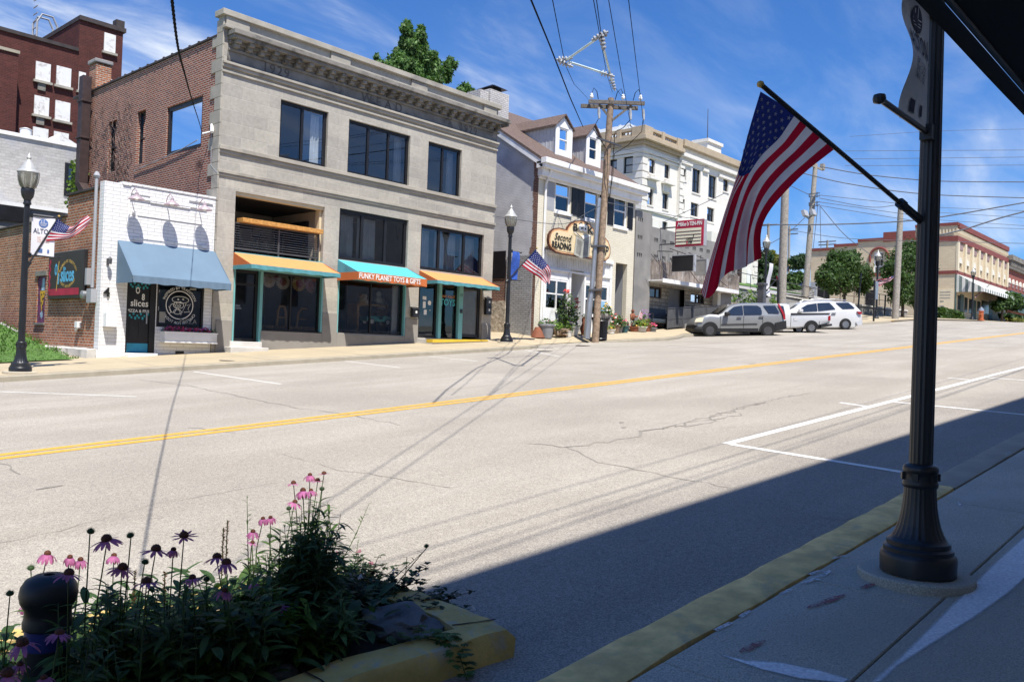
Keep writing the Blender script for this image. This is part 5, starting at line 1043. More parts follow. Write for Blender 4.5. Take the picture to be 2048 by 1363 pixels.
# ================================================================ bowling alley with a concrete screen above
MX0,MX1=BX1+.03,onY(1437,600).x;zb=-1
bowl=thing('bowling_alley','low stone bowling alley with patterned concrete screen wall above','building',(MX0,FY+.4,1))
K['ashlar']=brick('ashlar',(.45,.40,.32),(.33,.29,.235),(.13,.115,.10),w=.62,h=.20,mo=.016,bump=.05,nvar=.6,off=.37)
k('screen_conc',(.225,.217,.205),.9,var=.16,scale=1.2,dirt=(.18,.175,.17),dscale=.6);k('old_board',(.20,.165,.14),.9,var=.5,scale=1.1,dirt=(.36,.34,.32),dscale=2.5)
f3=((0,FY+.5,0),(1,0,0),(0,1,0));Y5=FY+.5
def mrect(tl,br):return rect(tl,br,Y5)
mD=mrect((1338,575),(1367,652));mW=[mrect((1293,571),(1323,597)),mrect((1382,586),(1408,608))]
mx1=onY(1425,600,Y5).x;zc_=onY(1300,556,FY-.9).z
mb=MB();xl_=onY(1281,600,Y5).x;mb.wall((xl_,Y5,zb),(1,0,0),(0,1,0),mx1-xl_,zc_-zb,[(q[0]-xl_,q[1]-xl_,max(q[2],0)-zb,q[3]-zb)for q in[mD]+mW],.2);mb.build('stone_wall',K['ashlar'],bowl)
room(bowl,f3,mD[0],mD[1],.8,mD[3],.2,2.5,K['letter_black'])
for q in mW:window(bowl,f3,*q,cols=(.68,),fw=.06,rec=.06,fm=K['rust_brown'],glass=K['darkglass']);room(bowl,f3,q[0],q[1],q[2],q[3],.2,.8)
lb=LB(*f3);lb.lb(mD[0]-.08,mD[0],.8,mD[3]+.1,.02,.2);lb.lb(mD[1],mD[1]+.08,.8,mD[3]+.1,.02,.2);lb.build('door_frame',K['rust_brown'],bowl)
mb=MB();mb.box(MX0,xl_+.0,FY-.05,Y5+.3,zb,onY(1275,420,FY).z);mb.build('corner_pier',K['screen_conc'],bowl)
zsc=onY(1300,452,Y5).z;zbd=onY(1320,523,Y5).z;sx1=onY(1478,450,Y5).x
mb=MB();mb.box(xl_+.02,sx1,Y5+.02,Y5+.3,zbd,zsc);mb.build('screen_wall',K['screen_conc'],bowl)
lb=LB(*f3);
for i in range(int((sx1-xl_)/.22)):u=xl_+.1+i*.22;lb.lb(u,u+.10,zbd,zsc-1.6,-.006,.025)
lb.build('ribs',K['screen_conc'],bowl)
lb=LB(*f3);
for r_ in range(2):
    u=xl_+.35
    while u<sx1-.4:
        for j in range(3):q=u+j*.13;lb.add([lb.P(q,zsc-.55-r_*.9,.012),lb.P(q+.10,zsc-.55-r_*.9,.012),lb.P(q+.07,zsc-.76-r_*.9,.012),lb.P(q+.03,zsc-.76-r_*.9,.012)],[(0,1,2,3)])
        u+=.80
for r_ in range(3):
    for j in range(3):q=MX0+.18+j*.16;zq=onY(1275,434,FY).z-r_*.9;lb.add([(q,FY-.056,zq),(q+.11,FY-.056,zq),(q+.08,FY-.056,zq-.2),(q+.03,FY-.056,zq-.2)],[(0,1,2,3)])
lb.build('slot_pattern',K['letter_black'],bowl)
mb=MB();u=xl_+.02
while u<sx1:w_=rnd.uniform(.16,.26);mb.box(u,u+w_-.012,Y5-.06+rnd.uniform(-.02,.02),Y5+.02,zc_+.05,zbd-rnd.uniform(-.1,.06));u+=w_
mb.build('board_fascia',K['old_board'],bowl)
mb=MB();mb.box(xl_-.15,onY(1476,606,FY-.9).x,FY-.9,Y5+.1,zc_-.02,zc_+.045);mb.box(xl_-.17,onY(1476,606,FY-.9).x+.02,FY-.93,FY-.901,zc_-.10,zc_+.10);mb.build('flat_canopy',K['white_paint'],bowl)
mb=MB();p=onY(1432,600,FY+.2);mb.box(p.x-.18,p.x+.18,FY,FY+.3,zb,zc_-.03);mb.build('post',K['off_white'],bowl)
mb=MB()
for a_,b_ in(((1300,505),(1338,552)),((1381,543),(1398,566)),((1340,497),(1372,508)),((1377,505),(1408,517)),((1441,562),(1454,572))):
    mb.tube([onY(*a_,Y5-.1),onY(*b_,FY-.6)],.022,5)
mb.build('canopy_stay',K['rust_brown'],bowl)
mb=MB();mb.box(xl_,sx1-.1,Y5+.31,FY+11,zb,zsc-.5);mb.build('back_block',K['grey_conc'],bowl)
# hanging signs, at right angles to the street
def hang_sign(name,label,tl,tr,bl,X,dep=.28):
    a,b,c=onX(*tl,X),onX(*tr,X),onX(*bl,X);return thing(name,label,'sign',(X,(a.y+b.y)/2,c.z)),a.y,b.y,c.z,a.z
XS=onY(1380,460,22.6).x
t,ya,yb2,z0,z1=hang_sign('letter_board','red framed letter board sign reading open 2pm above the pavement',(1351.5,442),(1408.5,435),(1350,494),XS)
k('panel_cream',(.56,.54,.42),.5,var=.05)
mb=MB();mb.box(XS-.001+.02,XS+.34,yb2,ya,z0,z1);mb.build('cabinet',K['grey_paint'],t,bevel=.02)
mb=MB();mb.box(XS-.012,XS+.018,yb2+.005,ya-.005,z0+.0,z1);mb.build('red_frame',K['sign_red'],t)
zh=z1-(z1-z0)*.30;mb=MB();
nr=5;
for i in range(nr):za=z0+.1+(zh-z0-.1)*i/nr;zb2=z0+.1+(zh-z0-.1)*(i+1)/nr;mb.prism([(XS-.03,yb2+.13,za+.01),(XS-.03,yb2+.13,zb2-.02),(XS-.055,yb2+.13,za+.005)],(0,ya-yb2-.2,0))
mb.build('letter_track',K['panel_cream'],t)
sgx=lambda d,yc,zc:(lambda x,y,z:(XS-d-z,yc-x,zc+y));ym=(ya+yb2)/2;W_=ya-yb2
hb=z1-zh
q=MB();q.text("Mike's",hb*.72,sgx(.02,ym+W_*.235,(zh+z1)/2),.002,shear=.35,bold=.006,res=2,fitw=W_*.42);q.text('TEN-PIN',hb*.70,sgx(.02,ym-W_*.22,(zh+z1)/2),.002,bold=.006,res=2,fitw=W_*.44);q.build('name_lettering',K['letter_white'],t)
q=MB();rh=(zh-z0-.1)/nr;hl=rh*.95;q.text('OPEN',hl,sgx(.065,ym-W_*.03,z0+.1+rh*1.5),.002,bold=.004,res=3,fitw=W_*.24);q.text('I',hl,sgx(.065,ym-W_*.17,z0+.1+rh*2.45),.002,bold=.012,res=2);q.text('PM',hl,sgx(.065,ym-W_*.06,z0+.1+rh*.5),.002,bold=.004,res=3,fitw=W_*.13);q.build('black_letters',K['letter_black'],t)
q=MB();q.text('2',hl,sgx(.065,ym+W_*.05,z0+.1+rh*.5),.002,bold=.012,res=2);q.build('red_letter',K['sign_red'],t)
mb=MB();mb.bar((XS+.15,ya-.1,z1-.3),(XS+.15,Y5,z1-.3),.06,.06);mb.bar((XS+.15,ya-.1,z0+.2),(XS+.15,Y5,z0+.2),.06,.06);mb.build('bracket',K['dark_steel'],t)
for nm,lab,tl,tr,bl,Yc,m in(('blank_sign','blank black hanging sign below the red letter board',(1344,512),(1387,510),(1344,543),22.9,'black_frame'),('back_sign','grey sign back with bolts hanging behind the black sign',(1390,520),(1412,517),(1390,551),22.8,'grey_conc')):
    X=onY((tl[0]+tr[0])/2,525,Yc).x;t,ya,yb2,z0,z1=hang_sign(nm,lab,tl,tr,bl,X);mb=MB();mb.box(X,X+.16,yb2,ya,z0,z1);mb.build('panel',K[m],t,bevel=.015);mb=MB();mb.box(X-.02,X+.18,yb2-.07,yb2-.002,z0-.03,z1+.04);mb.box(X-.015,X+.175,yb2,ya,z1+.001,z1+.06);mb.build('edge',K['grey_paint'],t)
    mb=MB();mb.bar((X+.08,ya,z1+.25),(X+.08,Y5,z1+.32),.05,.05);mb.bar((X+.08,ya-.3,z1+.06),(X+.08,ya-.3,z1+.26),.04,.04);mb.build('bracket',K['dark_steel'],t)
# railing of the ramp before the stone wall, bench seat
def railing(name,label,pts,h,m,posts=True,mid=(.5,),r=.03,panel=None):
    t=thing(name,label,'railing',pts[0]);
    mb=MB();mb.tube([(p[0],p[1],p[2]+h)for p in pts],r,6);mb.build('top_rail',m,t)
    for f_ in mid:mb=MB();mb.tube([(p[0],p[1],p[2]+h*f_)for p in pts],r*.7,6);mb.build('rail',m,t)
    for p in pts:mb=MB();mb.tube([p,(p[0],p[1],p[2]+h)],r,6);mb.build('post',m,t)
    if panel:
        mb=MB()
        for p,q in zip(pts,pts[1:]):mb.quad((p[0],p[1],p[2]+.1),(q[0],q[1],q[2]+.1),(q[0],q[1],q[2]+h-.06),(p[0],p[1],p[2]+h-.06))
        mb.build('mesh_panel',panel,t)
    return t
rp=[onY(px,640,FY-.5)for px in(1335,1365,1383,1412,1440)];rp=[(p.x,p.y,PZ(p.x,FY-.5))for p in rp]
railing('handrail','dark pipe railing with mesh panels in front of the bowling alley',rp,1.15,K['dark_steel'],panel=k('rail_mesh',(.075,.077,.08),.7))
mb=MB();a=rp[1];mb.box(a[0]+.2,rp[-1][0]+1.0,FY-.55,FY+.45,0,PZ(a[0],FY)+.22);tag(mb.build('ramp',K['grey_conc'],org=(a[0],FY,1)),'low grey concrete ramp in front of the bowling alley door','ramp')
k('seat_vinyl',(.035,.045,.055),.5)
px0,px1=onY(1291,650,FY+.1),onY(1336,655,FY+.1);zg=PZ(px0.x+.8,FY)
t=thing('bench_seat','dark padded bench seat against the stone wall','bench',(px0.x+.8,FY+.1,zg));L_=px1.x-px0.x
mb=MB();mb.box(px0.x,px1.x,FY-.35,FY+.3,zg+.30,zg+.52);mb.build('seat',K['seat_vinyl'],t,bevel=.06);mb=MB();mb.prism([(px0.x,FY+.12,zg+.5),(px0.x,FY+.30,zg+1.12),(px0.x,FY+.42,zg+1.1),(px0.x,FY+.32,zg+.45)],(L_,0,0));mb.build('backrest',K['seat_vinyl'],t,bevel=.05)
for x in(px0.x+.02,px1.x-.1):
    mb=MB();mb.box(x,x+.08,FY-.33,FY+.28,zg,zg+.3);mb.build('leg',K['black_metal'],t);mb=MB();mb.tube([(x,FY-.3,zg+.5),(x,FY-.34,zg+.74),(x,FY+.2,zg+.80)],.035,6);mb.build('armrest',K['black_metal'],t)

# ================================================================ pale stone hotel behind
HY=40.5
K['hotel_stone']=brick('hotel_stone',(.72,.69,.63),(.68,.65,.59),(.60,.57,.51),w=1.5,h=.62,mo=.008,bump=.004,nvar=.12,stain=(.56,.51,.44),sfac=(.58,.78),sscale=.25)
k('hotel_trim',(.69,.66,.60),.85,var=.05);k('hotel_tan',(.42,.34,.24),.85,var=.08);k('roof_metal',(.52,.54,.55),.4,metal=.3,var=.05)
hot=thing('hotel','large pale stone hotel with balustrade and a ribbed metal roof','building',(60,HY,2))
fh=((0,HY,0),(1,0,0),(0,1,0));hy=lambda*p:onY(*p,HY)
hx0=hy(1286,300).x;hxm=hy(1355,340).x;hx1=hy(1492,420).x;zt1=hy(1284,276).z;zt2=hy(1357,292).z;fh2=((0,HY-.25,0),(1,0,0),(0,1,0))
def hr(x0,y0,x1,y1,Y=HY):return rect((x0,y0),(x1,y1),Y)
A_=[hr(*q)for q in((1299.4,316,1309.5,349),(1329.6,327,1339,359),(1295.7,376,1306,411.5),(1325.6,385,1336,420),(1294.5,434.5,1304.5,466),(1325,442,1334,474))]
B_=[hr(*q,HY-.25)for q in((1362.6,334.5,1372,362),(1385.5,335,1400,388.6),(1418,348,1432,399),(1447,357,1456.5,385),(1359.5,396,1369,421),(1382,403.5,1396.5,435),(1414.5,413,1428,445.5))]
mb=MB();z0=-1;mb.wall((hx0,HY,z0),(1,0,0),(0,1,0),hxm-hx0,zt1-z0,[(a-hx0,b-hx0,c-z0,d-z0)for a,b,c,d in A_],.35)
mb.wall((hxm,HY-.25,z0),(1,0,0),(0,1,0),hx1-hxm,zt2-z0,[(a-hxm,b-hxm,c-z0,d-z0)for a,b,c,d in B_],.35);mb.quad((hxm,HY-.25,z0),(hxm,HY,z0),(hxm,HY,zt2),(hxm,HY-.25,zt2));mb.box(hxm+.01,hx1-.01,HY+.12,HY+14,z0,zt2-.3)
sh=((hx0,0,0),(0,1,0),(1,0,0));hs=lambda*p:onX(*p,hx0)
C_l=[]
for q in((1247.5,313.5,1265,345.5),(1219.5,320,1233,352),(1195,327,1207,358)):a,b=hs(q[2],q[3]),hs(q[0],q[1]);C_l.append((a.y,b.y,a.z,b.z))
mb.wall((hx0,HY,z0),(0,1,0),(1,0,0),22,zt1-z0,[(a-HY,b-HY,c-z0,d-z0)for a,b,c,d in C_l],.35);mb.box(hx0+.36,hxm-.01,HY+.36,HY+22,z0,zt1-.1)
mb.build('wall',K['hotel_stone'],hot)
for q in A_:window(hot,fh,*q,rows=(.5,),fw=.10,rec=.16,fm=K['black_frame'],glass=K['darkglass'],sill=K['hotel_trim'],hung=True)
for q in B_:tall=q[1]-q[0]>1.2;window(hot,fh2,*q,cols=(.5,)if tall else(),rows=(.5,)if q[3]-q[2]<3.2 else(.25,.5,.75),fw=.12,rec=.16,fm=K['black_frame'],glass=K['darkglass'],sill=K['hotel_trim'])
for q in C_l:window(hot,sh,*q,rows=(.5,),fw=.12,rec=.16,fm=K['black_frame'],glass=K['darkglass'],sill=K['hotel_trim'])
lb=LB(*fh);zstr=hy(1295,303).z;zcor=hy(1284,277).z;zsb=hy(1300,424).z
mb=MB();
def band(z,h,p):mb.box(hx0-p,hxm+.02,HY-p,HY-.002,z,z+h);mb.box(hx0-p,hx0-.002,HY-.001,HY+22,z,z+h)
band(zstr-.15,.30,.22);band(zstr-.42,.2,.12);band(zsb,.28,.14)
mb.box(hxm-.05,hx1+.05,HY-.6,HY-.252,zt2-.95,zt2-.6);mb.box(hxm+.02,hx1,HY-.43,HY-.252,zsb-.6,zsb-.32)
for u0_,u1_ in((hxm+.02,B_[1][0]-.3),(B_[1][1]+.3,B_[2][0]-.3),(B_[2][1]+.3,hx1)):mb.box(u0_,u1_,HY-.45,HY-.252,B_[0][3]+.35,B_[0][3]+.6)
for q in A_[2:4]:mb.box(q[0]-.35,q[1]+.35,HY-.5,HY-.002,q[3]+.75,q[3]+1.0);mb.box(q[0]-.15,q[1]+.15,HY-.18,HY-.002,q[3]+.1,q[3]+.749)
i=0;z=zsb+.3
while z<zstr-.5:w_=.95 if i%2 else.7;mb.box(hx0-.10,hx0+w_,HY-.10,HY-.002,z,z+.52);mb.box(hx0-.10,hx0-.002,HY-.0015,HY+w_,z,z+.52);mb.box(hxm+.0,hxm+w_*.8,HY-.35,HY-.252,z,z+.52);z+=.62;i+=1
mb.build('stone_trim',K['hotel_trim'],hot,bevel=.02)
mb=MB();band(zcor-.15,.35,.75);band(zcor-.45,.28,.4);zp=hy(1284,252).z;zz0=zcor+.21
mb.box(hxm+.03,hx1+.1,HY-.7,HY+.2,zt2-.05,zt2+.55)
def pier(u0,u1,ax):
    if ax=='x':mb.box(u0,u1,HY-.5,HY+.1,zz0,zp)
    else:mb.box(hx0-.5,hx0+.1,u0,u1,zz0,zp)
bl=MB()
def bal(u0,u1,ax):
    for za,zb3 in((zz0,zz0+.25),(zp-.3,zp-.03)):
        if ax=='x':mb.box(u0+.003,u1-.003,HY-.42,HY+.0,za,zb3)
        else:mb.box(hx0-.42,hx0+.0,u0+.003,u1-.003,za,zb3)
    n=int((u1-u0)/.32)
    for i in range(n):u=u0+(u1-u0)*(i+.5)/n;c_=(u,HY-.2,zz0+.25)if ax=='x' else(hx0-.2,u,zz0+.25);h=zp-.3-zz0-.25;bl.lathe([(.07,0),(.12,h*.3),(.06,h*.6),(.09,h)],c_,8)
e0,e1=hy(1297,260).x,hy(1316,268).x;e2,e3=hy(1321,270).x,hy(1346,285).x
mb.box(hx0-.5,e0,HY-.5,HY+.1,zz0,zp);pier(e1,e2,'x');pier(e3,hxm,'x');bal(e0,e1,'x');bal(e2,e3,'x')
s0,s1=hs(1270,262).y,hs(1248,266).y;s2,s3=hs(1240,266).y,hs(1222,270).y;pier(HY+.101,s0,'y');pier(s1,s2,'y');pier(s3,HY+22,'y');bal(s0,s1,'y');bal(s2,s3,'y')
mb.build('parapet',K['hotel_tan'],hot,bevel=.02);bl.build('balusters',K['hotel_tan'],hot,smooth='auto')
ap=onY(1262,250,HY+6);mb=MB();c4=[(hx0+.8,HY+.8,zz0+.3),(hxm+6,HY+.8,zz0+.3),(hxm+6,HY+20,zz0+.3),(hx0+.8,HY+20,zz0+.3)];r1,r2=Vector((hx0+5,HY+5,onY(1262,250,HY+5).z)),Vector((hx0+5,HY+16,onY(1262,250,HY+5).z));r3=Vector((hxm+2,HY+5,r1.z));
mb.add(c4+[r1,r2,r3],[(0,4,5,3),(0,1,6,4),(1,2,6),(4,6,2,5),(2,3,5)]);ro=mb.build('roof',K['roof_metal'],hot)
mb=MB();
for i in range(16):t_=i/15;a=Vector(c4[0]).lerp(Vector(c4[3]),t_);b=Vector((r1.x,min(max(a.y,r1.y),r2.y),r1.z));mb.bar(a+Vector((0,0,.06)),b+Vector((0,0,.06)),.09,.12)
for i in range(14):t_=i/13;a=Vector(c4[0]).lerp(Vector(c4[1]),t_);b=Vector((min(max(a.x,r1.x),r3.x),r1.y,r1.z));mb.bar(a+Vector((0,0,.06)),b+Vector((0,0,.06)),.09,.12)
mb.build('roof_seam',K['roof_metal'],ro)
a,b=hy(1450,330),hy(1478,300);mb=MB();mb.box(a.x,b.x,HY+2,HY+3.6,zt2-1,onY(1464,303,HY+2).z);mb.box(a.x-.15,b.x+.15,HY+1.85,HY+3.75,onY(1464,303,HY+2).z+.001,onY(1464,297,HY+2).z);mb.build('chimney',K['hotel_trim'],hot)
a=onY(1415,310,HY+4);t_=onY(1416,218,HY+4);mb=MB();mb.tube([(a.x,HY+4,zt2-.5),(t_.x,HY+4,t_.z)],[.09,.03],5);mb.tube([(a.x,HY+4,a.z-.6),(a.x+1.5,HY+4,a.z-.6)],.05,5);mb.tube([(a.x+1.5,HY+4,a.z-2),(a.x+1.5,HY+4,a.z)],.04,5);mb.build('antenna',K['dark_steel'],hot)
# ================================================================ cream corner building with red trim, far right
CX0=onY(1912,520).x;CX1=onY(2013,560).x
K['brick_tan']=brick('brick_tan',(.62,.52,.365),(.56,.46,.32),(.50,.41,.29),w=.5,h=.16,mo=.012,bump=.004,nvar=.12,stain=(.45,.36,.25),sfac=(.58,.78),sscale=.3)
k('trim_red',(.20,.052,.042),.7,var=.1);k('pilaster',(.66,.57,.41),.7,var=.05);k('blind_pink',(.28,.19,.18),.8);k('door_green',(.045,.085,.08),.5);k('dark_pane',(.045,.05,.055),.15,spec=.6)
cor=thing('corner_building','cream brick corner building with red cornice and striped awning','building',(CX0,FY,4.6))
z0=2.0;zr_=onY(1913,447).z
def cz(py,px=1913):return onY(px,py).z
zc2=cz(475);zsb=cz(543);mb=MB()
wins=[];nW=8
wpx=[(1914,501.5,1921.5,549),(1928,506,1935,553),(1941,510,1948,558),(1955,517,1961,563),(1966.5,520,1973,566),(1978.5,526,1984,570),(1989.5,530.5,1994.5,573.5),(2000,534,2005.5,577)]
ww=(CX1-CX0)/nW
for i in range(nW):c_=CX0+.25+ww*(i+.5);wins.append((c_-.55,c_+.55,zsb+.3,zc2-2.3))
mb.wall((CX0,FY,z0),(1,0,0),(0,1,0),CX1-CX0,zr_-z0,[(a-CX0,b-CX0,c-z0,d-z0)for a,b,c,d in wins],.3)
steps=[(24,28.0,zr_+.05),(28.0,31.2,onX(1800,465,CX0).z),(31.2,33.9,onX(1740,479,CX0).z),(33.9,36.5,onX(1690,489.5,CX0).z),(36.5,39.1,onX(1645,498,CX0).z)]
aw=onX(1758,520,CX0);ax=onX(1748,570,CX0)
AWh=(aw.y-.55,aw.y+.55,onX(1757,548,CX0).z,onX(1757,503,CX0).z)
for a,b,zt in steps:
    hs_=[(AWh[0]-a,AWh[1]-a,AWh[2]-z0,AWh[3]-z0)]if a<aw.y<b else[]
    mb.wall((CX0,a,z0),(0,1,0),(1,0,0),b-a,zt-z0,hs_,.3);mb.box(CX0+.31,CX1,a+.002,b,z0,zt-.02)if a>24.1 else mb.quad((CX1,24,z0),(CX1,28,z0),(CX1,28,zt),(CX1,24,zt));mb.quad((CX0,b,z0),(CX1,b,z0),(CX1,b,zt),(CX0,b,zt))
mb.build('wall',K['brick_tan'],cor)
mb=MB();mb.box(CX0+.4,CX1,24.4,28,zr_-.6,zr_-.4);mb.build('roof',K['roof_felt'],cor)
tr=MB()
for i,(a,b,zt)in enumerate(steps):tr.box(CX0-.14,CX0+.3,a-(.14 if i==0 else-.001),b,zt-(.9 if i==1 else.18),zt+.12)
tr.box(CX0+.301,CX1+.1,FY-.2,FY+.3,zr_-.38,zr_+.14);tr.box(CX0-.10,CX1+.05,FY-.16,FY-.001,zc2-.35,zc2+.2);tr.box(CX0-.10,CX0-.001,FY+.0,28,zc2-.35,zc2+.2)
tr.box(CX0-.08,CX1,FY-.10,FY-.001,zsb-.25,zsb+.1);tr.box(CX0-.08,CX0-.001,FY,33.9,zsb-.25,zsb+.1)
n=14;pts=[(CX0-.10,aw.y+.95*math.cos(math.pi*i/n),AWh[3]-.55+.95*math.sin(math.pi*i/n))for i in range(n+1)];tr.tube([(CX0-.05,aw.y+.95,AWh[3]-1.1)]+pts+[(CX0-.05,aw.y-.95,AWh[3]-1.1)],.13,6)
tr.build('red_trim',K['trim_red'],cor)
dn=MB()
for i in range(60):u=CX0+.1+(CX1-CX0-.2)*i/59;dn.box(u-.07,u+.07,FY-.13,FY-.002,zr_-.95,zr_-.5)
for i in range(12):y=FY+.3+i*.31;dn.box(CX0-.13,CX0-.002,y-.07,y+.07,zr_-.95,zr_-.5)
for i in range(nW+1):u=CX0+.25+ww*i if i<nW else CX1-.2;dn.box(u-.28,u+.28,FY-.2,FY-.002,zsb+.11,zc2-.36)
dn.build('pilasters',K['pilaster'],cor)
for a,b,c,d in wins:
    w_=window(cor,fr,a,b,c,d,rows=(.5,),fw=.1,rec=.16,fm=K['off_white'],glass=K['glass']);room(cor,fr,a,b,c,d,.3,.7,K['blind_pink'])
    q=MB();m_=(a+b)/2;n=10;arc=[(m_+.6*math.cos(math.pi*i/n),FY-.03,d-.15+.6*math.sin(math.pi*i/n))for i in range(n+1)];q.prism(arc+[(a-.05,FY-.03,d-.15)],(0,.025,0));q.build('arch_head',K['off_white'],w_)
    q=MB();q.box(a-.15,b+.15,FY-.05,FY-.003,zc2-1.1,zc2-.4);q.build('panel',K['blind_pink'],w_)
window(cor,side(CX0),*AWh,rows=(.35,.68),fw=.14,rec=.12,fm=K['white_paint'],glass=K['darkglass'])
mb=MB();p=onX(1646,590,CX0);mb.box(CX0-.05,CX0-.002,p.y-.75,p.y+.75,z0,onX(1646,565,CX0).z);mb.build('side_door',K['black_frame'],cor)
mb=MB();p=onX(1740,620,CX0);mb.box(CX0-.05,CX0-.002,p.y-.3,p.y+.5,z0,onX(1745,580,CX0).z);mb.build('side_door',K['black_frame'],cor)
p=onX(1629,580,CX0);mb=MB();mb.box(CX0-.4,CX0-.002,p.y-.35,p.y+.35,p.z-.9,p.z+.9);mb.build('meter_cabinet',K['grey_paint'],cor)
p=onX(1890,597,CX0);mb=MB();mb.box(CX0-.06,CX0-.002,p.y-.85,p.y+.75,p.z-1.1,p.z+1.0);sgn=mb.build('wall_sign',K['pilaster'],cor)
q=MB()
for i in range(3):q.box(CX0-.068,CX0-.061,p.y-.5,p.y+.5,p.z+.62-i*.3,p.z+.72-i*.3)
q.box(CX0-.068,CX0-.061,p.y+.1,p.y+.45,p.z-.35,p.z-.2);q.box(CX0-.068,CX0-.061,p.y+.05,p.y+.5,p.z-.85,p.z-.7);q.build('sign_marks',K['steel_text'],sgn)
# ground floor below the striped awning
lb=LB(*fr);zg=4.0
for px0,px1,y0,y1,m in((1915.5,1920,590,620,0),(1929,1934,594,625,0),(1938,1943,597,627,0),(1954.5,1960,602,628,0),(1963,1970,600,628,0),(1971,1977,602,628,0)):
    a,b=onY(px0,y0),onY(px1,y1);lb=LB(*fr);lb.lb(a.x,b.x,b.z,a.z,-.03,-.002);lb.build('lower_window',K['dark_pane'],cor)
lb=LB(*fr)
for px0,px1,y0 in((1920.5,1927.5,588),(1947,1952,600),(1978,1985,600)):a=onY(px0,y0);lb.lb(a.x,onY(px1,y0).x,z0,a.z,-.045,-.002)
lb.lb(CX0-.04,CX0+.35,z0,zsb-.3,-.06,-.002);lb.build('green_door',K['door_green'],cor)
stripe_m=[mat('awning_white',(.68,.67,.62),.8,var=.05),mat('awning_green',(.17,.21,.195),.8,var=.05)]
t=thing('striped_awning','long grey and white striped awning on the cream corner building','awning',(CX0+8,FY,9))
za,zb_=zsb-.2,zsb-1.75;n=46;mb=MB()
for i in range(n):
    u0,u1=CX0+.2+(CX1-CX0-.5)*i/n,CX0+.2+(CX1-CX0-.5)*(i+1)/n;mb.mi=i%2
    mb.quad((u0,FY-.01,za),(u1,FY-.01,za),(u1,FY-2.6,zb_),(u0,FY-2.6,zb_));mb.quad((u0,FY-2.6,zb_),(u1,FY-2.6,zb_),(u1,FY-2.6,zb_-.35),(u0,FY-2.6,zb_-.35))
mb.build('canopy',stripe_m,t)
for u in(CX0+.19,CX1-.3):
    mb=MB();n=9
    for i in range(n):y0,y1=FY-.01-2.59*i/n,FY-.01-2.59*(i+1)/n;mb.mi=i%2;f_=lambda y:za+(zb_-za)*(FY-y)/2.6;mb.quad((u,y0,zb_-.35),(u,y1,zb_-.35),(u,y1,f_(y1)),(u,y0,f_(y0)))
    mb.build('end_panel',stripe_m,t)
# red brick row beyond it
K['brick_far']=brick('brick_far',(.27,.085,.065),(.22,.065,.05),(.25,.12,.10),w=.5,h=.16,mo=.01,bump=.004,nvar=.15)
rw=thing('brick_row','dark red brick row building beyond the cream corner building','building',(CX1+8,FY,5));zt=onY(2020,512).z
mb=MB();mb.box(CX1+.05,CX1+40,FY,FY+14,2,zt-.6);mb.build('wall',K['brick_far'],rw)
mb=MB();mb.box(CX1+.05,CX1+40,FY-.6,FY+.2,zt-.59,zt);mb.box(CX1+.05,CX1+40,FY-.3,FY-.002,zt-1.6,zt-1.3)
for i in range(60):u=CX1+.4+i*.65;mb.box(u,u+.3,FY-.45,FY-.002,zt-1.29,zt-.6)
mb.build('cornice',K['limestone_dark'],rw)
for i in range(14):
    u=CX1+1.0+i*2.0;lb=LB(*fr);lb.lb(u,u+.9,zsb+.3,zt-3.3,-.05,-.002);w_=lb.build('window',K['blind_pink'],rw);n=8;q=MB();q.prism([(u+.45+.6*math.cos(math.pi*j/n),FY-.1,zt-3.3+.6*math.sin(math.pi*j/n))for j in range(n+1)],(0,.098,0));q.build('arch_head',K['off_white'],w_)
mb=MB();mb.box(CX1+.06,CX1+40,FY-.35,FY-.002,zsb-2.6,zsb-.3);mb.box(CX1+.06,CX1+40,FY-.5,FY-.36,zsb-.5,zsb-.25);mb.build('shop_fascia',K['door_green'],rw)
# ================================================================ hillside behind the parking bays
HSL=lambda x,y:5.0+.20*(y-28.5)+.01*(x-50)
mb=MB();sheet(mb,[46,52,60,68,76,84,93.5],[28.4,32,36,40,48,60],lambda x,y:HSL(x,y)-max(0,(x-74))*.05*max(0,1-(y-28.4)/12));struct(mb,'hillside',K['grey_conc'])
mb=MB();sheet(mb,[58,64,70,76],[31.5,36,42,50],lambda x,y:HSL(x,y)+.05);struct(mb,'lawn',K['grass_ground'])
def patch_wall(x0,x1,y,zt0,zt1,name,label,m,cap=None,th=.3,n=8):
    t=thing(name,label,'wall',(x0,y,1));mb=MB();mb.add([(x,yy,z)for x,zt in((x0,zt0),(x1,zt1))for yy in(y,y+th)for z in(0,zt)],[(0,4,5,1),(2,3,7,6),(1,5,7,3),(0,1,3,2),(4,6,7,5)]);mb.build('wall_body',m,t)
    if cap:mb=MB();mb.prism([(x0,y-.08,zt0+.001),(x0,y-.08,zt0+.13),(x1,y-.08,zt1+.13),(x1,y-.08,zt1+.001)],(0,th+.16,0));mb.build('cap',cap,t)
    return t
K['stacked_stone']=brick('stacked_stone',(.50,.48,.44),(.30,.28,.25),(.07,.065,.06),w=.55,h=.17,mo=.03,bump=.06,nvar=.6,off=.4)
patch_wall(47.8,76,28.1,4.95,4.75,'retaining_wall','long grey retaining wall with pale cap behind the parked cars',K['grey_conc'],K['pale_conc'])
patch_wall(48,66,26.2,3.55,3.75,'planter_wall','low brown timber retaining wall behind the blue pickup',K['old_board'])
patch_wall(66,84,25.6,4.55,4.9,'ramp_wall','grey ramp wall with dark base at the side street corner',K['screen_conc'],K['pale_conc'])
a,b=onY(1571,600,33),onY(1620,585,33);patch_wall(a.x,b.x+1,33,onY(1571,580,33).z,onY(1620,578,33).z,'stone_wall','dry stacked stone wall between two wooden poles',K['stacked_stone'])
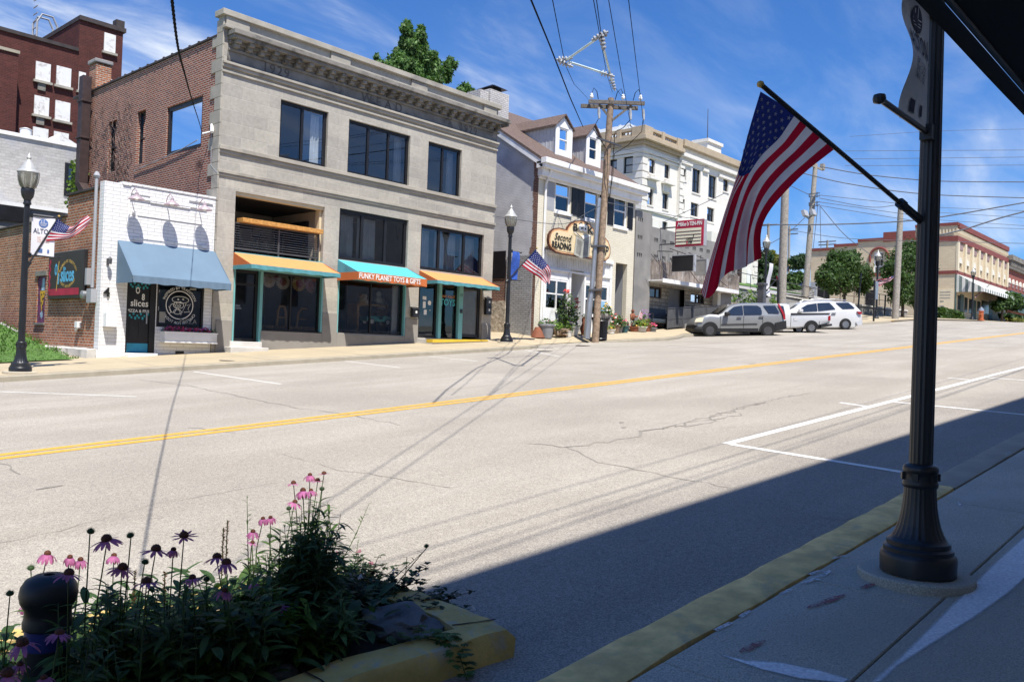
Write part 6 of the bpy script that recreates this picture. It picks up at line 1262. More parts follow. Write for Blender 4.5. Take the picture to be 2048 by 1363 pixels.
mb=MB();mb.add([(48.3,26.4,3.45),(66,26.4,3.7),(66,28.0,4.0),(48.3,28.0,3.75)],[(0,1,2,3)]);struct(mb,'planting_strip',K['soil'])
for i,x in enumerate((50.5,51.8,53.3,54.6,56,58.6)):
    t=thing('weed_bush','leafy green weed growing above the low timber wall','bush',(x,27.1,3.6),'weeds above the timber wall');mb=MB();mb.tube([(x,27.1,3.5),(x+.05,27.1,3.9)],.02,4);mb.build('stem',K['leaf'],t);mb=MB();blobs(mb,(x,27.1,3.75),(.5,.45,1.0 if i!=4 else 1.4),110,.14);mb.build('foliage',K['ivy']if i%2 else K['leaf'],t,clean=False)
rp=[(x,28.0,5.08-(x-48)*.006)for x in(48.2,52,56.5,61,65.5,70)];railing('handrail','thin dark pipe railing along the top of the retaining wall',rp,.95,K['dark_steel'],mid=())
rp=[(x,25.5,4.75+(x-66)*.02)for x in(67,70,73,76,79,82)];railing('handrail','brown pipe railing above the ramp wall by the side street',rp,1.0,K['rust_brown'])
# pale annexe with a white door
AY=37.0;a,b=onY(1420,560,AY),onY(1513,560,AY);zt=onY(1470,474,AY).z;zg=onY(1500,566,AY).z
anx=thing('annexe','pale stone annexe with a white side door on the slope','building',(a.x,AY,zg));mb=MB();mb.box(a.x,b.x,AY,AY+6,3,zt);mb.build('wall',K['hotel_stone'],anx)
i=0;z=zg;mb=MB()
while z<zt-.4:w_=.9 if i%2 else.6;mb.box(b.x-w_,b.x+.06,AY-.06,AY-.002,z,z+.5);z+=.56;i+=1
mb.build('quoins',K['hotel_trim'],anx,bevel=.02);c,d=onY(1493,566,AY),onY(1501,541,AY);mb=MB();mb.box(c.x,d.x,AY-.1,AY-.002,c.z,d.z);mb.box(c.x-.15,c.x,AY-.14,AY-.002,c.z,d.z+.15);mb.build('door',K['white_paint'],anx)
mb=MB();c=onY(1475,552,AY-.3);mb.box(c.x-.25,c.x+.25,AY-.6,AY-.1,zg-.5,onY(1475,528,AY-.3).z);mb.build('post',K['rust_brown'],anx)

# ================================================================ trees
K['leaf_tree']=leafm('leaf_tree',(.050,.095,.024),.5,.32,3);K['leaf_dark']=leafm('leaf_dark',(.030,.060,.020),.45,.28,2);K['leaf_cypress']=leafm('leaf_cypress',(.078,.155,.038),.45,.3,2.5);K['leaf_yellow']=leafm('leaf_yellow',(.18,.19,.045),.4,.4,3);k('bark',(.09,.07,.055),.95,var=.35,scale=8,bump=.02,bscale=25)
def tree(name,label,base,h_trunk,clumps,leaf,n_leaf,s_leaf,tr=.12,group=None,droop=0,org=None):
    """clumps: (centre, radii) in world; leaf-sized faces spread through each"""
    t=thing(name,label,'tree',base,group);b=Vector(base);top=b+Vector((0,0,h_trunk));mb=MB();mb.tube([b,b+Vector((.04,.02,h_trunk*.5)),top],[tr,tr*.8,tr*.65],8)
    for c,R in clumps[:14]:c=Vector(c);mb.tube([top-Vector((0,0,.1)),top.lerp(c,.5)+Vector((0,0,.1)),c],[tr*.5,tr*.3,tr*.1],5)
    mb.build('trunk',K['bark'],t,smooth=True)
    mb=MB();vol=[R[0]*R[1]*R[2]for c,R in clumps];tot=sum(v**.67 for v in vol)
    for(c,R),v in zip(clumps,vol):
        c=Vector(c)
        for _ in range(int(n_leaf*v**.67/tot)):
            d=Vector((rnd.gauss(0,1),rnd.gauss(0,1),rnd.gauss(0,1))).normalized();q=rnd.uniform(.2,1.0)**.5*(1+abs(rnd.gauss(0,.22)))
            p=c+Vector((d.x*R[0],d.y*R[1],d.z*R[2]))*q;nrm=(d+Vector((rnd.gauss(0,.7),rnd.gauss(0,.7),rnd.gauss(.3,.7)))).normalized();a=nrm.orthogonal().normalized();a=Matrix.Rotation(rnd.uniform(0,6.28),3,nrm)@a;o=nrm.cross(a);s=s_leaf*rnd.uniform(.6,1.35)
            if droop:a=(a+Vector((0,0,-droop))).normalized();o=nrm.cross(a)
            mb.add([p-a*s,p+o*s*.42,p+a*s,p-o*s*.42],[(0,1,2,3)])
    mb.build('crown',leaf,t,clean=False);return t
def px_clumps(lst,Y,dy=.9):
    out=[]
    for x,y,r_ in lst:c=onY(x,y,Y);s=c.dot(_f)/FPX*r_*.92;out.append(((c.x+rnd.uniform(-.3,.3)*s,c.y+rnd.uniform(-.5,.5)*s*dy,c.z),(s,s,s*.9)))
    return out
TY=40.0
cy=[]
for cx_,y0,y1,wd in((815,38,150,22),(842,48,150,18),(795,95,165,26),(775,125,160,30),(830,105,170,30),(870,100,165,24),(895,112,160,18),(855,130,175,30),(810,140,170,30)):
    y=y0+8
    while y<y1:r_=6+(wd*.62-6)*min(1,(y-y0)/55);cy.append((cx_+rnd.uniform(-4,4),y,r_));y+=r_*.75
cy+=[(790,125,22),(770,140,20),(760,135,14),(812,60,13),(838,75,14),(822,95,20),(850,115,22)]
cy+=[(932,176,12),(942,182,9),(918,182,9),(905,130,9),(760,128,10),(754,114,7)]
p=onY(830,190,TY);tree('cypress_tree','bright green cypress tree rising behind the limestone building',(p.x,TY,1.5),p.z-1.5+.5,px_clumps(cy,TY),K['leaf_cypress'],24000,.135,.35,droop=.7)
SY=24.0
def street_tree(label,Y,lst,base_px,trunk_top,n,s,leaf='leaf_tree'):
    b=onY(base_px[0],base_px[1],Y);tp=onY(base_px[0],trunk_top,Y);return tree('street_tree',label,b,tp.z-b.z,px_clumps(lst,Y),K[leaf],n,s*.8,.16)
street_tree('round street tree in front of the cream side wall, left one',25.3,[(1690,530,30),(1660,545,26),(1720,548,26),(1650,560,20),(1735,565,16),(1690,560,30),(1675,518,20),(1705,515,18),(1640,552,14),(1725,575,15),(1670,575,14)],(1688,625),585,9500,.19)
street_tree('taller street tree beside the wooden pole, right one',22.6,[(1825,500,24),(1805,520,28),(1835,535,28),(1795,550,26),(1820,570,30),(1785,535,18),(1840,575,24),(1800,590,22),(1780,565,16),(1845,500,18),(1830,600,16),(1850,545,20)],(1805,640),600,11000,.19)
for lab,Y,lst,bp,tt,n,s,lf in(('dark tree behind the lamp beside the pale annexe',44,[(1525,535,18),(1520,555,18),(1540,550,18),(1530,515,14),(1550,565,14),(1515,520,10)],(1528,580),560,3500,.35,'leaf_dark'),('yellow green tree behind the dark one by the annexe',52,[(1545,520,12),(1548,535,13),(1542,508,8)],(1545,575),545,1400,.35,'leaf_yellow'),('distant rounded dark tree between the wooden poles',62,[(1590,525,14),(1605,522,14),(1575,530,10),(1615,530,9)],(1597,560),535,2000,.5,'leaf_dark'),('bushy green tree above the dry stone wall',36,[(1585,560,14),(1578,575,12),(1598,555,12),(1590,578,10)],(1585,595),575,2500,.25,'leaf_tree'),('small ornamental tree at the far right kerb',22.0,[(2005,605,14),(2020,600,16),(1995,612,10),(2030,608,14),(2012,595,9)],(2004,642),615,2800,.28,'leaf_tree')):
    b=onY(bp[0],bp[1],Y);tp=onY(bp[0],tt,Y);tree('tree',lab,b,tp.z-b.z,px_clumps(lst,Y),K[lf],n,s,.15)
def hedge(name,label,px0,px1,pyt,pyb,Y,n,s,leaf='leaf_tree'):
    a,b=onY(px0,pyt,Y),onY(px1,pyb,Y);mb=MB();org=((a.x+b.x)/2,Y,b.z);
    for _ in range(n):
        p=Vector((rnd.uniform(a.x,b.x),Y+rnd.uniform(-.7,.7),rnd.uniform(b.z,a.z)));d=Vector((rnd.gauss(0,1),rnd.gauss(0,1),rnd.gauss(.4,1))).normalized();o=d.orthogonal().normalized();q=d.cross(o);ss=s*rnd.uniform(.6,1.3);mb.quad(p-o*ss,p+q*ss*.5,p+o*ss,p-q*ss*.5)
    tag(mb.build(name,K[leaf],org=org,clean=False),label,'hedge')
hedge('hedge','clipped green hedge in front of the cream corner building',1868,1913,615,641,23.2,2600,.24);hedge('hedge','low dark hedge at the right edge of the far pavement',2010,2060,627,645,22.0,1800,.26,'leaf_dark');hedge('shrub','pale green low shrub in front of the dark hedge',2025,2050,636,646,21.2,700,.22,'leaf_yellow')
k('hydrant_red',(.45,.12,.04),.5)
p=onG(1962,641,.14);t=thing('fire_hydrant','orange fire hydrant with silver cap on the far pavement','hydrant',p);mb=MB();mb.lathe([(.3,0),(.3,.1),(.2,.12),(.2,.8),(.24,.82),(.24,.9)],p,12);mb.obox(p+Vector((0,0,.6)),(.8,.2,.2));mb.build('body',K['hydrant_red'],t);mb=MB();mb.lathe([(.24,.9),(.2,1.1),(.06,1.2),(.06,1.28)],p,12);mb.build('cap',K['steel'],t)
# ================================================================ acorn street lamps
k('globe',(.62,.62,.58),.12,spec=.6,var=.02);k('lamp_cap',(.46,.46,.44),.35,metal=.2,var=.03)
def clear_globe():
    m,nt,N,L,b=_new('globe_glass');N.remove(b);o=N['Material Output'];tr=N.new('ShaderNodeBsdfTransparent');tr.inputs[0].default_value=(.74,.74,.68,1);gl=N.new('ShaderNodeBsdfGlossy');gl.inputs['Roughness'].default_value=.08;df=N.new('ShaderNodeBsdfDiffuse');df.inputs[0].default_value=(.5,.49,.42,1)
    m1=N.new('ShaderNodeMixShader');m1.inputs[0].default_value=.26;L.new(tr.outputs[0],m1.inputs[1]);L.new(df.outputs[0],m1.inputs[2]);fr_=N.new('ShaderNodeFresnel');m2=N.new('ShaderNodeMixShader');L.new(fr_.outputs[0],m2.inputs[0]);L.new(m1.outputs[0],m2.inputs[1]);L.new(gl.outputs[0],m2.inputs[2]);L.new(m2.outputs[0],o.inputs[0]);return m
K['globe_glass']=clear_globe()
def make_lamp():
    t=thing('street_lamp','x','street lamp',(0,0,0),'acorn street lamps')
    q=MB();q.lathe([(.212,0),(.214,.09),(.208,.115),(.196,.125),(.196,.15),(.178,.162),(.178,.19),(.160,.20),(.15,.215)],n=40);q.build('plinth',K['black_metal'],t,smooth='auto')
    q=MB();q.lathe([(.15,.212),(.135,.24),(.118,.285),(.106,.34),(.097,.40),(.092,.46),(.090,.51)],n=48,flute=.025);q.build('flared_base',K['black_metal'],t)
    q=MB();q.lathe([(.092,.508),(.098,.515),(.101,.53),(.097,.545),(.093,.56),(.093,.59),(.097,.60),(.100,.615),(.098,.63),(.09,.643),(.072,.652)],n=32)
    for i in range(6):a=i*math.pi/3;q.obox((.098*math.cos(a),.098*math.sin(a),.575),(.02,.035,.045),Matrix.Rotation(a,3,'Z'))
    q.build('collar',K['black_metal'],t,smooth='auto')
    q=MB();q.lathe([(.067,.645),(.066,1.4),(.060,2.6),(.054,3.5)],n=32,flute=.05);q.build('fluted_pole',K['black_metal'],t)
    q=MB();q.lathe([(.054,3.49),(.075,3.50),(.08,3.53),(.065,3.56),(.07,3.60),(.11,3.66),(.125,3.74),(.13,3.80),(.12,3.83)],n=24);q.build('lamp_neck',K['black_metal'],t,smooth='auto')
    q=MB();q.lathe([(.115,3.825),(.155,3.88),(.19,3.98),(.205,4.07),(.205,4.14),(.19,4.20),(.17,4.22)],n=24);g_=q.build('globe',K['globe_glass'],t,smooth=True)
    q=MB();q.lathe([(.03,3.82),(.035,4.0),(.05,4.05),(.055,4.12),(.02,4.16)],n=12);q.build('bulb',K['globe'],g_,smooth=True)
    q=MB();
    for i in range(8):a=i*math.pi/4;q.tube([(r_*math.cos(a),r_*math.sin(a),z)for r_,z in((.12,3.83),(.158,3.88),(.193,3.98),(.208,4.07),(.208,4.14))],.006,4)
    q.build('rib',K['lamp_cap'],g_)
    q=MB();q.lathe([(.21,4.15),(.215,4.17),(.19,4.21),(.16,4.23),(.15,4.27),(.11,4.31),(.095,4.36),(.06,4.39),(.05,4.42),(.035,4.44),(.05,4.47),(.035,4.51),(.012,4.55),(.0,4.60)],n=24);q.build('top_cap',K['lamp_cap'],t,smooth='auto');return t
lamp0=make_lamp();lamps=[]
def put_lamp(base,scale,label):
    o=lamp0 if not lamps else dup(lamp0,(0,0,0));o.location=base;o.scale=(scale,)*3;o['label']=label;lamps.append(o);return Vector(base),scale
LR=put_lamp((LP.x,LP.y,LP.z+.05),1.0,'tall black fluted lamp post close by on the near pavement')
pl=onG(45,746,.14);LL=put_lamp((pl.x,21.2,PZ(pl.x,21.2)),1.10,'black acorn street lamp by the pizza shop with an open flag and ALTON banner')
pm=onG(1005,686,.14);LM=put_lamp((pm.x-.1,22.3,PZ(pm.x,22.3)),1.19,'black acorn street lamp with blue banner in front of the bookshop side wall')
for px,py,top,lab in((1528,640,466,'black acorn street lamp behind the parked silver car'),(1752,641,497,'black acorn street lamp between the two round street trees'),(1944,640,532,'black acorn street lamp before the striped awning')):
    Y=22.3;b=onY(px,py,Y);h=onY(px,top,Y).z-b.z;put_lamp(b,h/4.6,lab)
k('pad_conc',(.45,.40,.31),.9)
for b,s in(LL,LM):mb=MB();mb.lathe([(.36,-.1),(.36,.02),(.33,.03),(0,.03)],b,24);struct(mb,'lamp_footing',K['pad_conc'])

# ================================================================ flags
k('flag_red',(.42,.012,.035),.75,var=.04);k('flag_white',(.66,.65,.67),.75,var=.02);k('flag_blue',(.022,.035,.15),.75,var=.06)
def cloth(name,col,tr=.38):
    m,nt,N,L,b=_new(name);N.remove(b);o=N['Material Output'];d=N.new('ShaderNodeBsdfDiffuse');t=N.new('ShaderNodeBsdfTranslucent');p=_pos(nt);c=_mix(nt,_range(nt,_noise(nt,p,9,5,.6),.25,.75),[q*.9 for q in col],[min(1,q*1.08)for q in col])
    L.new(c,d.inputs[0]);L.new(c,t.inputs[0]);L.new(_bump(nt,_noise(nt,p,14,4,.6),.02,.35),d.inputs['Normal']);x=N.new('ShaderNodeMixShader');x.inputs[0].default_value=tr;L.new(d.outputs[0],x.inputs[1]);L.new(t.outputs[0],x.inputs[2]);L.new(x.outputs[0],o.inputs[0]);return m
FLAGM=[cloth('flag_red',(.46,.014,.04)),cloth('flag_white',(.72,.71,.74)),cloth('flag_blue',(.024,.040,.19))]
def bez(pts,t):
    """smooth curve through points (Catmull-Rom)"""
    n=len(pts)-1;s=min(t*n,n-1e-6);i=int(s);f=s-i;g=lambda j:Vector(pts[max(0,min(n,j))])if 0<=j<=n else(2*Vector(pts[0])-Vector(pts[1])if j<0 else 2*Vector(pts[n])-Vector(pts[n-1]))
    a,b,c,d=g(i-1),g(i),g(i+1),g(i+2);return.5*((2*b)+(c-a)*f+(2*a-5*b+4*c-d)*f*f+(3*b-a-3*c+d)*f**3)
def flag(label,base,tip,top,bot,hoist,fly,place,fold,r=.014,nu=50,stars=True,vmap=None):
    """top / bottom / hoist / fly edges as photo outlines; place(px, py, u, v) sets them in depth"""
    t=thing('flag',label,'flag',base,'flags on the lamp posts');base,tip=Vector(base),Vector(tip);ax=(tip-base).normalized()
    q=MB();q.tube([base,tip],r,8);q.build('flagpole',K['black_metal'],t);q=MB();q.tube([base-ax*.06,base+ax*.16],r*1.9,10);q.tube([base+ax*.15,base+ax*.19],r*2.3,10);q.build('socket',K['black_metal'],t)
    k_=r*1.5;q=MB();q.lathe([(0,-k_),(k_*.8,-k_*.6),(k_,0),(k_*.8,k_*.6),(0,k_)],tip+ax*k_*.8,12);q.build('finial',K['letter_gold'],t,smooth=True)
    def S(u,v):
        a,b,c,d=bez(top,u),bez(bot,u),bez(hoist,v),bez(fly,v)
        P00,P10,P01,P11=Vector(top[0]),Vector(top[-1]),Vector(bot[0]),Vector(bot[-1])
        p=a*(1-v)+b*v+c*(1-u)+d*u-(P00*(1-u)*(1-v)+P10*u*(1-v)+P01*(1-u)*v+P11*u*v)
        return place(p.x,p.y,u,v)+fold(u,v)
    S0=S
    if vmap:S=lambda u,v:S0(u,vmap(u,v))
    nv=39;us=[i/nu for i in range(nu+1)];mb=MB();vs=[S(u,j/nv)for u in us for j in range(nv+1)];mb.v=[tuple(p)for p in vs]
    for i in range(nu):
        for j in range(nv):st=j*13//nv;mb.f.append((i*(nv+1)+j,(i+1)*(nv+1)+j,(i+1)*(nv+1)+j+1,i*(nv+1)+j+1));mb.m.append(2 if(us[i]<.40 and st<7)else(0 if st%2==0 else 1))
    cl=mb.build('cloth',FLAGM,t,smooth=True,clean=False)
    if stars:
        q=MB()
        for row in range(9):
            for c_ in range(6 if row%2==0 else 5):
                u0=.40*((c_+.5)/6+(0 if row%2==0 else 1/12))+.0;v0=7/13*(row+.75)/9.5
                rr=.024
                for sd in(-1,1):
                    e=1e-3;n_=(S(u0+e,v0)-S(u0,v0)).cross(S(u0,v0+e)-S(u0,v0)).normalized()*.006*sd*(r/.014)
                    pts=[S(u0,v0)+n_]
                    for i in range(10):a=math.pi/5*i;ra=rr*(1 if i%2==0 else.40);pts.append(S(u0-ra*math.sin(a)*.62,v0-ra*math.cos(a)*1.15)+n_)
                    q.add(pts,[(0,i,i%10+1)for i in range(1,11)])
        q.build('stars',FLAGM[1],cl,clean=False)
    return t
# the big one: pole leans out over the kerb, cloth hangs in folds
fb_=Vector((LP.x-.06,LP.y+.04,onX(1840,440,LP.x).z));ft_=atD(1525,172,4.5)
pole_px=lambda x:4.5+(fb_.dot(_f)-4.5)*(x-1525)/(1838-1525)
def place_big(px,py,u,v):return atD(px,py,pole_px(1525+(1672-1525)*v)+.02+.10*u)
def fold_big(u,v):return _f*(u**.7)*(.046*math.sin(v*15+1.6*u)+.018*math.sin(v*31-3*u+1))-_f*.05*u*math.exp(-((v-.86)/.07)**2)
def vbig(u,v):
    w=max(0,min(1,(u-.12)/.40));w=w*w*(3-2*w);return v*(1-w)+w*(.10*v/.46 if v<.46 else.10+.90*(v-.46)/.54)
flag('large flag hanging in folds from the pole on the near lamp post',fb_,ft_,[(1521,183),(1500,255),(1478,340),(1452,420),(1425,510),(1404,585)],[(1672,296),(1610,345),(1560,395),(1530,435),(1518,470),(1518,518)],[(1521,183),(1560,208),(1610,247),(1672,296)],[(1404,585),(1416,596),(1440,562),(1462,543),(1482,537),(1494,531),(1506,524),(1518,518)],place_big,fold_big,r=.0135,nu=80,vmap=vbig)
def small_flag(label,base_px,tip_px,Y,top,bot,fly,amp=.06,r=.014,ph=0,dy=0):
    b,tp=onY(*base_px,Y),onY(*tip_px,Y-dy)
    flag(label,b,tp,top,bot,[top[0],bot[0]],fly,lambda x,y,u,v:onY(x,y,Y-.02-dy*.8),lambda u,v:Vector((0,1,0))*u*(amp*math.sin(u*9+v*3+ph)+amp*.5*math.sin(v*11+u*5)),r=r,nu=40)
small_flag('flag blowing open on the lamp post by the pizza shop',(51,538),(117,434),LL[0].y,[(116,437),(130,448),(146,452),(160,438),(181,428)],[(91,482),(112,480),(135,478),(155,468),(178,446)],[(181,428),(176,432),(180,440),(178,446)],r=.02)
small_flag('flag drooping to the right of the bookshop lamp post',(1014,562),(1073,497),LM[0].y,[(1072,500),(1088,518),(1098,535),(1102,550),(1100,566)],[(1043,531),(1062,545),(1080,555),(1087,562),(1090,570)],[(1100,566),(1097,568),(1093,563),(1090,570)],r=.024)
small_flag('flag hanging limp from the lamp behind the silver car',(1531,583),(1578,531),22.2,[(1577,534),(1571,555),(1567,572),(1562,590)],[(1553,553),(1556,570),(1559,580),(1561,591)],[(1562,590),(1563,592),(1561,592),(1561,591)],r=.03)
small_flag('flag streaming to the left of the lamp between the round trees',(1758,562),(1798,547),22.2,[(1797,548),(1785,552),(1770,557),(1754,559)],[(1786,556),(1778,563),(1766,569),(1755,572)],[(1754,559),(1753,564),(1754,568),(1755,572)],r=.03,amp=.12)
small_flag('flag drooping before the striped awning',(1945,597),(1978,570),22.2,[(1977,571),(1966,579),(1957,588),(1949,594)],[(1967,580),(1962,586),(1955,592),(1950,595)],[(1949,594),(1949,594.5),(1950,595),(1950,595)],r=.035)
# banners
k('banner_grey',(.78,.77,.78),.8,var=.03);k('banner_white',(.70,.69,.72),.8,var=.03);k('banner_blue',(.035,.10,.42),.7,var=.25,scale=6);k('banner_ink',(.03,.035,.07),.7);k('ink_blue',(.08,.15,.35),.7);k('ink_orange',(.62,.30,.14),.7)
def banner(label,lam,sgn,w,h,zt,m,wave,ink,txt=True,arm=.12,drop=0):
    b,s=lam;t=thing('banner',label,'banner',b,'banners on the lamp posts');z1=b.z+zt;z0=z1-h;x0=b.x+sgn*.10*s
    P=lambda u,v,d=0:Vector((x0+sgn*u*w,b.y+wave(u,v)+d,z0+v*h))
    for z in(z1,z0):q=MB();q.tube([(b.x,b.y,z),(x0+sgn*(w+arm),b.y,z+(drop if z==z0 else 0))],.017*s,8);q.lathe([(0,-.03),(.03,-.02),(.034,0),(.03,.02),(0,.03)],(x0+sgn*(w+arm),b.y,z+(drop if z==z0 else 0)),10);q.obox((b.x+sgn*.06*s,b.y,z),(.10*s,.07*s,.09*s));q.build('arm',K['black_metal'],t)
    q=MB();n=24;vs=[P(i/n,j/n)for i in range(n+1)for j in range(n+1)];q.add(vs,[(i*(n+1)+j,(i+1)*(n+1)+j,(i+1)*(n+1)+j+1,i*(n+1)+j+1)for i in range(n)for j in range(n)]);c=q.build('cloth',m,t,smooth=True,clean=False)
    if txt:
        d=-.006
        fn=lambda cx_,cz_:(lambda x,y,z:P(((cx_+x)if sgn>0 else 1-(cx_+x)),cz_+y,d))
        q=MB();q.text('ALTON',.16,lambda x,y,z:fn(.5,.62)(x/w*1,y/h,z),.0,bold=.002,res=2,fitw=w*.82);q.build('name_lettering',ink,c,clean=False)
        q=MB();
        for i,l in enumerate(('EAT LOCAL','LIVE LOCAL','DRINK LOCAL')):q.text(l,.05,lambda x,y,z,i=i:fn(.52,.47-.055*i)(x/w,y/h,z),.0,res=1,fitw=w*.52)
        q.build('slogan_lettering',K['ink_orange']if sgn>0 else ink,c,clean=False)
        q=MB();n=20;q.add([fn(.5,.83)(.20*math.cos(2*math.pi*i/n),.20*w/h*math.sin(2*math.pi*i/n),0)for i in range(n)],[tuple(range(n))]);e_=q.build('emblem',K['ink_blue']if sgn>0 else ink,c,clean=False)
        q=MB();d=-.009
        for u0,v0,u1,v1 in((-.15,-.005,.15,.005),(-.09,.01,-.07,.075),(.01,.01,.03,.10),(-.15,-.035,.12,-.028),(-.12,-.06,.1,-.053)):f_=fn(.5,.83);q.quad(f_(u0,v0,0),f_(u1,v0,0),f_(u1,v1,0),f_(u0,v1,0))
        q.build('emblem_line',m,e_,clean=False)
        q=MB();d=-.006;f_=fn(.42,.14);q.quad(f_(-.1,-.05,0),f_(.08,-.05,0),f_(.08,.05,0),f_(-.1,.05,0));f_=fn(.74,.14);q.quad(f_(-.04,-.05,0),f_(.04,-.05,0),f_(.04,.04,0),f_(-.04,.04,0));q.build('small_logo',K['ink_blue']if sgn>0 else ink,c,clean=False)
banner('white ALTON banner on the lamp post by the pizza shop',LL,1,.50,.92,3.62,K['banner_white'],lambda u,v:.01*math.sin(u*5),K['banner_ink'])
banner('blue banner on the bookshop lamp post',LM,1,.44,1.12,3.62,K['banner_blue'],lambda u,v:.05*math.sin(v*5+u),K['letter_white'],False)
banner('grey shaded ALTON banner curling on the near lamp post',(LP,1),-1,.40,.74,3.43,K['banner_grey'],lambda u,v:.035*u*math.sin(v*8+1.0),K['banner_ink'],True,arm=.41)
banner('narrow white banner on the lamp behind the silver car',(Vector((onY(1530,640,22.3).x,22.3,onY(1530,640,22.3).z)),1.5),1,.5,2.0,onY(1537,526,22.3).z-onY(1530,640,22.3).z,K['banner_white'],lambda u,v:.1*math.sin(v*5),K['banner_ink'],False,arm=.05)

V=Vector
# ================================================================ utility poles, crossarms, wires
def upole(name,label,base,top,r0,r1,m='pole_wood',group=None):
    t=thing(name,label,'utility pole',base,group);base,top=Vector(base),Vector(top);q=MB();q.tube([base-Vector((0,0,.5)),base.lerp(top,.33),base.lerp(top,.66),top],[r0,r0*.93,(r0+r1)/2,r1],14);q.build('pole',K[m],t,smooth='auto');return t
UY=22.0;ub=onY(1190,677,UY);ut=onY(1222,197,UY)
u=upole('utility_pole','big weathered wooden utility pole with crossarm before the bookshop',ub,ut,.165,.14,group='wooden utility poles')
ud=ut.dot(_f);ca,cb=atD(1169,204,ud),atD(1281,208,ud);ca.z=cb.z=(ca.z+cb.z)/2;k('arm_wood',(.13,.115,.10),.9,var=.3,scale=9)
for dy in(-.22,.20):q=MB();q.bar(ca+Vector((0,dy,-.02 if dy<0 else-.14)),cb+Vector((.1 if dy>0 else 0,dy,-.02 if dy<0 else-.14)),.11,.17);q.build('crossarm',K['arm_wood'],u,bevel=.01)
q=MB();tc_=ca.lerp(cb,.32)+V((0,-.29,-.02));td_=(cb-ca).normalized();q.bar(tc_-td_*.2,tc_+td_*.2,.01,.12);q.build('tag',K['letter_white'],u)
cen=ut.lerp(ub,.10)
for e_ in(ca.lerp(cb,.22),ca.lerp(cb,.80)):q=MB();q.bar(e_+Vector((0,-.12,-.1)),ut.lerp(ub,.095)+Vector((0,-.14,0)),.04,.10);q.build('brace',K['arm_wood'],u)
def insulator(par,c,h=.22,m='letter_white'):q=MB();q.lathe([(.03,-.12),(.03,0),(.08,.02),(.09,.08),(.06,.12),(.07,.16),(.03,h),(0,h)],c,10);q.build('insulator',K[m],par,smooth='auto')
for f_ in(.06,.62,.93):insulator(u,ca.lerp(cb,f_)+Vector((0,-.2,.14)))
def cutout(f_):c=ca.lerp(cb,f_)+Vector((0,-.3,-.28));q=MB();q.tube([c,c+Vector((.04,0,-.25)),c+Vector((.0,-.05,-.5))],[.05,.07,.04],8);q.build('fuse_holder',K['grey_paint'],u)
for f_ in(.16,.72,.95):cutout(f_)
w0=ut.lerp(ub,.19)
def wire(par,pts,r=.012,name='jumper_wire',n=4):q=MB();q.tube(pts,r,n,cap=False);return q.build(name,K['wire'],par,smooth=True)
for f_,s in((.16,-1),(.95,1)):
    c=ca.lerp(cb,f_)+V((0,-.3,-.8));d=ut.lerp(ub,.23)+V((s*.25,-.2,0));wire(u,[c,c+V((-s*.06 if s>0 else-.35,0,-.5)),c.lerp(d,.5)+V((0,0,-.35)),d,ut.lerp(ub,.33)+V((s*.22,-.22,0)),ut.lerp(ub,.42)+V((.02*s,-.24,0))],.018)
c=ca.lerp(cb,.72)+V((0,-.3,-.8));wire(u,[c,c+V((-.5,0,-.45)),ut.lerp(ub,.14)+V((.2,-.2,0)),ut.lerp(ub,.42)+V((.08,-.24,0))],.018)
for f_,g_ in((.06,.18),(.62,.48),(.93,.80)):a,b=ca.lerp(cb,f_)+V((0,-.2,.36)),ca.lerp(cb,g_)+V((0,-.2,.1));wire(u,[a,a.lerp(b,.3)+V((0,0,.32)),a.lerp(b,.75)+V((0,0,.28)),b],.016)
q=MB();q.bar(w0+V((-1.1,-.2,0)),w0+V((.7,-.2,0)),.07,.07);q.build('wire_bracket',K['dark_steel'],u)
a,b=ut.lerp(ub,.42),ub;n_=12;q=MB();q.tube([a.lerp(b,i/n_)-_r*(.24+.08*i/n_+(.05 if i>8 else 0))-_f*.08 for i in range(n_+1)],[.11]*9+[.15,.15,.15,.15],10);q.build('riser_pipe',K['steel'],u,smooth='auto')
q=MB();
for f_ in(.62,.80):c=ut.lerp(ub,f_);q.bar(c-_r*.46-_f*.12,c+_r*.2-_f*.12,.26,.08)
q.build('pipe_strap',K['dark_steel'],u)
# the overhead lines that cross the street and throw the shadows on it
near=V((.5,1.2,7.8))
def span(label,pts,r,sag=0,grp='overhead wires',name='overhead_wire',n=4):
    pts=[V(p)for p in pts];out=[]
    for a,b in zip(pts,pts[1:]):m=14;out+=[a.lerp(b,i/m)-V((0,0,sag*4*(i/m)*(1-i/m)))for i in range(m)]
    out.append(pts[-1]);q=MB();q.tube(out,r,n,cap=False);return tag(q.build(name,K['wire'],org=pts[0],smooth=True),label,'wire',grp)
def meet(px,py,A,B):
    """where the ray of a photo point meets the plane of a shadow line (two ground points) and the sun"""
    n_=(B-A).cross(SUNV);d=ray(px,py);return d*(A.dot(n_)/d.dot(n_))
GA,GB=onG(1130,690),onG(690,1010);HT=ut
spr=[(1188,0),(1199,72),(1213,120),(1226,172)];trid=[atD(x,y,D)for(x,y),D in zip(spr,(17,22,26,30))]
def up(px,py,D):return atD(px,py,D)
span('wire from the top edge to the left spreader insulator',[up(1090,-60,13),up(1105,0,15),up(1128,118,23)],.009);span('wire between the left spreader insulator and the pole crossarm',[up(1128,124,23),up(1148,168,29),ca+V((0,-.2,.1))],.009)
span('left of the twin wires running up to the spreader',[up(1182,-60,13),up(1187,0,15),up(1199,68,20)],.0085);span('right of the twin wires running up to the spreader',[up(1188,-60,13),up(1193,0,15),up(1204,82,20)],.0085)
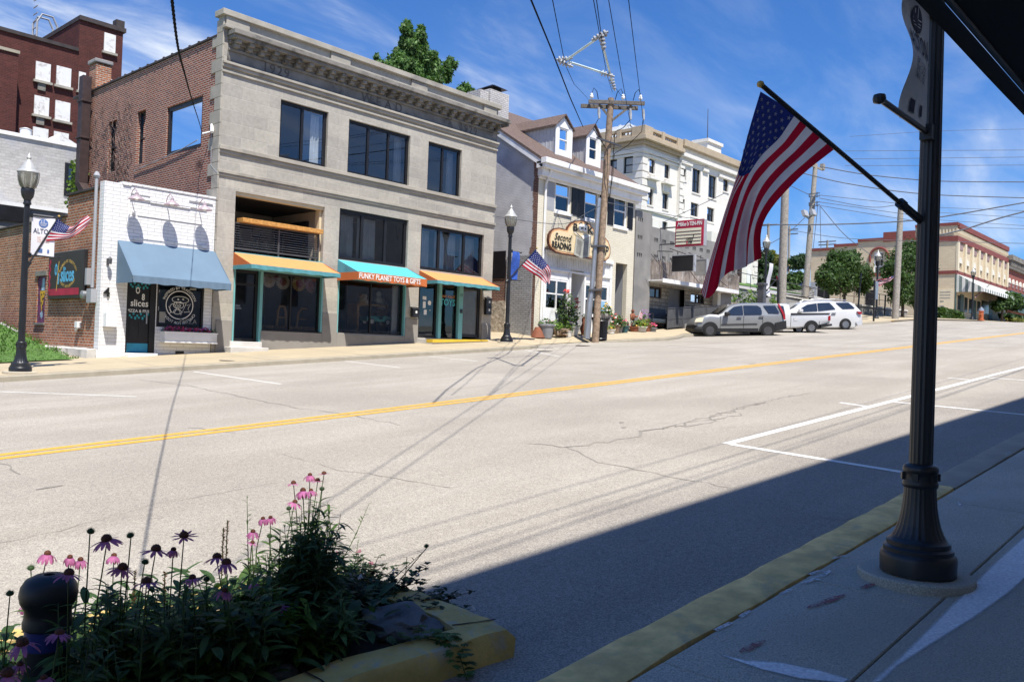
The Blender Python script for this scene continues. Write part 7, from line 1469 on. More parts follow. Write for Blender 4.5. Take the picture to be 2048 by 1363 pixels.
span('wire from the spreader top down to the pole top',[up(1199,68,20),up(1214,150,27),ut+V((-.05,-.1,.25))],.0085);span('wire from the lowest spreader insulator to the crossarm',[up(1228,172,27),up(1243,192,32),ca.lerp(cb,.62)+V((0,-.2,.3))],.0085)
span('lone dark wire from the top edge down to the bookshop dormer',[up(1045,-40,12),up(1062,0,14),up(1100,92,19),up(1140,195,25),onY(1166,254,24.6)],.018)
t=thing('wire_spreader','triangle of pale rods with insulators holding the wires apart','wire spreader',up(1128,122,23),'overhead wires');k('rod_pale',(.55,.66,.66),.5)
for a,b in(((1133,120,23),(1196,76,20)),((1138,124,23),(1210,147,24)),((1206,92,20),(1224,162,26))):q=MB();q.tube([up(*a),up(*b)],.03,6);q.build('rod',K['rod_pale'],t)
for a,d in(((1129,118,23),(1,.1)),((1131,128,23),(1,-.4)),((1200,72,20),(-1,-.5)),((1205,84,20),(.2,-1)),((1214,149,24),(1,-.3)),((1226,168,26.5),(.3,-1))):
    c=up(*a);ax_=(_r*d[0]+_u*d[1]).normalized();q=MB();
    for i in range(4):cc=c+ax_*(i-1.5)*.09;q.tube([cc-ax_*.02,cc+ax_*.02],.085-.008*i,10)
    q.tube([c-ax_*.22,c+ax_*.22],.03,6);q.build('insulator',K['grey_paint'],t)
# lines whose shadows run over the road towards the pole: they pass high above the camera
for i,(a,b)in enumerate((((1140,684),(610,1030)),((1164,684),(690,1020)))):
    pa,pb=onG(*a),onG(*b);L_=(pb-pa).normalized();h0,h1=(8.6,6.5)if i<2 else(7.0,6.2);top0=pa-SUNV*(h0/-SUNV.z);top1=pb+L_*2.0-SUNV*((h1)/-SUNV.z)
    span('one of two high wires crossing the street overhead',[top0,top1],.008,.1,'high wires above the street')
for i,(y,x0,x1)in enumerate(((4.70,3.4,40),(4.45,3.6,40),(5.15,5.0,40),(4.28,4.2,40))):
    zz=8.2+.4*i;A=V((x0-6,y-.3,0));Bq=V((x1,y+.9+.12*i,0));A.z,Bq.z=GZ(A.x,A.y),GZ(Bq.x,Bq.y);span('one of four wires strung high along the near pavement',[A-SUNV*(zz/-SUNV.z),Bq-SUNV*(zz/-SUNV.z)],[.010,.007,.008,.012][i],.15,'wires above the near pavement')
# thick twisted service cable to the brick side wall
ce=onX(404,268,SXm-.25)
cab=[atD(340,-60,4),atD(345,10,4.7),atD(357,100,6.3),atD(370,150,8.5),atD(384,200,12.4),atD(400,250,19.5),ce]
q=MB();q.tube([bez(cab,i/40)for i in range(41)],.008,6,cap=False);cb_=q.build('service_cable',K['wire'],org=ce,smooth=True);tag(cb_,'thick black service cable coming down to the brick side wall','cable')
q=MB();
for ph in(0,math.pi):q.tube([bez(cab,i/240)+V((.006*math.cos(i*.9+ph),.006*math.sin(i*.9+ph),0))for i in range(241)],.005,4,cap=False)
q.build('strand',K['wire'],cb_)
t=thing('cable_anchor','white insulator bracket where the cable meets the brick side wall','bracket',ce);q=MB();q.tube([ce,onX(420,264,SXm-.05)],.03,6);q.tube([onX(424,250,SXm-.02),onX(424,264,SXm-.12)],.05,8);q.build('insulator',K['letter_white'],t);q=MB();q.tube([onX(423,266,SXm-.03),onX(422,330,SXm-.03),onX(434,345,SXm-.03)],.014,5);q.tube([onX(395,280,SXm-.05),onX(360,300,SXm-.05),onX(322,318,SXm-.05),onX(268,342,SXm-.04)],.016,5);q.build('lead',K['grey_paint'],t)
# farther poles
P1Y=21.9;P1=upole('utility_pole','thick wooden pole behind the white pickup',onY(1562,648,P1Y),onY(1571,360,P1Y),.26,.22,'grey_pole_wood','wooden utility poles')
P2Y=28.6;P2=upole('utility_pole','leaning wooden pole with floodlights and several crossarms',onY(1609,612,P2Y),onY(1631,328,P2Y),.26,.18,'grey_pole_wood','wooden utility poles')
P3Y=21.3;P3=upole('utility_pole','bare wooden pole between the street trees',onY(1790,641,P3Y),onY(1802,406,P3Y),.26,.20,'grey_pole_wood','wooden utility poles')
a,b=onY(1622,330,P2Y),onY(1646,340,P2Y);q=MB();q.bar(a,b,.12,.15);q.obox(onY(1645,334,P2Y),(.4,.3,.5));q.build('crossarm',K['grey_pole_wood'],P2)
for y0 in(386,404):q=MB();q.bar(onY(1618,y0+2,P2Y-.3),onY(1639,y0,P2Y-.3),.08,.08);q.bar(onY(1619,y0+8,P2Y-.3),onY(1639,y0+6,P2Y-.3),.08,.08);q.bar(onY(1618.5,y0+2,P2Y-.3),onY(1618.5,y0+8,P2Y-.3),.06,.06);q.bar(onY(1634,y0-2,P2Y-.3),onY(1634,y0+9,P2Y-.3),.06,.06);q.build('crossarm',K['dark_steel'],P2)
for px,py in((1610,427),(1626,425)):c=onY(px,py,P2Y-.5);q=MB();q.obox(c,(.75,.25,.5),Matrix.Rotation(R_(-20),3,'X'));q.build('floodlight',K['grey_paint'],P2);q=MB();q.tube([c+V((0,0,-.2)),onY(1617,437,P2Y)],.05,5);q.build('floodlight_arm',K['dark_steel'],P2)
for px,pyb,pyt,Y,arms,lab in((1537,600,447,60,(450,),'distant pole with one crossarm seen past the flag'),(1579,600,452,75,(459,468),'distant pole with two crossarms behind the thick pole'),(1655,560,480,70,(483,489),'distant pole top showing above the cream side wall')):
    t=upole('utility_pole',lab,onY(px-3,pyb,Y),onY(px,pyt,Y),.25,.2,'grey_pole_wood','distant wooden poles')
    for ya in arms:q=MB();q.bar(onY(px-17,ya+1,Y),onY(px+16,ya-1,Y),.25,.25);q.build('crossarm',K['dark_steel'],t)
# distant wires
k('wire_far',(.10,.11,.13),.8)
def dwire(px,D,r=.02,lab='thin wire in the sky at the right',dD=0):q=MB();q.tube([bez([atD(x,y,D+dD*i)for i,(x,y)in enumerate(px)],j/16)for j in range(17)],r,4,cap=False);return tag(q.build('overhead_wire',K['wire_far'],org=atD(*px[0],D),smooth=True),lab,'wire','distant wires')
G_='one of many thin distant wires crossing the sky at the right'
for px,D,r in(([(1640,333),(1740,350),(1880,362),(2060,364)],52,.03),([(1600,345),(1700,368),(1850,388),(2060,396)],52,.03),([(1638,390),(1760,403),(1800,407)],54,.018),([(1638,396),(1740,414),(1800,409)],54,.02),([(1640,404),(1780,424),(1860,435)],54,.018),([(1640,411),(1780,434),(1880,448)],54,.018),([(1500,449),(1640,449),(1780,444),(1880,434),(2060,403)],40,.03),([(1880,470),(1930,458),(2000,436),(2060,420)],40,.034),([(1641,413),(1690,470),(1745,512)],56,.024),([(1580,460),(1700,477),(1900,483),(2060,487)],60,.02),([(1636,410),(1626,500)],56,.02),([(1640,412),(1642,500)],56,.02),([(1540,352),(1620,390)],52,.02),([(1510,503),(1570,470),(1610,435)],52,.02),
                 ([(1880,415),(2060,422)],56,.014),([(1880,425),(2060,436)],56,.014),([(1880,440),(2060,452)],56,.014),([(1880,452),(2060,458)],56,.014),([(1690,302),(1880,301),(2060,300)],48,.013),([(1690,318),(1880,316),(2060,314)],48,.013),([(1690,331),(1880,331),(2060,330)],48,.013),([(1700,273),(1880,262),(2060,258)],48,.010),([(1215,290),(1330,316),(1420,335)],45,.012),([(1215,405),(1340,430),(1410,440)],38,.014),([(1325,445),(1400,410),(1448,387)],42,.016),([(1200,412),(1175,425),(1120,448),(985,432)],31,.012)):
    dwire(px,D,r,G_)

# ================================================================ posts, bin, pots by the bookshop
def pot(base,r,h,m,label,plants,cat='flower pot',group=None):
    t=thing('flower_pot',label,cat,base,group);b=V(base);q=MB();q.lathe([(r*.72,0),(r*.95,h*.85),(r*1.05,h*.86),(r*1.05,h),(r*.92,h),(r*.88,h*.9),(0,h*.9)],b,20);q.build('pot',m,t,smooth='auto')
    for nm,mm,R,n,s in[q_[-5:]if isinstance(q_[0],str)else q_ for q_ in plants]:q=MB();blobs(q,b+V((0,0,h+.02)),R,n,s);q.build(nm,mm,t,clean=False)
    return t
k('pot_grey',(.22,.225,.24),.7);k('terracotta',(.24,.085,.045),.8);k('pot_white',(.62,.61,.58),.7);k('pot_teal',(.04,.11,.12),.6);k('petal_yellow',(.68,.42,.05),.6,var=.3,scale=20);k('petal_red',(.55,.04,.03),.6);k('petal_purple',(.25,.10,.30),.6,var=.4,scale=18);k('petal_white',(.72,.70,.68),.6);k('driftwood',(.26,.19,.13),.9,var=.4,scale=10)
def sg_(px,py,Y):p=onY(px,py,Y);return V((p.x,Y,PZ(p.x,Y)))
LF,IV=K['leaf'],K['ivy'];Yp_=FY-.45
pot(sg_(1092,670,FY-.5),.36,.62,K['pot_grey'],'big grey tub with a few red flowers left of the bookshop door',(('foliage',LF,(.34,.34,.22),70,.08),('blossom',K['petal_red'],(.3,.3,.25),16,.05)))
q=MB();b=sg_(1077,671,FY-.3);q.lathe([(.34,0),(.17,.45),(.15,.46),(0,.46)],b,18);tag(q.build('clay_chimney',K['terracotta'],org=b,smooth='auto'),'upturned terracotta cone at the bookshop corner','clay pot')
t=thing('driftwood_planter','tangled driftwood stump planter beside the grey tub','planter',sg_(1118,670,FY-.5));b=V(t.location);q=MB()
for i in range(16):a=i*.4;q.tube([b+V((0,0,.15)),b+V((.3*math.cos(a),.25*math.sin(a),.25+.1*math.sin(i*3))),b+V((.55*math.cos(a+.3),.4*math.sin(a+.3),.08+.35*abs(math.sin(i*2.1))))],[.09,.06,.02],5)
q.build('stump',K['driftwood'],t);q=MB();blobs(q,b+V((-.2,0,.4)),(.3,.3,.35),70,.09);q.build('foliage',IV,t,clean=False)
pot(sg_(1127,669,FY-.35),.26,.32,K['terracotta'],'brown pot of mixed leaves behind the driftwood',(('foliage',IV,(.32,.3,.45),80,.1),))
pot(sg_(1137,671,FY-.6),.16,.28,K['pot_white'],'small white pot in front of the bookshop door',(('foliage',LF,(.2,.2,.22),40,.07),))
pot(sg_(1147,669,FY-.4),.27,.42,K['off_white'],'cream bowl planter right of the small white pot',(('foliage',LF,(.3,.3,.35),60,.1),('blossom',K['petal_purple'],(.25,.25,.4),26,.06)))
def shrub(b,h,w,label,leaf,blossom,n=130):
    t=thing('potted_shrub',label,'shrub',b);b=V(b);q=MB()
    for i in range(7):a=i*.9;q.tube([b,b+V((.2*w*math.cos(a),.2*w*math.sin(a),h*.5)),b+V((w*.8*math.cos(a+.4),w*.5*math.sin(a+.4),h*rnd.uniform(.75,1)))],[.03,.02,.008],5)
    q.build('stem',K['bark'],t);q=MB();blobs(q,b+V((0,0,h*.45)),(w,w*.8,h*.55),n,.10);q.build('foliage',leaf,t,clean=False)
    for m,p,r_ in blossom:q=MB();blobs(q,b+V(p),(r_,r_,r_),24,r_*.55);q.build('blossom',m,t,clean=False)
    q=MB();q.lathe([(.2,0),(.26,.3),(.2,.3)],b,14);q.build('pot',K['terracotta'],t,smooth='auto')
shrub(sg_(1132,668,FY-.3),2.0,.52,'tall dark rose shrub with one orange bloom by the bookshop window',K['leaf_tree'],((K['petal_red'],(-.35,-.2,1.95),.15),(K['petal_red'],(.55,-.1,1.3),.1)),330)
t=thing('flowering_vine','thin vine with orange leaves climbing the yellow door post','vine',sg_(1152,668,FY-.25));b=V(t.location);q=MB();q.tube([b,b+V((.03,0,.9)),b+V((-.03,0,1.7))],.02,5);q.build('stem',K['bark'],t);q=MB();blobs(q,b+V((0,0,.9)),(.14,.14,.9),50,.07);q.build('foliage',IV,t,clean=False);q=MB();blobs(q,b+V((0,-.02,1.45)),(.14,.12,.3),26,.07);q.build('blossom',K['petal_red'],t,clean=False)
t=thing('old_planter','small rusty figure shaped planter left of the steel pipe','planter',sg_(1168,668,FY-.5));b=V(t.location);q=MB();q.lathe([(.12,0),(.2,.3),(.1,.55),(.14,.7),(.05,.85)],b,14);q.build('body',K['terracotta'],t,smooth=True);q=MB();blobs(q,b+V((0,0,.8)),(.16,.16,.22),30,.06);q.build('foliage',K['leaf_dark'],t,clean=False)
pot(sg_(1210,668,FY-.45),.25,.95,K['grey_conc'],'yellow flowers in a tall stand behind the black bin',(('foliage',LF,(.36,.3,.4),90,.1),('blossom',K['petal_yellow'],(.36,.3,.5),46,.07)))
pot(sg_(1228,667,FY-.6),.30,.4,K['driftwood'],'tiered pot of red and white flowers right of the bin',(('foliage',LF,(.42,.35,.5),110,.1),('blossom',K['petal_red'],(.4,.35,.6),50,.06),('white_blossom',K['petal_white'],(.4,.35,.65),26,.06)))
pot(sg_(1222,669,FY-.8),.2,.22,K['pot_white'],'low pot of yellow blooms at the foot of the tiered pot',(('foliage',IV,(.25,.2,.2),40,.07),('blossom',K['petal_yellow'],(.25,.2,.25),30,.06)))
pot(sg_(1237,667,FY-.6),.22,.34,K['grey_conc'],'grey pot with leafy plant beside the tiered pot',(('foliage',K['leaf_tree'],(.35,.3,.55),110,.1),))
pot(sg_(1247,667,FY-.6),.26,.32,K['pot_teal'],'dark teal pot of pink flowers below the open passage',(('foliage',LF,(.28,.25,.3),70,.08),('blossom',K['petal_pink'],(.28,.25,.4),22,.06)))
pot(sg_(1268,665,FY-.55),.24,.25,K['terracotta'],'orange brown pot beside the little statue',(('foliage',K['leaf_tree'],(.25,.2,.3),60,.08),('blossom',K['petal_red'],(.22,.2,.3),14,.05)))
pot(sg_(1281,664,FY-.7),.34,.26,K['pale_conc'],'wide stone bowl of yellow green flowers left of the bench',(('foliage',IV,(.42,.35,.38),110,.09),('blossom',K['petal_yellow'],(.4,.3,.4),36,.06)))
pot(sg_(1288,664,FY-.35),.24,.4,K['terracotta'],'pot of tall purple flowers behind the stone bowl',(('foliage',LF,(.32,.3,.5),80,.09),('blossom',K['petal_purple'],(.34,.3,.7),60,.07)))
pot(sg_(1294,663.5,FY-.7),.2,.28,K['terracotta'],'small pot of yellow leaves next to the bench',(('foliage',K['leaf_yellow'],(.26,.22,.35),60,.08),))
pot(sg_(1304,663,FY-.8),.25,.2,K['pot_grey'],'low dark pot of pink flowers nearest the bench',(('foliage',LF,(.3,.25,.22),50,.08),('blossom',K['petal_pink'],(.3,.25,.28),40,.06)))
# small painted garden statue holding a little flag
b=sg_(1264,665,FY-.35);t=thing('garden_statue','small painted garden statue in red jacket holding a tiny flag','statue',b);q=MB();q.lathe([(.2,0),(.22,.12),(.14,.2)],b,12);q.build('base',K['letter_black'],t);q=MB();q.tube([b+V((-.08,0,.2)),b+V((-.07,0,.55)),b+V((-.05,0,.8))],[.07,.08,.1],8);q.tube([b+V((.08,0,.2)),b+V((.07,0,.55)),b+V((.05,0,.8))],[.07,.08,.1],8);q.build('trousers',K['letter_white'],t,smooth=True)
q=MB();q.tube([b+V((0,0,.75)),b+V((0,0,1.0)),b+V((0,0,1.2)),b+V((0,0,1.28))],[.15,.17,.19,.08],10);q.tube([b+V((.16,0,1.18)),b+V((.32,-.1,1.02)),b+V((.42,-.2,1.14))],[.07,.06,.045],7);q.tube([b+V((-.16,0,1.18)),b+V((-.26,-.05,.98)),b+V((-.2,-.15,.85))],[.07,.06,.045],7);q.build('jacket',K['terracotta'],t,smooth=True)
k('statue_face',(.22,.10,.06),.7);q=MB();q.lathe([(.06,1.25),(.1,1.33),(.105,1.4),(.08,1.47),(.0,1.5)],b,12);q.build('head',K['statue_face'],t,smooth=True);q=MB();q.lathe([(.15,1.44),(.15,1.46),(.1,1.47),(.09,1.55),(0,1.56)],b,12);q.build('cap',K['terracotta'],t)
q=MB();q.tube([b+V((.42,-.2,.9)),b+V((.62,-.25,1.5))],.014,5);fp_=q.build('flag_stick',K['letter_white'],t);q=MB()
for i in range(7):q.mi=i%2;z=1.42-i*.06;q.quad(b+V((.60-i*.02,-.26,z)),b+V((.86-i*.01,-.28,z-.12)),b+V((.85-i*.01,-.28,z-.18)),b+V((.58-i*.02,-.26,z-.06)))
q.build('small_flag',[K['flag_red'],K['flag_white']],fp_)
t.scale=(.70,)*3
# black slatted litter bin
b=V((onY(1203,676,UY).x,UY+.1,0));b.z=PZ(b.x,b.y);t=thing('litter_bin','black slatted steel litter bin right of the wooden pole','litter bin',b);q=MB()
for i in range(28):
    a=2*math.pi*i/28;q.tube([b+V((.30*math.cos(a),.30*math.sin(a),.04)),b+V((.31*math.cos(a),.31*math.sin(a),.5)),b+V((.34*math.cos(a),.34*math.sin(a),.86)),b+V((.40*math.cos(a),.40*math.sin(a),1.0))],.022,5)
q.build('slats',K['black_metal'],t);q=MB();q.lathe([(.27,.02),(.28,.9),(.26,.92),(0,.92)],b,24);q.build('liner',K['letter_black'],t)
q=MB();
for z,r_ in((.06,.32),(.84,.355)):q.lathe([(r_,z-.025),(r_+.015,z),(r_,z+.025)],b,28)
q.build('band',K['black_metal'],t)
for px,lab in((1091,'round iron cover in the pavement by the kerb dip'),(1166,'round iron cover in the pavement near the pole'),(455,'small square iron cover by the limestone corner')):
    p=onG(px,693 if px==1091 else(683 if px==1166 else 719),.17);q=MB();q.lathe([(.3 if px!=455 else.22,0),(.3 if px!=455 else.22,.012),(0,.014)],(p.x,p.y,PZ(p.x,p.y)-.006),20);tag(q.build('manhole_cover',K['dark_steel'],org=p),lab,'manhole cover')
for px0,px1,py0,py1,Y,lab in((1556,1556,560,648,22.0,'black metal post under the limp flag'),(1747,1749,560,648,21.2,'black signpost by the lamp between the trees'),(1716,1722,545,620,24.2,'thin dark pole before the cream side wall'),(1769,1771,590,630,25.0,'short dark post on the side street pavement'),(1798,1798,600,627,26.5,'short dark post right of the bare wooden pole')):
    a,b=onY(px0,py1,Y),onY(px1,py0,Y);q=MB();q.tube([a,b],.07,6);tag(q.build('signpost',K['black_metal'],org=a),lab,'post')
p=onY(1753.5,582,21.6);q=MB();q.box(p.x-.25,p.x+.25,21.58,21.62,p.z-.6,p.z+.7);tag(q.build('street_sign',K['steel'],org=p),'small pale upright sign on the lamp between the trees','sign')
a,b=onY(1519,640,22.1),onY(1527,568,22.1);q=MB();q.box(a.x,b.x,21.9,22.3,a.z,b.z);q.box(a.x-.06,b.x+.06,21.85,22.35,b.z-.1,b.z+.05);tag(q.build('utility_cabinet',K['dark_steel'],org=a,bevel=.03),'dark utility cabinet beside the lamp behind the silver car','cabinet')
# ================================================================ cars, nose in to the far kerb
k('car_silver',(.30,.305,.30),.32,metal=.45,var=.03,coat=.6);k('car_grey_cladding',(.014,.014,.015),.6,var=.1);k('car_white',(.56,.56,.555),.25,var=.02,coat=.7);k('car_white2',(.50,.51,.53),.28,var=.02,coat=.6);k('car_glass',(.018,.022,.028),.06,spec=.9,coat=.5);k('chrome',(.6,.6,.6),.2,metal=.9);k('tail_red',(.30,.012,.02),.2,coat=.5);k('head_lamp',(.66,.60,.45),.15,coat=.5);k('rim_dark',(.09,.09,.095),.4,metal=.4);k('car_blue',(.055,.16,.42),.4,coat=.3,var=.15);k('car_black',(.012,.012,.014),.15,coat=.8)
class Car:
    def __init__(s,name,label,cat,A,B,wid,group=None):
        """A, B: front and rear points where the near-side tyres stand"""
        s.o=V(((A.x+B.x)/2,(A.y+B.y)/2,0));s.A,s.B=V(A),V(B);d=V((A.x-B.x,A.y-B.y,0));s.d=d.normalized();s.n=V((-s.d.y,s.d.x,0));
        if s.n.dot(V((A.x,A.y,0)))<0:s.n=-s.n
        s.w=wid;s.L=d.length;s.t=thing(name,label,cat,(s.o.x,s.o.y,(A.z+B.z)/2),group);s.zs=(A.z-B.z)/s.L;s.z0=(A.z+B.z)/2
    def q(s,px,py):
        """photo point on the car's near side: (distance forward, height)"""
        P0=V((s.A.x,s.A.y,0));r_=ray(px,py);P=r_*(P0.dot(s.n)/r_.dot(s.n));a=(P-s.o).dot(s.d);return a,P.z-s.z0-s.zs*a
    def P(s,a,h,w):return V((s.o.x,s.o.y,0))+s.d*a+s.n*w+V((0,0,s.z0+s.zs*a+h))
    def hull(s,st,m,name,inset=.16,cap=True,par=None):
        """st: stations (a, z_bottom, z_belt, z_top, nose inset)"""
        mb=MB();ring=14;W=s.w
        for a,zb,zm,zt,ni in st:
            g=max(0,zt-zm);i1=ni+.03;i2=ni+.035+inset*min(1,g/.55);zc=zb+(zm-zb)*.45
            half=[(ni+.10,zb),(ni+.03,zb+.06),(ni,zc),(ni+.012,zm-.06),(i1,zm),(i2-.0,zt-.05 if g>.1 else zt-.02),(i2+.12,zt)]
            pts=[s.P(a,z,w)for w,z in half]+[s.P(a,z,W-w)for w,z in half[::-1]];mb.v+=[tuple(p)for p in pts]
        n=len(st);mb.f=[(i*ring+j,i*ring+(j+1)%ring,(i+1)*ring+(j+1)%ring,(i+1)*ring+j)for i in range(n-1)for j in range(ring)];mb.f+=[tuple(range(ring)),tuple(range((n-1)*ring,n*ring))[::-1]];mb.m=[0]*len(mb.f)
        o=mb.build(name,m,par or s.t,smooth='auto');return o
    def panel(s,pxs,m,name,off=.012,tilt=None,par=None,th=.012):
        """flat piece on the near side outlined in the photo; tilt = (z_low, z_high, inset at the top)"""
        pts=[]
        for p in pxs:a,h=s.q(*p);w=-off+(tilt[2]*max(0,min(1,(h-tilt[0])/(tilt[1]-tilt[0])))if tilt else 0);pts.append(s.P(a,h,w))
        q=MB();q.prism(pts,s.n*th);return q.build(name,m,par or s.t)
    def mirror_panel(s,pxs,m,name,**k_):return s.panel(pxs,m,name,**k_)
    def wheel(s,a,R,near,rim_m,spokes=8,wd=.22):
        w0=-.06 if near else s.w-wd+.015;c=s.P(a,R,0)+s.n*w0;ax=Matrix((s.d,V((0,0,1)),s.n)).transposed()
        # local z runs along the axle
        q=MB();q.lathe([(R*.62,.01),(R*.9,-.0),(R*.98,.02),(R,.05),(R,wd-.05),(R*.95,wd),(R*.6,wd)],c,32,axis=ax,caps=False);wh=q.build('wheel',K['rubber'],s.t,smooth='auto')
        q=MB();q.lathe([(R*.64,.0),(R*.66,.012),(R*.60,.04),(R*.58,.10),(0,.10)],c,28,axis=ax)
        for i in range(spokes):
            t=2*math.pi*i/spokes;dr=ax@V((math.cos(t),math.sin(t),0));q.bar(c+dr*R*.08+s.n*.02,c+dr*R*.60+s.n*.025,R*.13,.03,s.n)
        q.lathe([(R*.16,.0),(R*.17,.03),(0,.03)],c-s.n*.002,14,axis=ax);q.build('rim',rim_m,wh,smooth='auto');return wh
    def arch(s,a,R,m,r1=1.26,zmax=None):
        pts=[];n=16;R0=R*1.08
        for i in range(n+1):t=math.pi*(-.06+1.12*i/n);pts.append((a+R*r1*math.cos(t),R+R*r1*math.sin(t)))
        for i in range(n,-1,-1):t=math.pi*(-.06+1.12*i/n);pts.append((a+R0*math.cos(t),R+R0*math.sin(t)))
        q=MB();f=[s.P(x,max(z,.1),-.025)for x,z in pts];N=len(f);q.v=[tuple(p)for p in f]+[tuple(p+s.n*.05)for p in f];h=n+1
        for i in range(n):j=N-1-i;q.f.append((i,i+1,j-1,j));q.f.append((i+N,i+1+N,i+1,i));
        q.m=[0]*len(q.f);q.build('wheel_arch',m,s.t)
        q=MB();n=24;q.poly([s.P(a+R0*1.03*math.cos(2*math.pi*i/n),R+R0*1.03*math.sin(2*math.pi*i/n),-.013)for i in range(n)]);q.build('arch_well',K['letter_black'],s.t)
z5=lambda x,y:(1360+x/5.12,460+y/5.12)  # pixel in the enlarged strip with the cars
Rw=.36
A=onG(1419.5,673.3);Bq=onG(1535,673.3)
c=Car('parked_car','silver grey compact SUV with black cladding parked nose to the kerb','car',A,Bq,1.85,'vehicles parked at the far kerb')
Q=lambda x,y:c.q(*z5(x,y))
fa=Q(305,1030)[0];ra=Q(897,1030)[0];R1=Q(305,960)[1]/2
zbelt=Q(640,868)[1];zroof=Q(800,742)[1];zh=Q(300,866)[1];sill=Q(640,1040)[1]
S=lambda x:Q(x,900)[0]
c.hull([(S(152),.42,.58,.66,.30),(S(163),.30,.66,.80,.16),(S(190),.27,.76,.92,.06),(S(236),.26,zh-.16,zh-.06,.02),(S(310),sill,zh-.06,zh+.03,0),(S(400),sill,zbelt-.10,zbelt+.02,0),(S(440),sill,zbelt-.03,zbelt+.13,0),(S(500),sill,zbelt,zroof-.22,0),(S(560),sill,zbelt,zroof-.08,0),(S(640),sill,zbelt,zroof-.01,0),(S(800),sill,zbelt,zroof+.01,0),(S(930),sill,zbelt+.01,zroof-.01,0),(S(1005),sill,zbelt+.02,zroof-.06,.02),(S(1040),.30,zbelt+.02,zbelt+.40,.04),(S(1070),.32,zbelt-.0,zbelt+.10,.08),(S(1084),.40,.72,.86,.16)],K['car_silver'],'body')
tl=(zbelt,zroof,.19)
c.panel([z5(*p)for p in((462,866),(505,822),(560,783),(648,770),(648,866))],K['car_glass'],'front_window',tilt=tl);c.panel([z5(*p)for p in((658,866),(658,770),(800,771),(832,790),(842,830),(838,862))],K['car_glass'],'rear_window',tilt=tl);c.panel([z5(*p)for p in((910,850),(862,772),(985,770),(1022,848))],K['car_glass'],'quarter_window',tilt=tl)
c.hull([(S(145),.36,.48,.60,.30),(S(156),.25,.5,.66,.12),(S(188),.23,.5,.68,.01),(S(240),.23,.5,.68,-.03)],K['car_grey_cladding'],'front_bumper');c.panel([z5(*p)for p in((970,950),(1085,925),(1090,1010),(985,1030))],K['car_grey_cladding'],'rear_bumper',off=.035,th=.08);c.panel([z5(*p)for p in((385,1005),(800,1005),(800,1042),(385,1042))],K['car_grey_cladding'],'sill_cladding',off=.03,th=.05);c.panel([z5(*p)for p in((420,962),(790,955),(790,964),(420,971))],K['car_grey_cladding'],'rub_strip',off=.025,th=.03)
c.panel([z5(*p)for p in((148,940),(165,905),(205,893),(244,895),(228,940))],K['head_lamp'],'headlight',off=.02,th=.04)
c.panel([z5(*p)for p in((1010,752),(1028,752),(1078,860),(1080,915),(1062,915),(1052,860))],K['tail_red'],'tail_light',off=.012,tilt=tl,th=.05)
for a_,r_ in((fa,R1),(ra,R1)):c.arch(a_,r_,K['car_grey_cladding'],1.34)
for a_ in(fa,ra):c.wheel(a_,R1,True,K['rim_dark'],8);c.wheel(a_,R1,False,K['rim_dark'],8)
a,h=Q(475,858);q=MB();q.obox(c.P(a,h,-.14),(.26,.2,.2),Matrix((c.d,c.n,V((0,0,1)))).transposed());q.build('wing_mirror',K['car_grey_cladding'],c.t,bevel=.04)
for x,y in((605,893),(830,886)):a,h=Q(x,y);q=MB();q.bar(c.P(a-.12,h,-.035),c.P(a+.12,h,-.035),.04,.05);q.build('door_handle',K['chrome'],c.t)
q=MB();
for x in(415,653,848):a=S(x);q.bar(c.P(a,sill+.1,-.004),c.P(a,zbelt-.03,-.004),.012,.01)
q.build('door_seam',K['letter_black'],c.t)
a0,a1=S(520),S(410);q=MB();q.poly([c.P(a1,zbelt+.07,.18),c.P(a1,zbelt+.07,c.w-.18),c.P(a0-.05,zroof-.12,c.w-.3),c.P(a0-.05,zroof-.12,.3)]);q.v=[tuple(V(p)+c.d*.05+V((0,0,.05)))for p in q.v];q.build('windscreen',K['car_glass'],c.t)
# white pickup
T_A=onG(1623,669.5);dvec=(A-Bq).normalized();L3=3.6;fA=T_A+V((dvec.x*L3,dvec.y*L3,0));fA.z=GR(fA.x,fA.y);T_A.z=GR(T_A.x,T_A.y)
c=Car('pickup_truck','white pickup truck with black fender flares between two parked SUVs','pickup truck',fA,T_A,1.85,'vehicles parked at the far kerb')
Q=lambda x,y:c.q(*z5(x,y));S=lambda x:Q(x,900)[0];zbd=Q(1340,852)[1];zrf=Q(1080,748)[1];sl_=Q(1200,1000)[1];ra=Q(1343,1005)[0];R2=Q(1343,945)[1]/2
ac=S(1133);af=ac+1.75
c.hull([(S(1541),.52,zbd-.05,zbd,.04),(S(1525),.5,zbd-.04,zbd,.0),(S(1400),sl_+.08,zbd-.02,zbd,0),(S(1200),sl_,zbd-.02,zbd,0),(ac-.03,sl_,zbd-.02,zbd,0)],K['car_white2'],'bed',inset=.0)
c.hull([(ac,sl_,zbd,zbd+.12,0),(ac+.03,sl_,zbd,zrf-.05,.0),(ac+.15,sl_,zbd,zrf,0),(af-.5,sl_,zbd,zrf,0),(af-.2,sl_,zbd,zrf-.12,0),(af+.35,sl_,zbd,zbd+.05,0),(af+.5,sl_,zbd-.06,zbd+.0,0),(af+1.35,.32,zbd-.14,zbd-.06,.04),(af+1.5,.40,.72,.8,.15)],K['car_white'],'cab')
c.panel([z5(*p)for p in((1038,772),(1068,775),(1075,850),(1042,850))],K['car_glass'],'cab_window',tilt=(zbd,zrf,.19));c.panel([z5(*p)for p in((1140,850),(1535,848),(1535,858),(1140,866))],K['car_grey_cladding'],'bed_rail',off=.02,th=.1);c.panel([z5(*p)for p in((1517,882),(1540,872),(1540,924),(1517,926))],K['tail_red'],'tail_light',off=.02,th=.06)
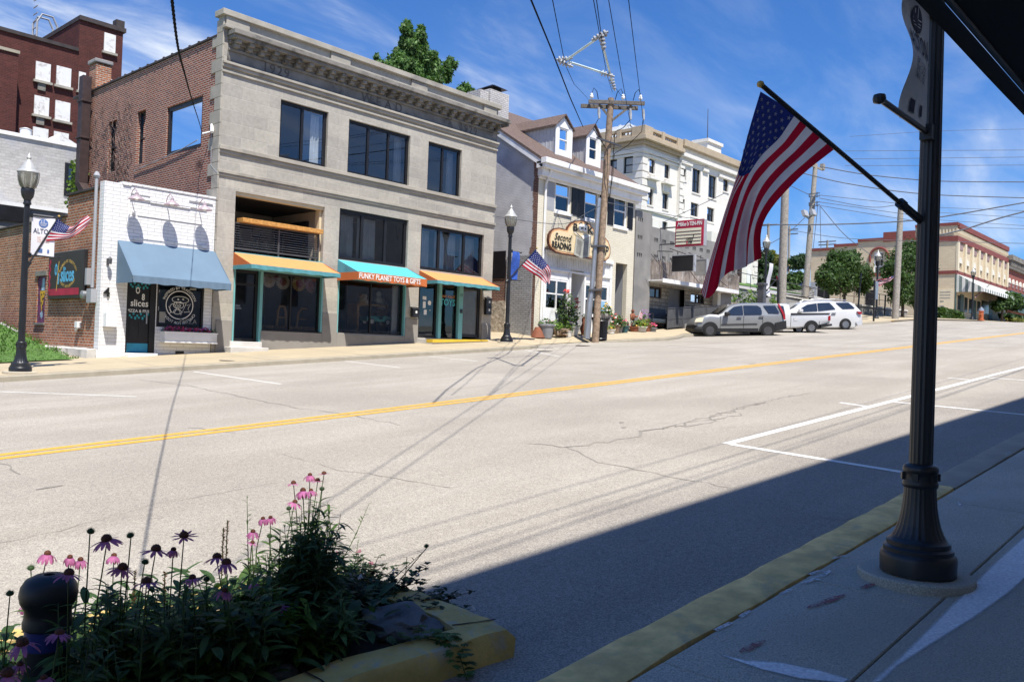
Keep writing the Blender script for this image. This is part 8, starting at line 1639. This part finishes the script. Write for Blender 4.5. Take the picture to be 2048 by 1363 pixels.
c.panel([z5(*p)for p in((1440,972),(1550,958),(1555,978),(1440,998))],K['car_grey_cladding'],'rear_bumper',off=.05,th=1.8);c.panel([z5(*p)for p in((1165,895),(1200,893),(1202,925),(1167,928))],K['car_white'],'fuel_door',off=.016,th=.01)
c.arch(ra,R2,K['car_grey_cladding'],1.42);c.wheel(ra,R2,True,K['chrome'],6);c.wheel(ra,R2,False,K['chrome'],6);fa_=af+.75;c.arch(fa_,R2,K['car_grey_cladding'],1.4);c.wheel(fa_,R2,True,K['chrome'],6);c.wheel(fa_,R2,False,K['chrome'],6)
a,h=Q(1425,1010);q=MB();q.obox(c.P(a,.42,.12),(.02,.24,.46),Matrix((c.d,c.n,V((0,0,1)))).transposed());q.build('mud_flap',K['rubber'],c.t)
# white SUV
U_B=onG(1690,663.5);U_B.z=GR(U_B.x,U_B.y);L3=3.05;uA=U_B+V((dvec.x*L3,dvec.y*L3,0));uA.z=GR(uA.x,uA.y)
c=Car('parked_car','large white SUV with tinted glass and roof rails, farthest of the parked vehicles','car',uA,U_B,1.95,'vehicles parked at the far kerb')
Q=lambda x,y:c.q(*z5(x,y));S=lambda x:Q(x,850)[0];zbt=Q(1500,828)[1];zrf=Q(1500,722)[1];sl_=Q(1560,1000)[1];ra=Q(1692,985)[0];R3=Q(1692,912)[1]/2;fa=ra+L3
nose=fa+.95
c.hull([(nose,.4,.66,.78,.3),(nose-.12,.3,.82,.95,.1),(fa+.3,.28,zbt-.22,zbt-.10,.02),(fa-.2,sl_,zbt-.12,zbt-.02,0),(S(1140)+.1,sl_,zbt-.03,zbt+.06,0),(S(1180),sl_,zbt-.02,zrf-.42,0),(S(1250),sl_,zbt,zrf-.12,0),(S(1330),sl_,zbt,zrf-.02,0),(S(1500),sl_,zbt+.02,zrf+.01,0),(S(1650),sl_,zbt+.05,zrf-.01,0),(S(1770),sl_,zbt+.07,zrf-.06,.02),(S(1800),sl_,zbt+.07,zrf-.18,.04),(S(1845),.32,zbt+.05,zbt+.16,.06),(S(1870),.34,zbt-.1,zbt-.02,.10),(S(1880),.42,.62,.74,.18)],K['car_white'],'body')
tl=(zbt,zrf,.19)
c.panel([z5(*p)for p in((1200,838),(1255,792),(1310,762),(1408,747),(1408,828))],K['car_glass'],'front_window',tilt=tl);c.panel([z5(*p)for p in((1416,828),(1416,746),(1540,741),(1570,775),(1594,810))],K['car_glass'],'rear_window',tilt=tl);c.panel([z5(*p)for p in((1606,741),(1735,740),(1770,772),(1795,800),(1670,808),(1640,780))],K['car_glass'],'quarter_window',tilt=tl)
a1,a0=S(1150),S(1255);q=MB();q.poly([c.P(a1+.1,zbt+.1,.1),c.P(a1+.1,zbt+.1,c.w-.1),c.P(a0+.08,zrf-.10,c.w-.28),c.P(a0+.08,zrf-.10,.26)]);q.v=[tuple(V(p)+c.d*.06+V((0,0,.03)))for p in q.v];q.build('windscreen',K['car_glass'],c.t)
c.panel([z5(*p)for p in((1812,832),(1858,836),(1862,858),(1835,862))],K['tail_red'],'tail_light',off=.03,th=.08)
for w_ in(.24,c.w-.28):q=MB();q.tube([c.P(S(1340),zrf+.02,w_),c.P(S(1370),zrf+.10,w_),c.P(S(1600),zrf+.11,w_),c.P(S(1720),zrf+.03,w_)],.025,6);q.build('roof_rail',K['chrome'],c.t)
c.arch(ra,R3,K['car_grey_cladding'],1.16);c.wheel(ra,R3,True,K['chrome'],6);c.wheel(ra,R3,False,K['chrome'],6);c.arch(fa,R3,K['car_grey_cladding'],1.16);c.wheel(fa,R3,True,K['chrome'],6);c.wheel(fa,R3,False,K['chrome'],6)
a,h=Q(1228,826);q=MB();q.obox(c.P(a,h,-.12),(.26,.2,.2),Matrix((c.d,c.n,V((0,0,1)))).transposed());q.build('wing_mirror',K['car_white'],c.t,bevel=.05)
for x,y in((1572,852),):a,h=Q(x,y);q=MB();q.bar(c.P(a-.13,h,-.035),c.P(a+.13,h,-.035),.04,.06);q.build('door_handle',K['chrome'],c.t)
c.panel([z5(*p)for p in((1800,940),(1870,932),(1862,970),(1820,975))],K['car_white2'],'bumper_corner',off=.02,th=.05)
# blue pickup and the dark cars up on the slope
def small_car(name,label,cat,px0,px1,pyb,pyt,Y,m,truck=False,heading=-1):
    a,b=onY(px0,pyb,Y),onY(px1,pyb,Y);A_,B_=(a,b)if heading<0 else(b,a);z=min(a.z,b.z);A_=V((A_.x,Y,z));B_=V((B_.x,Y,z));L_=(A_-B_).length;A2=B_.lerp(A_,.80);B2=B_.lerp(A_,.2)
    c=Car(name,label,cat,A2,B2,1.75);H_=onY((px0+px1)/2,pyt,Y).z-z;h2=L_/2
    if truck:st=[(h2,.4,H_*.5,H_*.53,.1),(h2-.2,.35,H_*.56,H_*.6,0),(h2*.42,.35,H_*.58,H_*.64,0),(h2*.2,.35,H_*.6,H_*.96,0),(-h2*.12,.35,H_*.6,H_,0),(-h2*.22,.35,H_*.6,H_*.95,0),(-h2*.26,.35,H_*.58,H_*.6,0),(-h2,.4,H_*.56,H_*.58,.05)]
    else:st=[(h2,.35,H_*.4,H_*.46,.2),(h2*.9,.25,H_*.48,H_*.55,.05),(h2*.4,.22,H_*.58,H_*.66,0),(h2*.08,.22,H_*.6,H_*.96,0),(-h2*.2,.22,H_*.62,H_,0),(-h2*.5,.22,H_*.62,H_*.86,0),(-h2*.75,.22,H_*.6,H_*.68,0),(-h2*.96,.3,H_*.5,H_*.6,.1),(-h2,.4,H_*.42,H_*.48,.2)]
    c.hull(st,m,'body');q=MB();z0_,z1_=H_*.63,H_*.92
    for u0,u1,u2,u3 in(((h2*.16,h2*.1,-h2*.1,-h2*.14),)if truck else((h2*.2,h2*.02,-h2*.2,-h2*.2),(-h2*.23,-h2*.23,-h2*.45,-h2*.6))):q.prism([c.P(u0,z0_,.02),c.P(u1,z1_,.15),c.P(u2,z1_,.15),c.P(u3,z0_,.02)],c.n*.01)
    q.build('side_glass',K['car_glass'],c.t);
    for a_ in(c.L/2,-c.L/2):c.wheel(a_,.33,True,K['chrome'],6);c.wheel(a_,.33,False,K['chrome'],6)
    return c
small_car('pickup_truck','blue pickup truck behind the end of the bowling alley','pickup truck',1408,1474,634,588,24.9,K['car_blue'],True,1)
p_=small_car('parked_car','black saloon car parked up on the slope by the pale annexe','car',1425,1484,576,551,32.5,K['car_black'],False,-1)
small_car('parked_car','dark blue car half hidden behind the leaning wooden pole','car',1590,1630,590,564,37,K['car_black'],False,-1)

# ================================================================ the building at our back and its awning
bb=thing('street_building','tall pale building behind the near pavement, above the dark awning','building',(4,-2,-1));BT=11.2
wh=[(x,x+1.4,z,z+2.2)for x in range(2,62,4)for z in(6.4,10.0)]
mb=MB();mb.wall((-22,-2.05,-4),(1,0,0),(0,-1,0),66,BT+4,wh,.2);mb.box(-22,44,-14,-2.4,-4,BT-.2);mb.quad((-22,-2.05,BT),(44,-2.05,BT),(44,-2.5,BT),(-22,-2.5,BT));mb.quad((-22,-2.05,-4),(-22,-2.5,-4),(-22,-2.5,BT),(-22,-2.05,BT));mb.build('wall',K['pale_conc'],bb)
mb=MB();
for a,b,c_,d in wh:mb.quad((-22+a,-2.2,c_-4),(-22+b,-2.2,c_-4),(-22+b,-2.2,d-4),(-22+a,-2.2,d-4))
mb.build('window_panes',K['darkglass'],bb)
k('awning_dark',(.014,.018,.020),.85,var=.2,bump=.001,bscale=200)
aw_=thing('dark_awning','dark fabric awning overhead at the top right corner','awning',(3,0,1.4))
mb=MB();vs=[]
for i in range(41):
    x=.2+6.3*i/40
    for j in range(7):s_=j/6;vs.append((x,1.0-3.02*s_,1.47+1.35*s_-.02*math.sin(math.pi*s_)*(1+math.sin(i*3.1))))
mb.add(vs,[(i*7+j,(i+1)*7+j,(i+1)*7+j+1,i*7+j+1)for i in range(40)for j in range(6)]);mb.build('canopy',K['awning_dark'],aw_,smooth=True)
mb=MB();vs=[]
for i in range(191):x=.2+6.3*i/190;w_=.001*math.sin(i*.11);vs+=[(x,1.012,1.47),(x,1.012+w_*.4,1.41),(x,1.012+w_,1.355)]
mb.add(vs,[(i*3+j,(i+1)*3+j,(i+1)*3+j+1,i*3+j+1)for i in range(190)for j in range(2)]);mb.build('valance',K['awning_dark'],aw_,smooth=True)
k('tube_dull',(.07,.075,.08),.5,metal=.3);mb=MB();mb.tube([(.2,.985,1.458),(6.5,.985,1.458)],.014,8);
for x in(.22,1.8,3.4,5,6.48):mb.tube([(x,.975,1.445),(x,-2.0,2.78)],.014,6)
mb.build('frame',K['tube_dull'],aw_,smooth='auto')

# ================================================================ planting: coneflowers, leafy stems, undergrowth, rock, bollard
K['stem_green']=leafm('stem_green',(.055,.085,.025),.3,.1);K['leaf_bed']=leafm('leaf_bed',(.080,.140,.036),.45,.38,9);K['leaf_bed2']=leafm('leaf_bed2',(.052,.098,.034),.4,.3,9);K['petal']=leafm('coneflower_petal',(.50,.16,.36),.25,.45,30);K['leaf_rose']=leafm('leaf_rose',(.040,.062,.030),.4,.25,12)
k('cone_brown',(.095,.030,.014),.8,var=.5,scale=160,bump=.004,bscale=260);k('bollard_black',(.012,.013,.015),.45,bump=.001,bscale=120);k('bollard_blue',(.012,.020,.14),.4)
BZ=lambda x,y:GZ(x,y)+.09
def leafq(mb,p,d,up_,L,w,droop=.5):
    """a lance leaf: two halves folded on the midrib, bending down"""
    d=d.normalized();sd=d.cross(up_).normalized();n=sd.cross(d);pts=[]
    for i in range(5):t=i/4;c=p+d*L*t+n*(-droop*L*t*t*.6);ww=w*math.sin(math.pi*(.12+.86*t))**.8 if t<1 else 0;pts+=[c-sd*ww*.5+n*ww*.12,c,c+sd*ww*.5+n*ww*.12]
    mb.add(pts,[(i*3+j,i*3+j+1,(i+1)*3+j+1,(i+1)*3+j)for i in range(4)for j in range(2)])
def stem_path(base,top,bow=.04):
    m=base.lerp(top,.5)+V((rnd.uniform(-bow,bow),rnd.uniform(-bow,bow),0));return[bez([base,m,top],i/8)for i in range(9)]
def rdir(el=.3):a=rnd.uniform(0,6.283);return V((math.cos(a),math.sin(a),el))
def coneflower(px,py,wpx,droop,Y,label,seed=False,leaves=5):
    c=onY(px,py,Y);D=c.dot(_f);r_=wpx/2*D/FPX;base=V((c.x+rnd.uniform(-.05,.05),Y+rnd.uniform(-.05,.05),0));base.x=min(base.x,3.05);base.z=BZ(base.x,base.y)
    t=thing('coneflower',label,'flower',base,'coneflowers in the planting bed');tilt=Matrix.Rotation(rnd.uniform(-.22,.22),3,'X')@Matrix.Rotation(rnd.uniform(-.22,.22),3,'Y');ax=tilt@V((0,0,1));cr=max(.011,min(.019,r_*.42))if not seed else.013
    q=MB();sp_=stem_path(base,c-ax*cr*.6);q.tube(sp_,[.0042-.0018*i/8 for i in range(9)],5);q.build('stem',K['stem_green'],t,smooth=True)
    q=MB()
    for i in range(leaves):f=.08+.72*(i+rnd.random()*.6)/leaves;L=.15*(1-f*.6)*rnd.uniform(.8,1.3);leafq(q,bez(sp_,f),rdir(rnd.uniform(.1,.7)),V((0,0,1)),L,L*.30,rnd.uniform(.3,1.2))
    q.build('leaves',K['leaf_bed'],t,smooth=True,clean=False)
    if not seed:
        q=MB();n=rnd.choice((11,13,14));droop+=rnd.uniform(-.12,.15);r0=cr*.75
        for i in range(n):
            if rnd.random()<.07:continue
            a=2*math.pi*i/n+rnd.uniform(-.14,.14);rad=tilt@V((math.cos(a),math.sin(a),0));tan=tilt@V((-math.sin(a),math.cos(a),0));dr=droop+rnd.uniform(-.25,.25);L=(r_-r0*.3)/max(.35,math.cos(min(dr,1.1)))if dr<1.05 else r_*1.55;L=min(L,.052);L=max(L,.024);pts=[]
            for j in range(6):
                s_=j/5;ang=dr*(.25+.95*s_);ww=L*.30*(.55+.45*math.sin(math.pi*min(1,s_*1.05)))*(1 if j<5 else.45)
                if j==0:cpt=c+rad*r0-ax*cr*.25
                else:cpt=cpt+(rad*math.cos(ang)-ax*math.sin(ang))*L/5
                pts+=[cpt-tan*ww*.5,cpt+ax*ww*.06,cpt+tan*ww*.5]
            q.add(pts,[(k_*3+j,k_*3+j+1,(k_+1)*3+j+1,(k_+1)*3+j)for k_ in range(5)for j in range(2)])
        q.build('petals',K['petal'],t,smooth=True,clean=False)
    q=MB();q.lathe([(cr*.5,-cr*.55),(cr,-cr*.25),(cr*1.05,.1*cr),(cr*.9,cr*.5),(cr*.55,cr*.85),(0,cr*.98)],c,14,axis=tilt)
    for i in range(60):u=i/60;th=math.acos(1-u*.98);ph=i*2.399963;d=tilt@V((math.sin(th)*math.cos(ph),math.sin(th)*math.sin(ph),math.cos(th)));b0=c+d*cr*.93;q.tube([b0,b0+d*cr*(.22 if not seed else.7)],[cr*.07,cr*.015],3,cap=False)
    q.build('cone',K['cone_brown']if not seed else K['leaf_bed2'],t,smooth='auto')
Yl,Yd=4.15,3.3
for px,py,w,dr,Y,lab in((95,1106,30,1.25,Yl,'sunlit pink coneflower straight above the black bollard'),(140,1113,24,1.3,Yl,'first of two sunlit pink coneflowers touching right of the bollard top'),(161,1118,25,1.2,Yl+.05,'second of two sunlit pink coneflowers touching right of the bollard top'),(228,1110,25,1.15,Yl,'sunlit pink coneflower with an orange cone below a big dark one'),(526,1036,19,1.2,4.3,'left bloom of the sunlit pink pair in front of the tall leafy clump'),(541,1034,19,1.2,4.3,'right bloom of the sunlit pink pair in front of the tall leafy clump'),(506,1062,22,1.15,4.0,'half lit pink coneflower just under the sunlit pair'),(620,949,20,1.1,4.4,'drooping pink coneflower near the very top of the tall clump'),(587,965,24,.25,4.4,'flat pink coneflower standing left of the tall clump'),(648,946,22,.2,4.4,'flat pink coneflower at the top right of the tall clump'),(635,960,24,.35,4.45,'flat pink coneflower tucked below the topmost blooms'),(622,980,20,.9,4.35,'pink coneflower beside the dark drooping bloom of the clump'),(590,1003,24,.8,4.35,'pink coneflower under the dark drooping bloom of the clump'),(50,1210,22,1.25,Yl,'pink coneflower peeping out left of the bollard'),
                          (213,1077,58,.55,Yd,'big dark coneflower silhouette between two bare seed heads'),(312,1097,60,.55,Yd,'broad dark coneflower with ragged petals in mid bed'),(347,1098,22,1.25,3.4,'small closed purple coneflower beside the broad dark one'),(368,1070,46,.15,3.4,'flat dark coneflower on a long leaning stem'),(434,1113,42,.7,3.4,'left of two overlapping purple coneflowers in mid bed'),(453,1124,42,.8,3.3,'right of two overlapping purple coneflowers in mid bed'),(293,1162,48,.5,3.2,'purple coneflower low in front of the broad dark one'),(385,1154,32,.5,3.3,'small purple coneflower on a short stem right of centre'),(245,1134,46,.3,3.3,'flat violet coneflower seen against the road'),(138,1145,46,.4,3.15,'violet coneflower bending over the bollard lid'),(606,980,27,1.3,3.7,'dark drooping coneflower in front of the tall clump'),(508,1163,20,1.3,3.5,'small lilac coneflower at the foot of the tall clump'),(450,1180,28,1.0,3.3,'faded coneflower below the overlapping pair'),(119,1264,42,.75,3.02,'pale lilac coneflower in front of the blue bollard band'),(45,1285,60,.75,3.05,'large pale lilac coneflower left of the bollard base'),(14,1345,56,.6,3.0,'big coneflower cut by the bottom left corner'),(88,1354,30,.8,2.99,'coneflower at the bottom edge below the bollard'),(555,1212,40,.15,3.4,'flat faded lilac coneflower deep in the shade'),(505,1084,18,.4,3.8,'tiny pale coneflower among the leaves under the pink pair'),(40,1327,30,.9,3.1,'wilted dull coneflower beside the bottom left corner')):
    coneflower(px,py,w,dr,Y,lab,leaves=5 if py<1200 else 2)
for px,py,Y,lab in((181,1063,3.35,'bare seed head left of the big dark coneflower'),(261,1071,3.35,'bare seed head right of the big dark coneflower'),(20,1187,3.6,'green bud on a curved stem at the left edge'),(62,1136,3.9,'green bud above the left side of the bollard'),(290,1124,3.4,'seed head tucked left of the broad dark coneflower'),(644,978,4.0,'dark seed head on the right of the tall clump'),(578,1017,4.2,'small green bud left of the tall clump'),(413,1158,3.4,'seed head right of the small purple coneflower'),(853,1092,3.7,'lone bud on the tall stem at the right of the bed'),(539,1072,3.9,'seed head below the sunlit pink pair'),(655,1045,4.0,'seed head on the right flank of the tall clump')):
    coneflower(px,py,16,.5,Y,lab,seed=True,leaves=4)
def leafy(name,label,px,py,Y,n,L,lm,spread=.08,stems=1,cat='plant',wl=.2,lo=.1,grp='leafy plants in the planting bed',el=(-.1,.9)):
    c=onY(px,py,Y);base=V((min(c.x,3.05),Y,0));base.z=BZ(base.x,base.y);t=thing(name,label,cat,base,grp);qs,ql=MB(),MB()
    for s_ in range(stems):
        top=c+V((rnd.uniform(-spread,spread),rnd.uniform(-spread,spread),rnd.uniform(-.16,0)if s_ else 0));b=base+V((rnd.uniform(-.05,.05),rnd.uniform(-.05,.05),0));pth=stem_path(b,top,.05);qs.tube(pth,[.005-.0035*i/8 for i in range(9)],4)
        for i in range(n):f=lo+(1-lo)*(i+rnd.random())/n;l=L*(1.15-.75*f)*rnd.uniform(.7,1.25);leafq(ql,bez(pth,f),rdir(rnd.uniform(*el)),V((0,0,1)),l,l*wl,rnd.uniform(.2,1.1))
    qs.build('stem',K['stem_green'],t,smooth=True);ql.build('leaves',lm,t,smooth=True,clean=False);return t
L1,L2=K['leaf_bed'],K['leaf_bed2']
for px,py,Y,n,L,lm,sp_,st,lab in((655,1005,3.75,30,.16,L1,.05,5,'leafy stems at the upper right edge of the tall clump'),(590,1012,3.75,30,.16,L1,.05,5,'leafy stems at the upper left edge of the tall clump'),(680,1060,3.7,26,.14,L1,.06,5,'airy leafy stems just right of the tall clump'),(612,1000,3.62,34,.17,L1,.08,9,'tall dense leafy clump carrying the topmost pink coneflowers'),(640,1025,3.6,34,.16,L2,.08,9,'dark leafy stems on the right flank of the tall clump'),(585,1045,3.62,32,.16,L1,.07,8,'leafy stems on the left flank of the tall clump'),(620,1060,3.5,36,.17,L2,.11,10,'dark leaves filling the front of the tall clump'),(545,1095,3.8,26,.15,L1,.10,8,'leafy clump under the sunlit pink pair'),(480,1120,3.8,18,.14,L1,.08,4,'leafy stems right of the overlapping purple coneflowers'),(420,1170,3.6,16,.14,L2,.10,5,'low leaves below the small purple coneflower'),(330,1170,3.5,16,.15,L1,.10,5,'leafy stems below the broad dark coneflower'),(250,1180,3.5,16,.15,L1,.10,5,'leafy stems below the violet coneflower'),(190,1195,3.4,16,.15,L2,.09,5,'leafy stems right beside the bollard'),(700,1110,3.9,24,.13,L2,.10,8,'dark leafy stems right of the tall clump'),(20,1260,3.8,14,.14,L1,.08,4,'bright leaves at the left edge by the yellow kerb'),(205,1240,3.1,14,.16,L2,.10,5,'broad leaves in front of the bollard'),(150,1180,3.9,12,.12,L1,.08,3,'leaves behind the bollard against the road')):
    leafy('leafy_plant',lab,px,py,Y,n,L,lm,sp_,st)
spots=[(170+33*i+rnd.uniform(-8,8),1172-26*abs(math.sin(i*1.7))+(10 if i<6 else 0),3.28+.42*((i*7)%5)/4)for i in range(18)]
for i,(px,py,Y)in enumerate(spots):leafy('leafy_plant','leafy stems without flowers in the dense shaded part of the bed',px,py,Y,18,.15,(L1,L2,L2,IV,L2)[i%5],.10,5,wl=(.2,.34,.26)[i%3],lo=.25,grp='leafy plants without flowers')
for px,py,Y,n,L,lab in((495,990,4.1,22,.075,'slender shoot with narrow leaves rising left of the clump'),(735,1008,4.2,26,.06,'slender shoot with narrow leaves rising right of the clump'),(853,1098,3.7,8,.07,'tall thin stem at the right end of the bed'),(818,1112,3.6,9,.06,'second thin stem at the right end of the bed'),(715,1080,4.1,18,.06,'thin branching shoot among the dark rose leaves')):leafy('slender_shoot',lab,px,py,Y,n,L,L1,.01,1,wl=.22,lo=.3,grp='slender shoots in the planting bed',el=(.4,1.3))
for px,py,lab in((455,1040,'taller dry flower spike left of the clump'),(447,1055,'shorter dry flower spike left of the clump'),(330,1142,'dark seed spike behind the broad coneflower'),(270,1140,'dark seed spike behind the violet coneflower')):
    c=onY(px,py,4.0);b=V((c.x,4.0,BZ(c.x,4.0)));t=thing('flower_spike',lab,'flower',b,'dry flower spikes in the planting bed');q=MB();q.tube([b,c],.003,4);q.build('stem',K['stem_green'],t);q=MB()
    for i in range(70):f=.55+.45*i/70;p=b.lerp(c,f);d=rdir(.5);q.tube([p,p+d*.011],[.003,.001],3,cap=False)
    q.build('spike',K['cone_brown'],t)
for px,py,Y,lab in((720,1105,3.95,'dark rose bush right of the tall clump'),(795,1135,3.8,'straggling rose bush over the stone'),(660,1160,3.7,'dark rose stems with faded pink blooms below the clump'),(850,1165,3.62,'rose sprays hanging over the yellow kerb'),(900,1195,3.45,'low rose sprays beside the boulder')):
    c=onY(px,py,Y);base=V((min(c.x,2.98),Y-.03,0));base.z=BZ(base.x,base.y);t=thing('rose_bush',lab,'rose bush',base,'rose bushes in the planting bed');qs,ql,qb=MB(),MB(),MB()
    for i in range(14):
        top=c+V((rnd.uniform(-.22,.16),rnd.uniform(-.15,.15),rnd.uniform(-.12,.05)));pth=stem_path(base,top,.07);qs.tube(pth,[.0045-.003*j/8 for j in range(9)],4)
        for j in range(16):
            p=bez(pth,.25+.75*rnd.random());d=rdir(rnd.uniform(-.2,.8))
            for k_ in(-1,0,1):dd=Matrix.Rotation(k_*.9,3,'Z')@d;leafq(ql,p+d.normalized()*.012,dd,V((0,0,1)),.032*rnd.uniform(.7,1.3),.02,.4)
        if i%4==0:blobs(qb,top,(.016,.016,.014),12,.011)
    qs.build('stem',K['bark'],t,smooth=True);ql.build('leaves',K['leaf_rose'],t,clean=False);qb.build('blossom',K['petal_white']if 'petal_faded' in K else k('petal_faded',(.32,.14,.17),.7),t,clean=False)
mb=MB()
for i in range(3300):
    x=rnd.uniform(-1.6,3.02);y=rnd.uniform(3.22,4.5);
    if x>2.65 and y<3.8 and rnd.random()<.8:continue
    if(x-1.26)**2+(y-3.42)**2<.016:continue
    h=rnd.uniform(0,.40 if y<3.8 else.24)*(1 if x<2.3 else.5);p=V((x,y,BZ(x,y)+h));L=rnd.uniform(.05,.15);leafq(mb,p,rdir(rnd.uniform(-.1,.9)),V((0,0,1)),L,L*rnd.uniform(.22,.5),rnd.uniform(.2,1.2))
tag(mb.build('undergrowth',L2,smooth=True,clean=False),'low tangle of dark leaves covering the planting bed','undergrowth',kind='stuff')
mb=MB()
for i in range(420):
    x=rnd.uniform(-1,3.1);y=rnd.uniform(3.22,4.66);p=V((x,y,BZ(x,y)+.006));d=rdir(.02);mb.tube([p,p+d*rnd.uniform(.02,.10)],.003,3,cap=False)
tag(mb.build('bark_mulch',K['driftwood'],clean=False),'bark chips and dry stalks on the bed soil','mulch',kind='stuff')
# creeper spilling over the near corner of the kerb
t=thing('creeper_vine','five leaved creeper spilling over the yellow kerb corner','vine',(2.95,3.02,BZ(2.95,3.02)+.06));qs,ql=MB(),MB()
pth=[onY(780,1285,3.15),onY(840,1275,3.08),onY(890,1285,2.98),onY(915,1300,2.93),onY(925,1330,2.82),onY(935,1360,2.80)];qs.tube([bez(pth,i/20)for i in range(21)],.003,4);qs.build('stem',K['stem_green'],t)
for i in range(60):
    p=bez(pth,rnd.random()**.8)+V((rnd.uniform(-.05,.05),rnd.uniform(-.05,.05),rnd.uniform(0,.05)));d=rdir(.3);s_=rnd.uniform(.03,.05)
    for k_ in range(5):leafq(ql,p,Matrix.Rotation((k_-2)*.6,3,'Z')@d,V((0,0,1)),s_*(1-.1*abs(k_-2)),s_*.42,.7)
ql.build('leaves',L1,t,smooth=True,clean=False)
k('rock_grey',(.14,.145,.145),.9,var=.3,scale=6,bump=.02,bscale=30,dirt=(.12,.12,.125),dscale=3)
rc=onG(850,1250,.12);rock((2.93,3.34,BZ(2.93,3.34)+.04),(.17,.24,.085),K['rock_grey'],'boulder','flat grey boulder in the corner of the planting bed','boulder',5);rock((2.20,3.35,BZ(2.2,3.35)+.0),(.10,.08,.05),K['rock_grey'],'small_stone','small grey stone low in the planting bed','stone',9);rock((1.75,3.3,BZ(1.75,3.3)+.0),(.06,.05,.04),K['pale_conc'],'small_stone','little pale stone in the shaded bed','stone',11)
# bollard
bp=onY(97,1200,3.42);b=V((bp.x,3.42,BZ(bp.x,3.42)));zt=onY(100,1146,3.42).z-b.z;t=thing('bollard','short black domed bollard with a blue band among the coneflowers','bollard',b);s_=3.42/3.4
zz=lambda py:onY(97,py,3.42).z-b.z;rr=52*(b.dot(_f)+.0)/FPX
q=MB();q.lathe([(rr*.80,-.05),(rr*.80,zz(1292)),(rr*.80,zz(1291))],b,28);q.build('base',K['bollard_black'],t,smooth='auto');q=MB();q.lathe([(rr*.79,zz(1292)),(rr*.79,zz(1252))],b,28);q.build('blue_band',K['bollard_blue'],t,smooth='auto')
q=MB();q.lathe([(rr*.80,zz(1253)),(rr*.87,zz(1250)),(rr*.88,zz(1240)),(rr*.83,zz(1232)),(rr*.82,zz(1215)),(rr*.98,zz(1200)),(rr*1.03,zz(1186)),(rr*.98,zz(1170)),(rr*.82,zz(1157)),(rr*.5,zz(1149)),(rr*.2,zz(1148)),(rr*.17,zz(1156)),(0,zz(1157))],b,32);q.build('dome_lid',K['bollard_black'],t,smooth='auto')
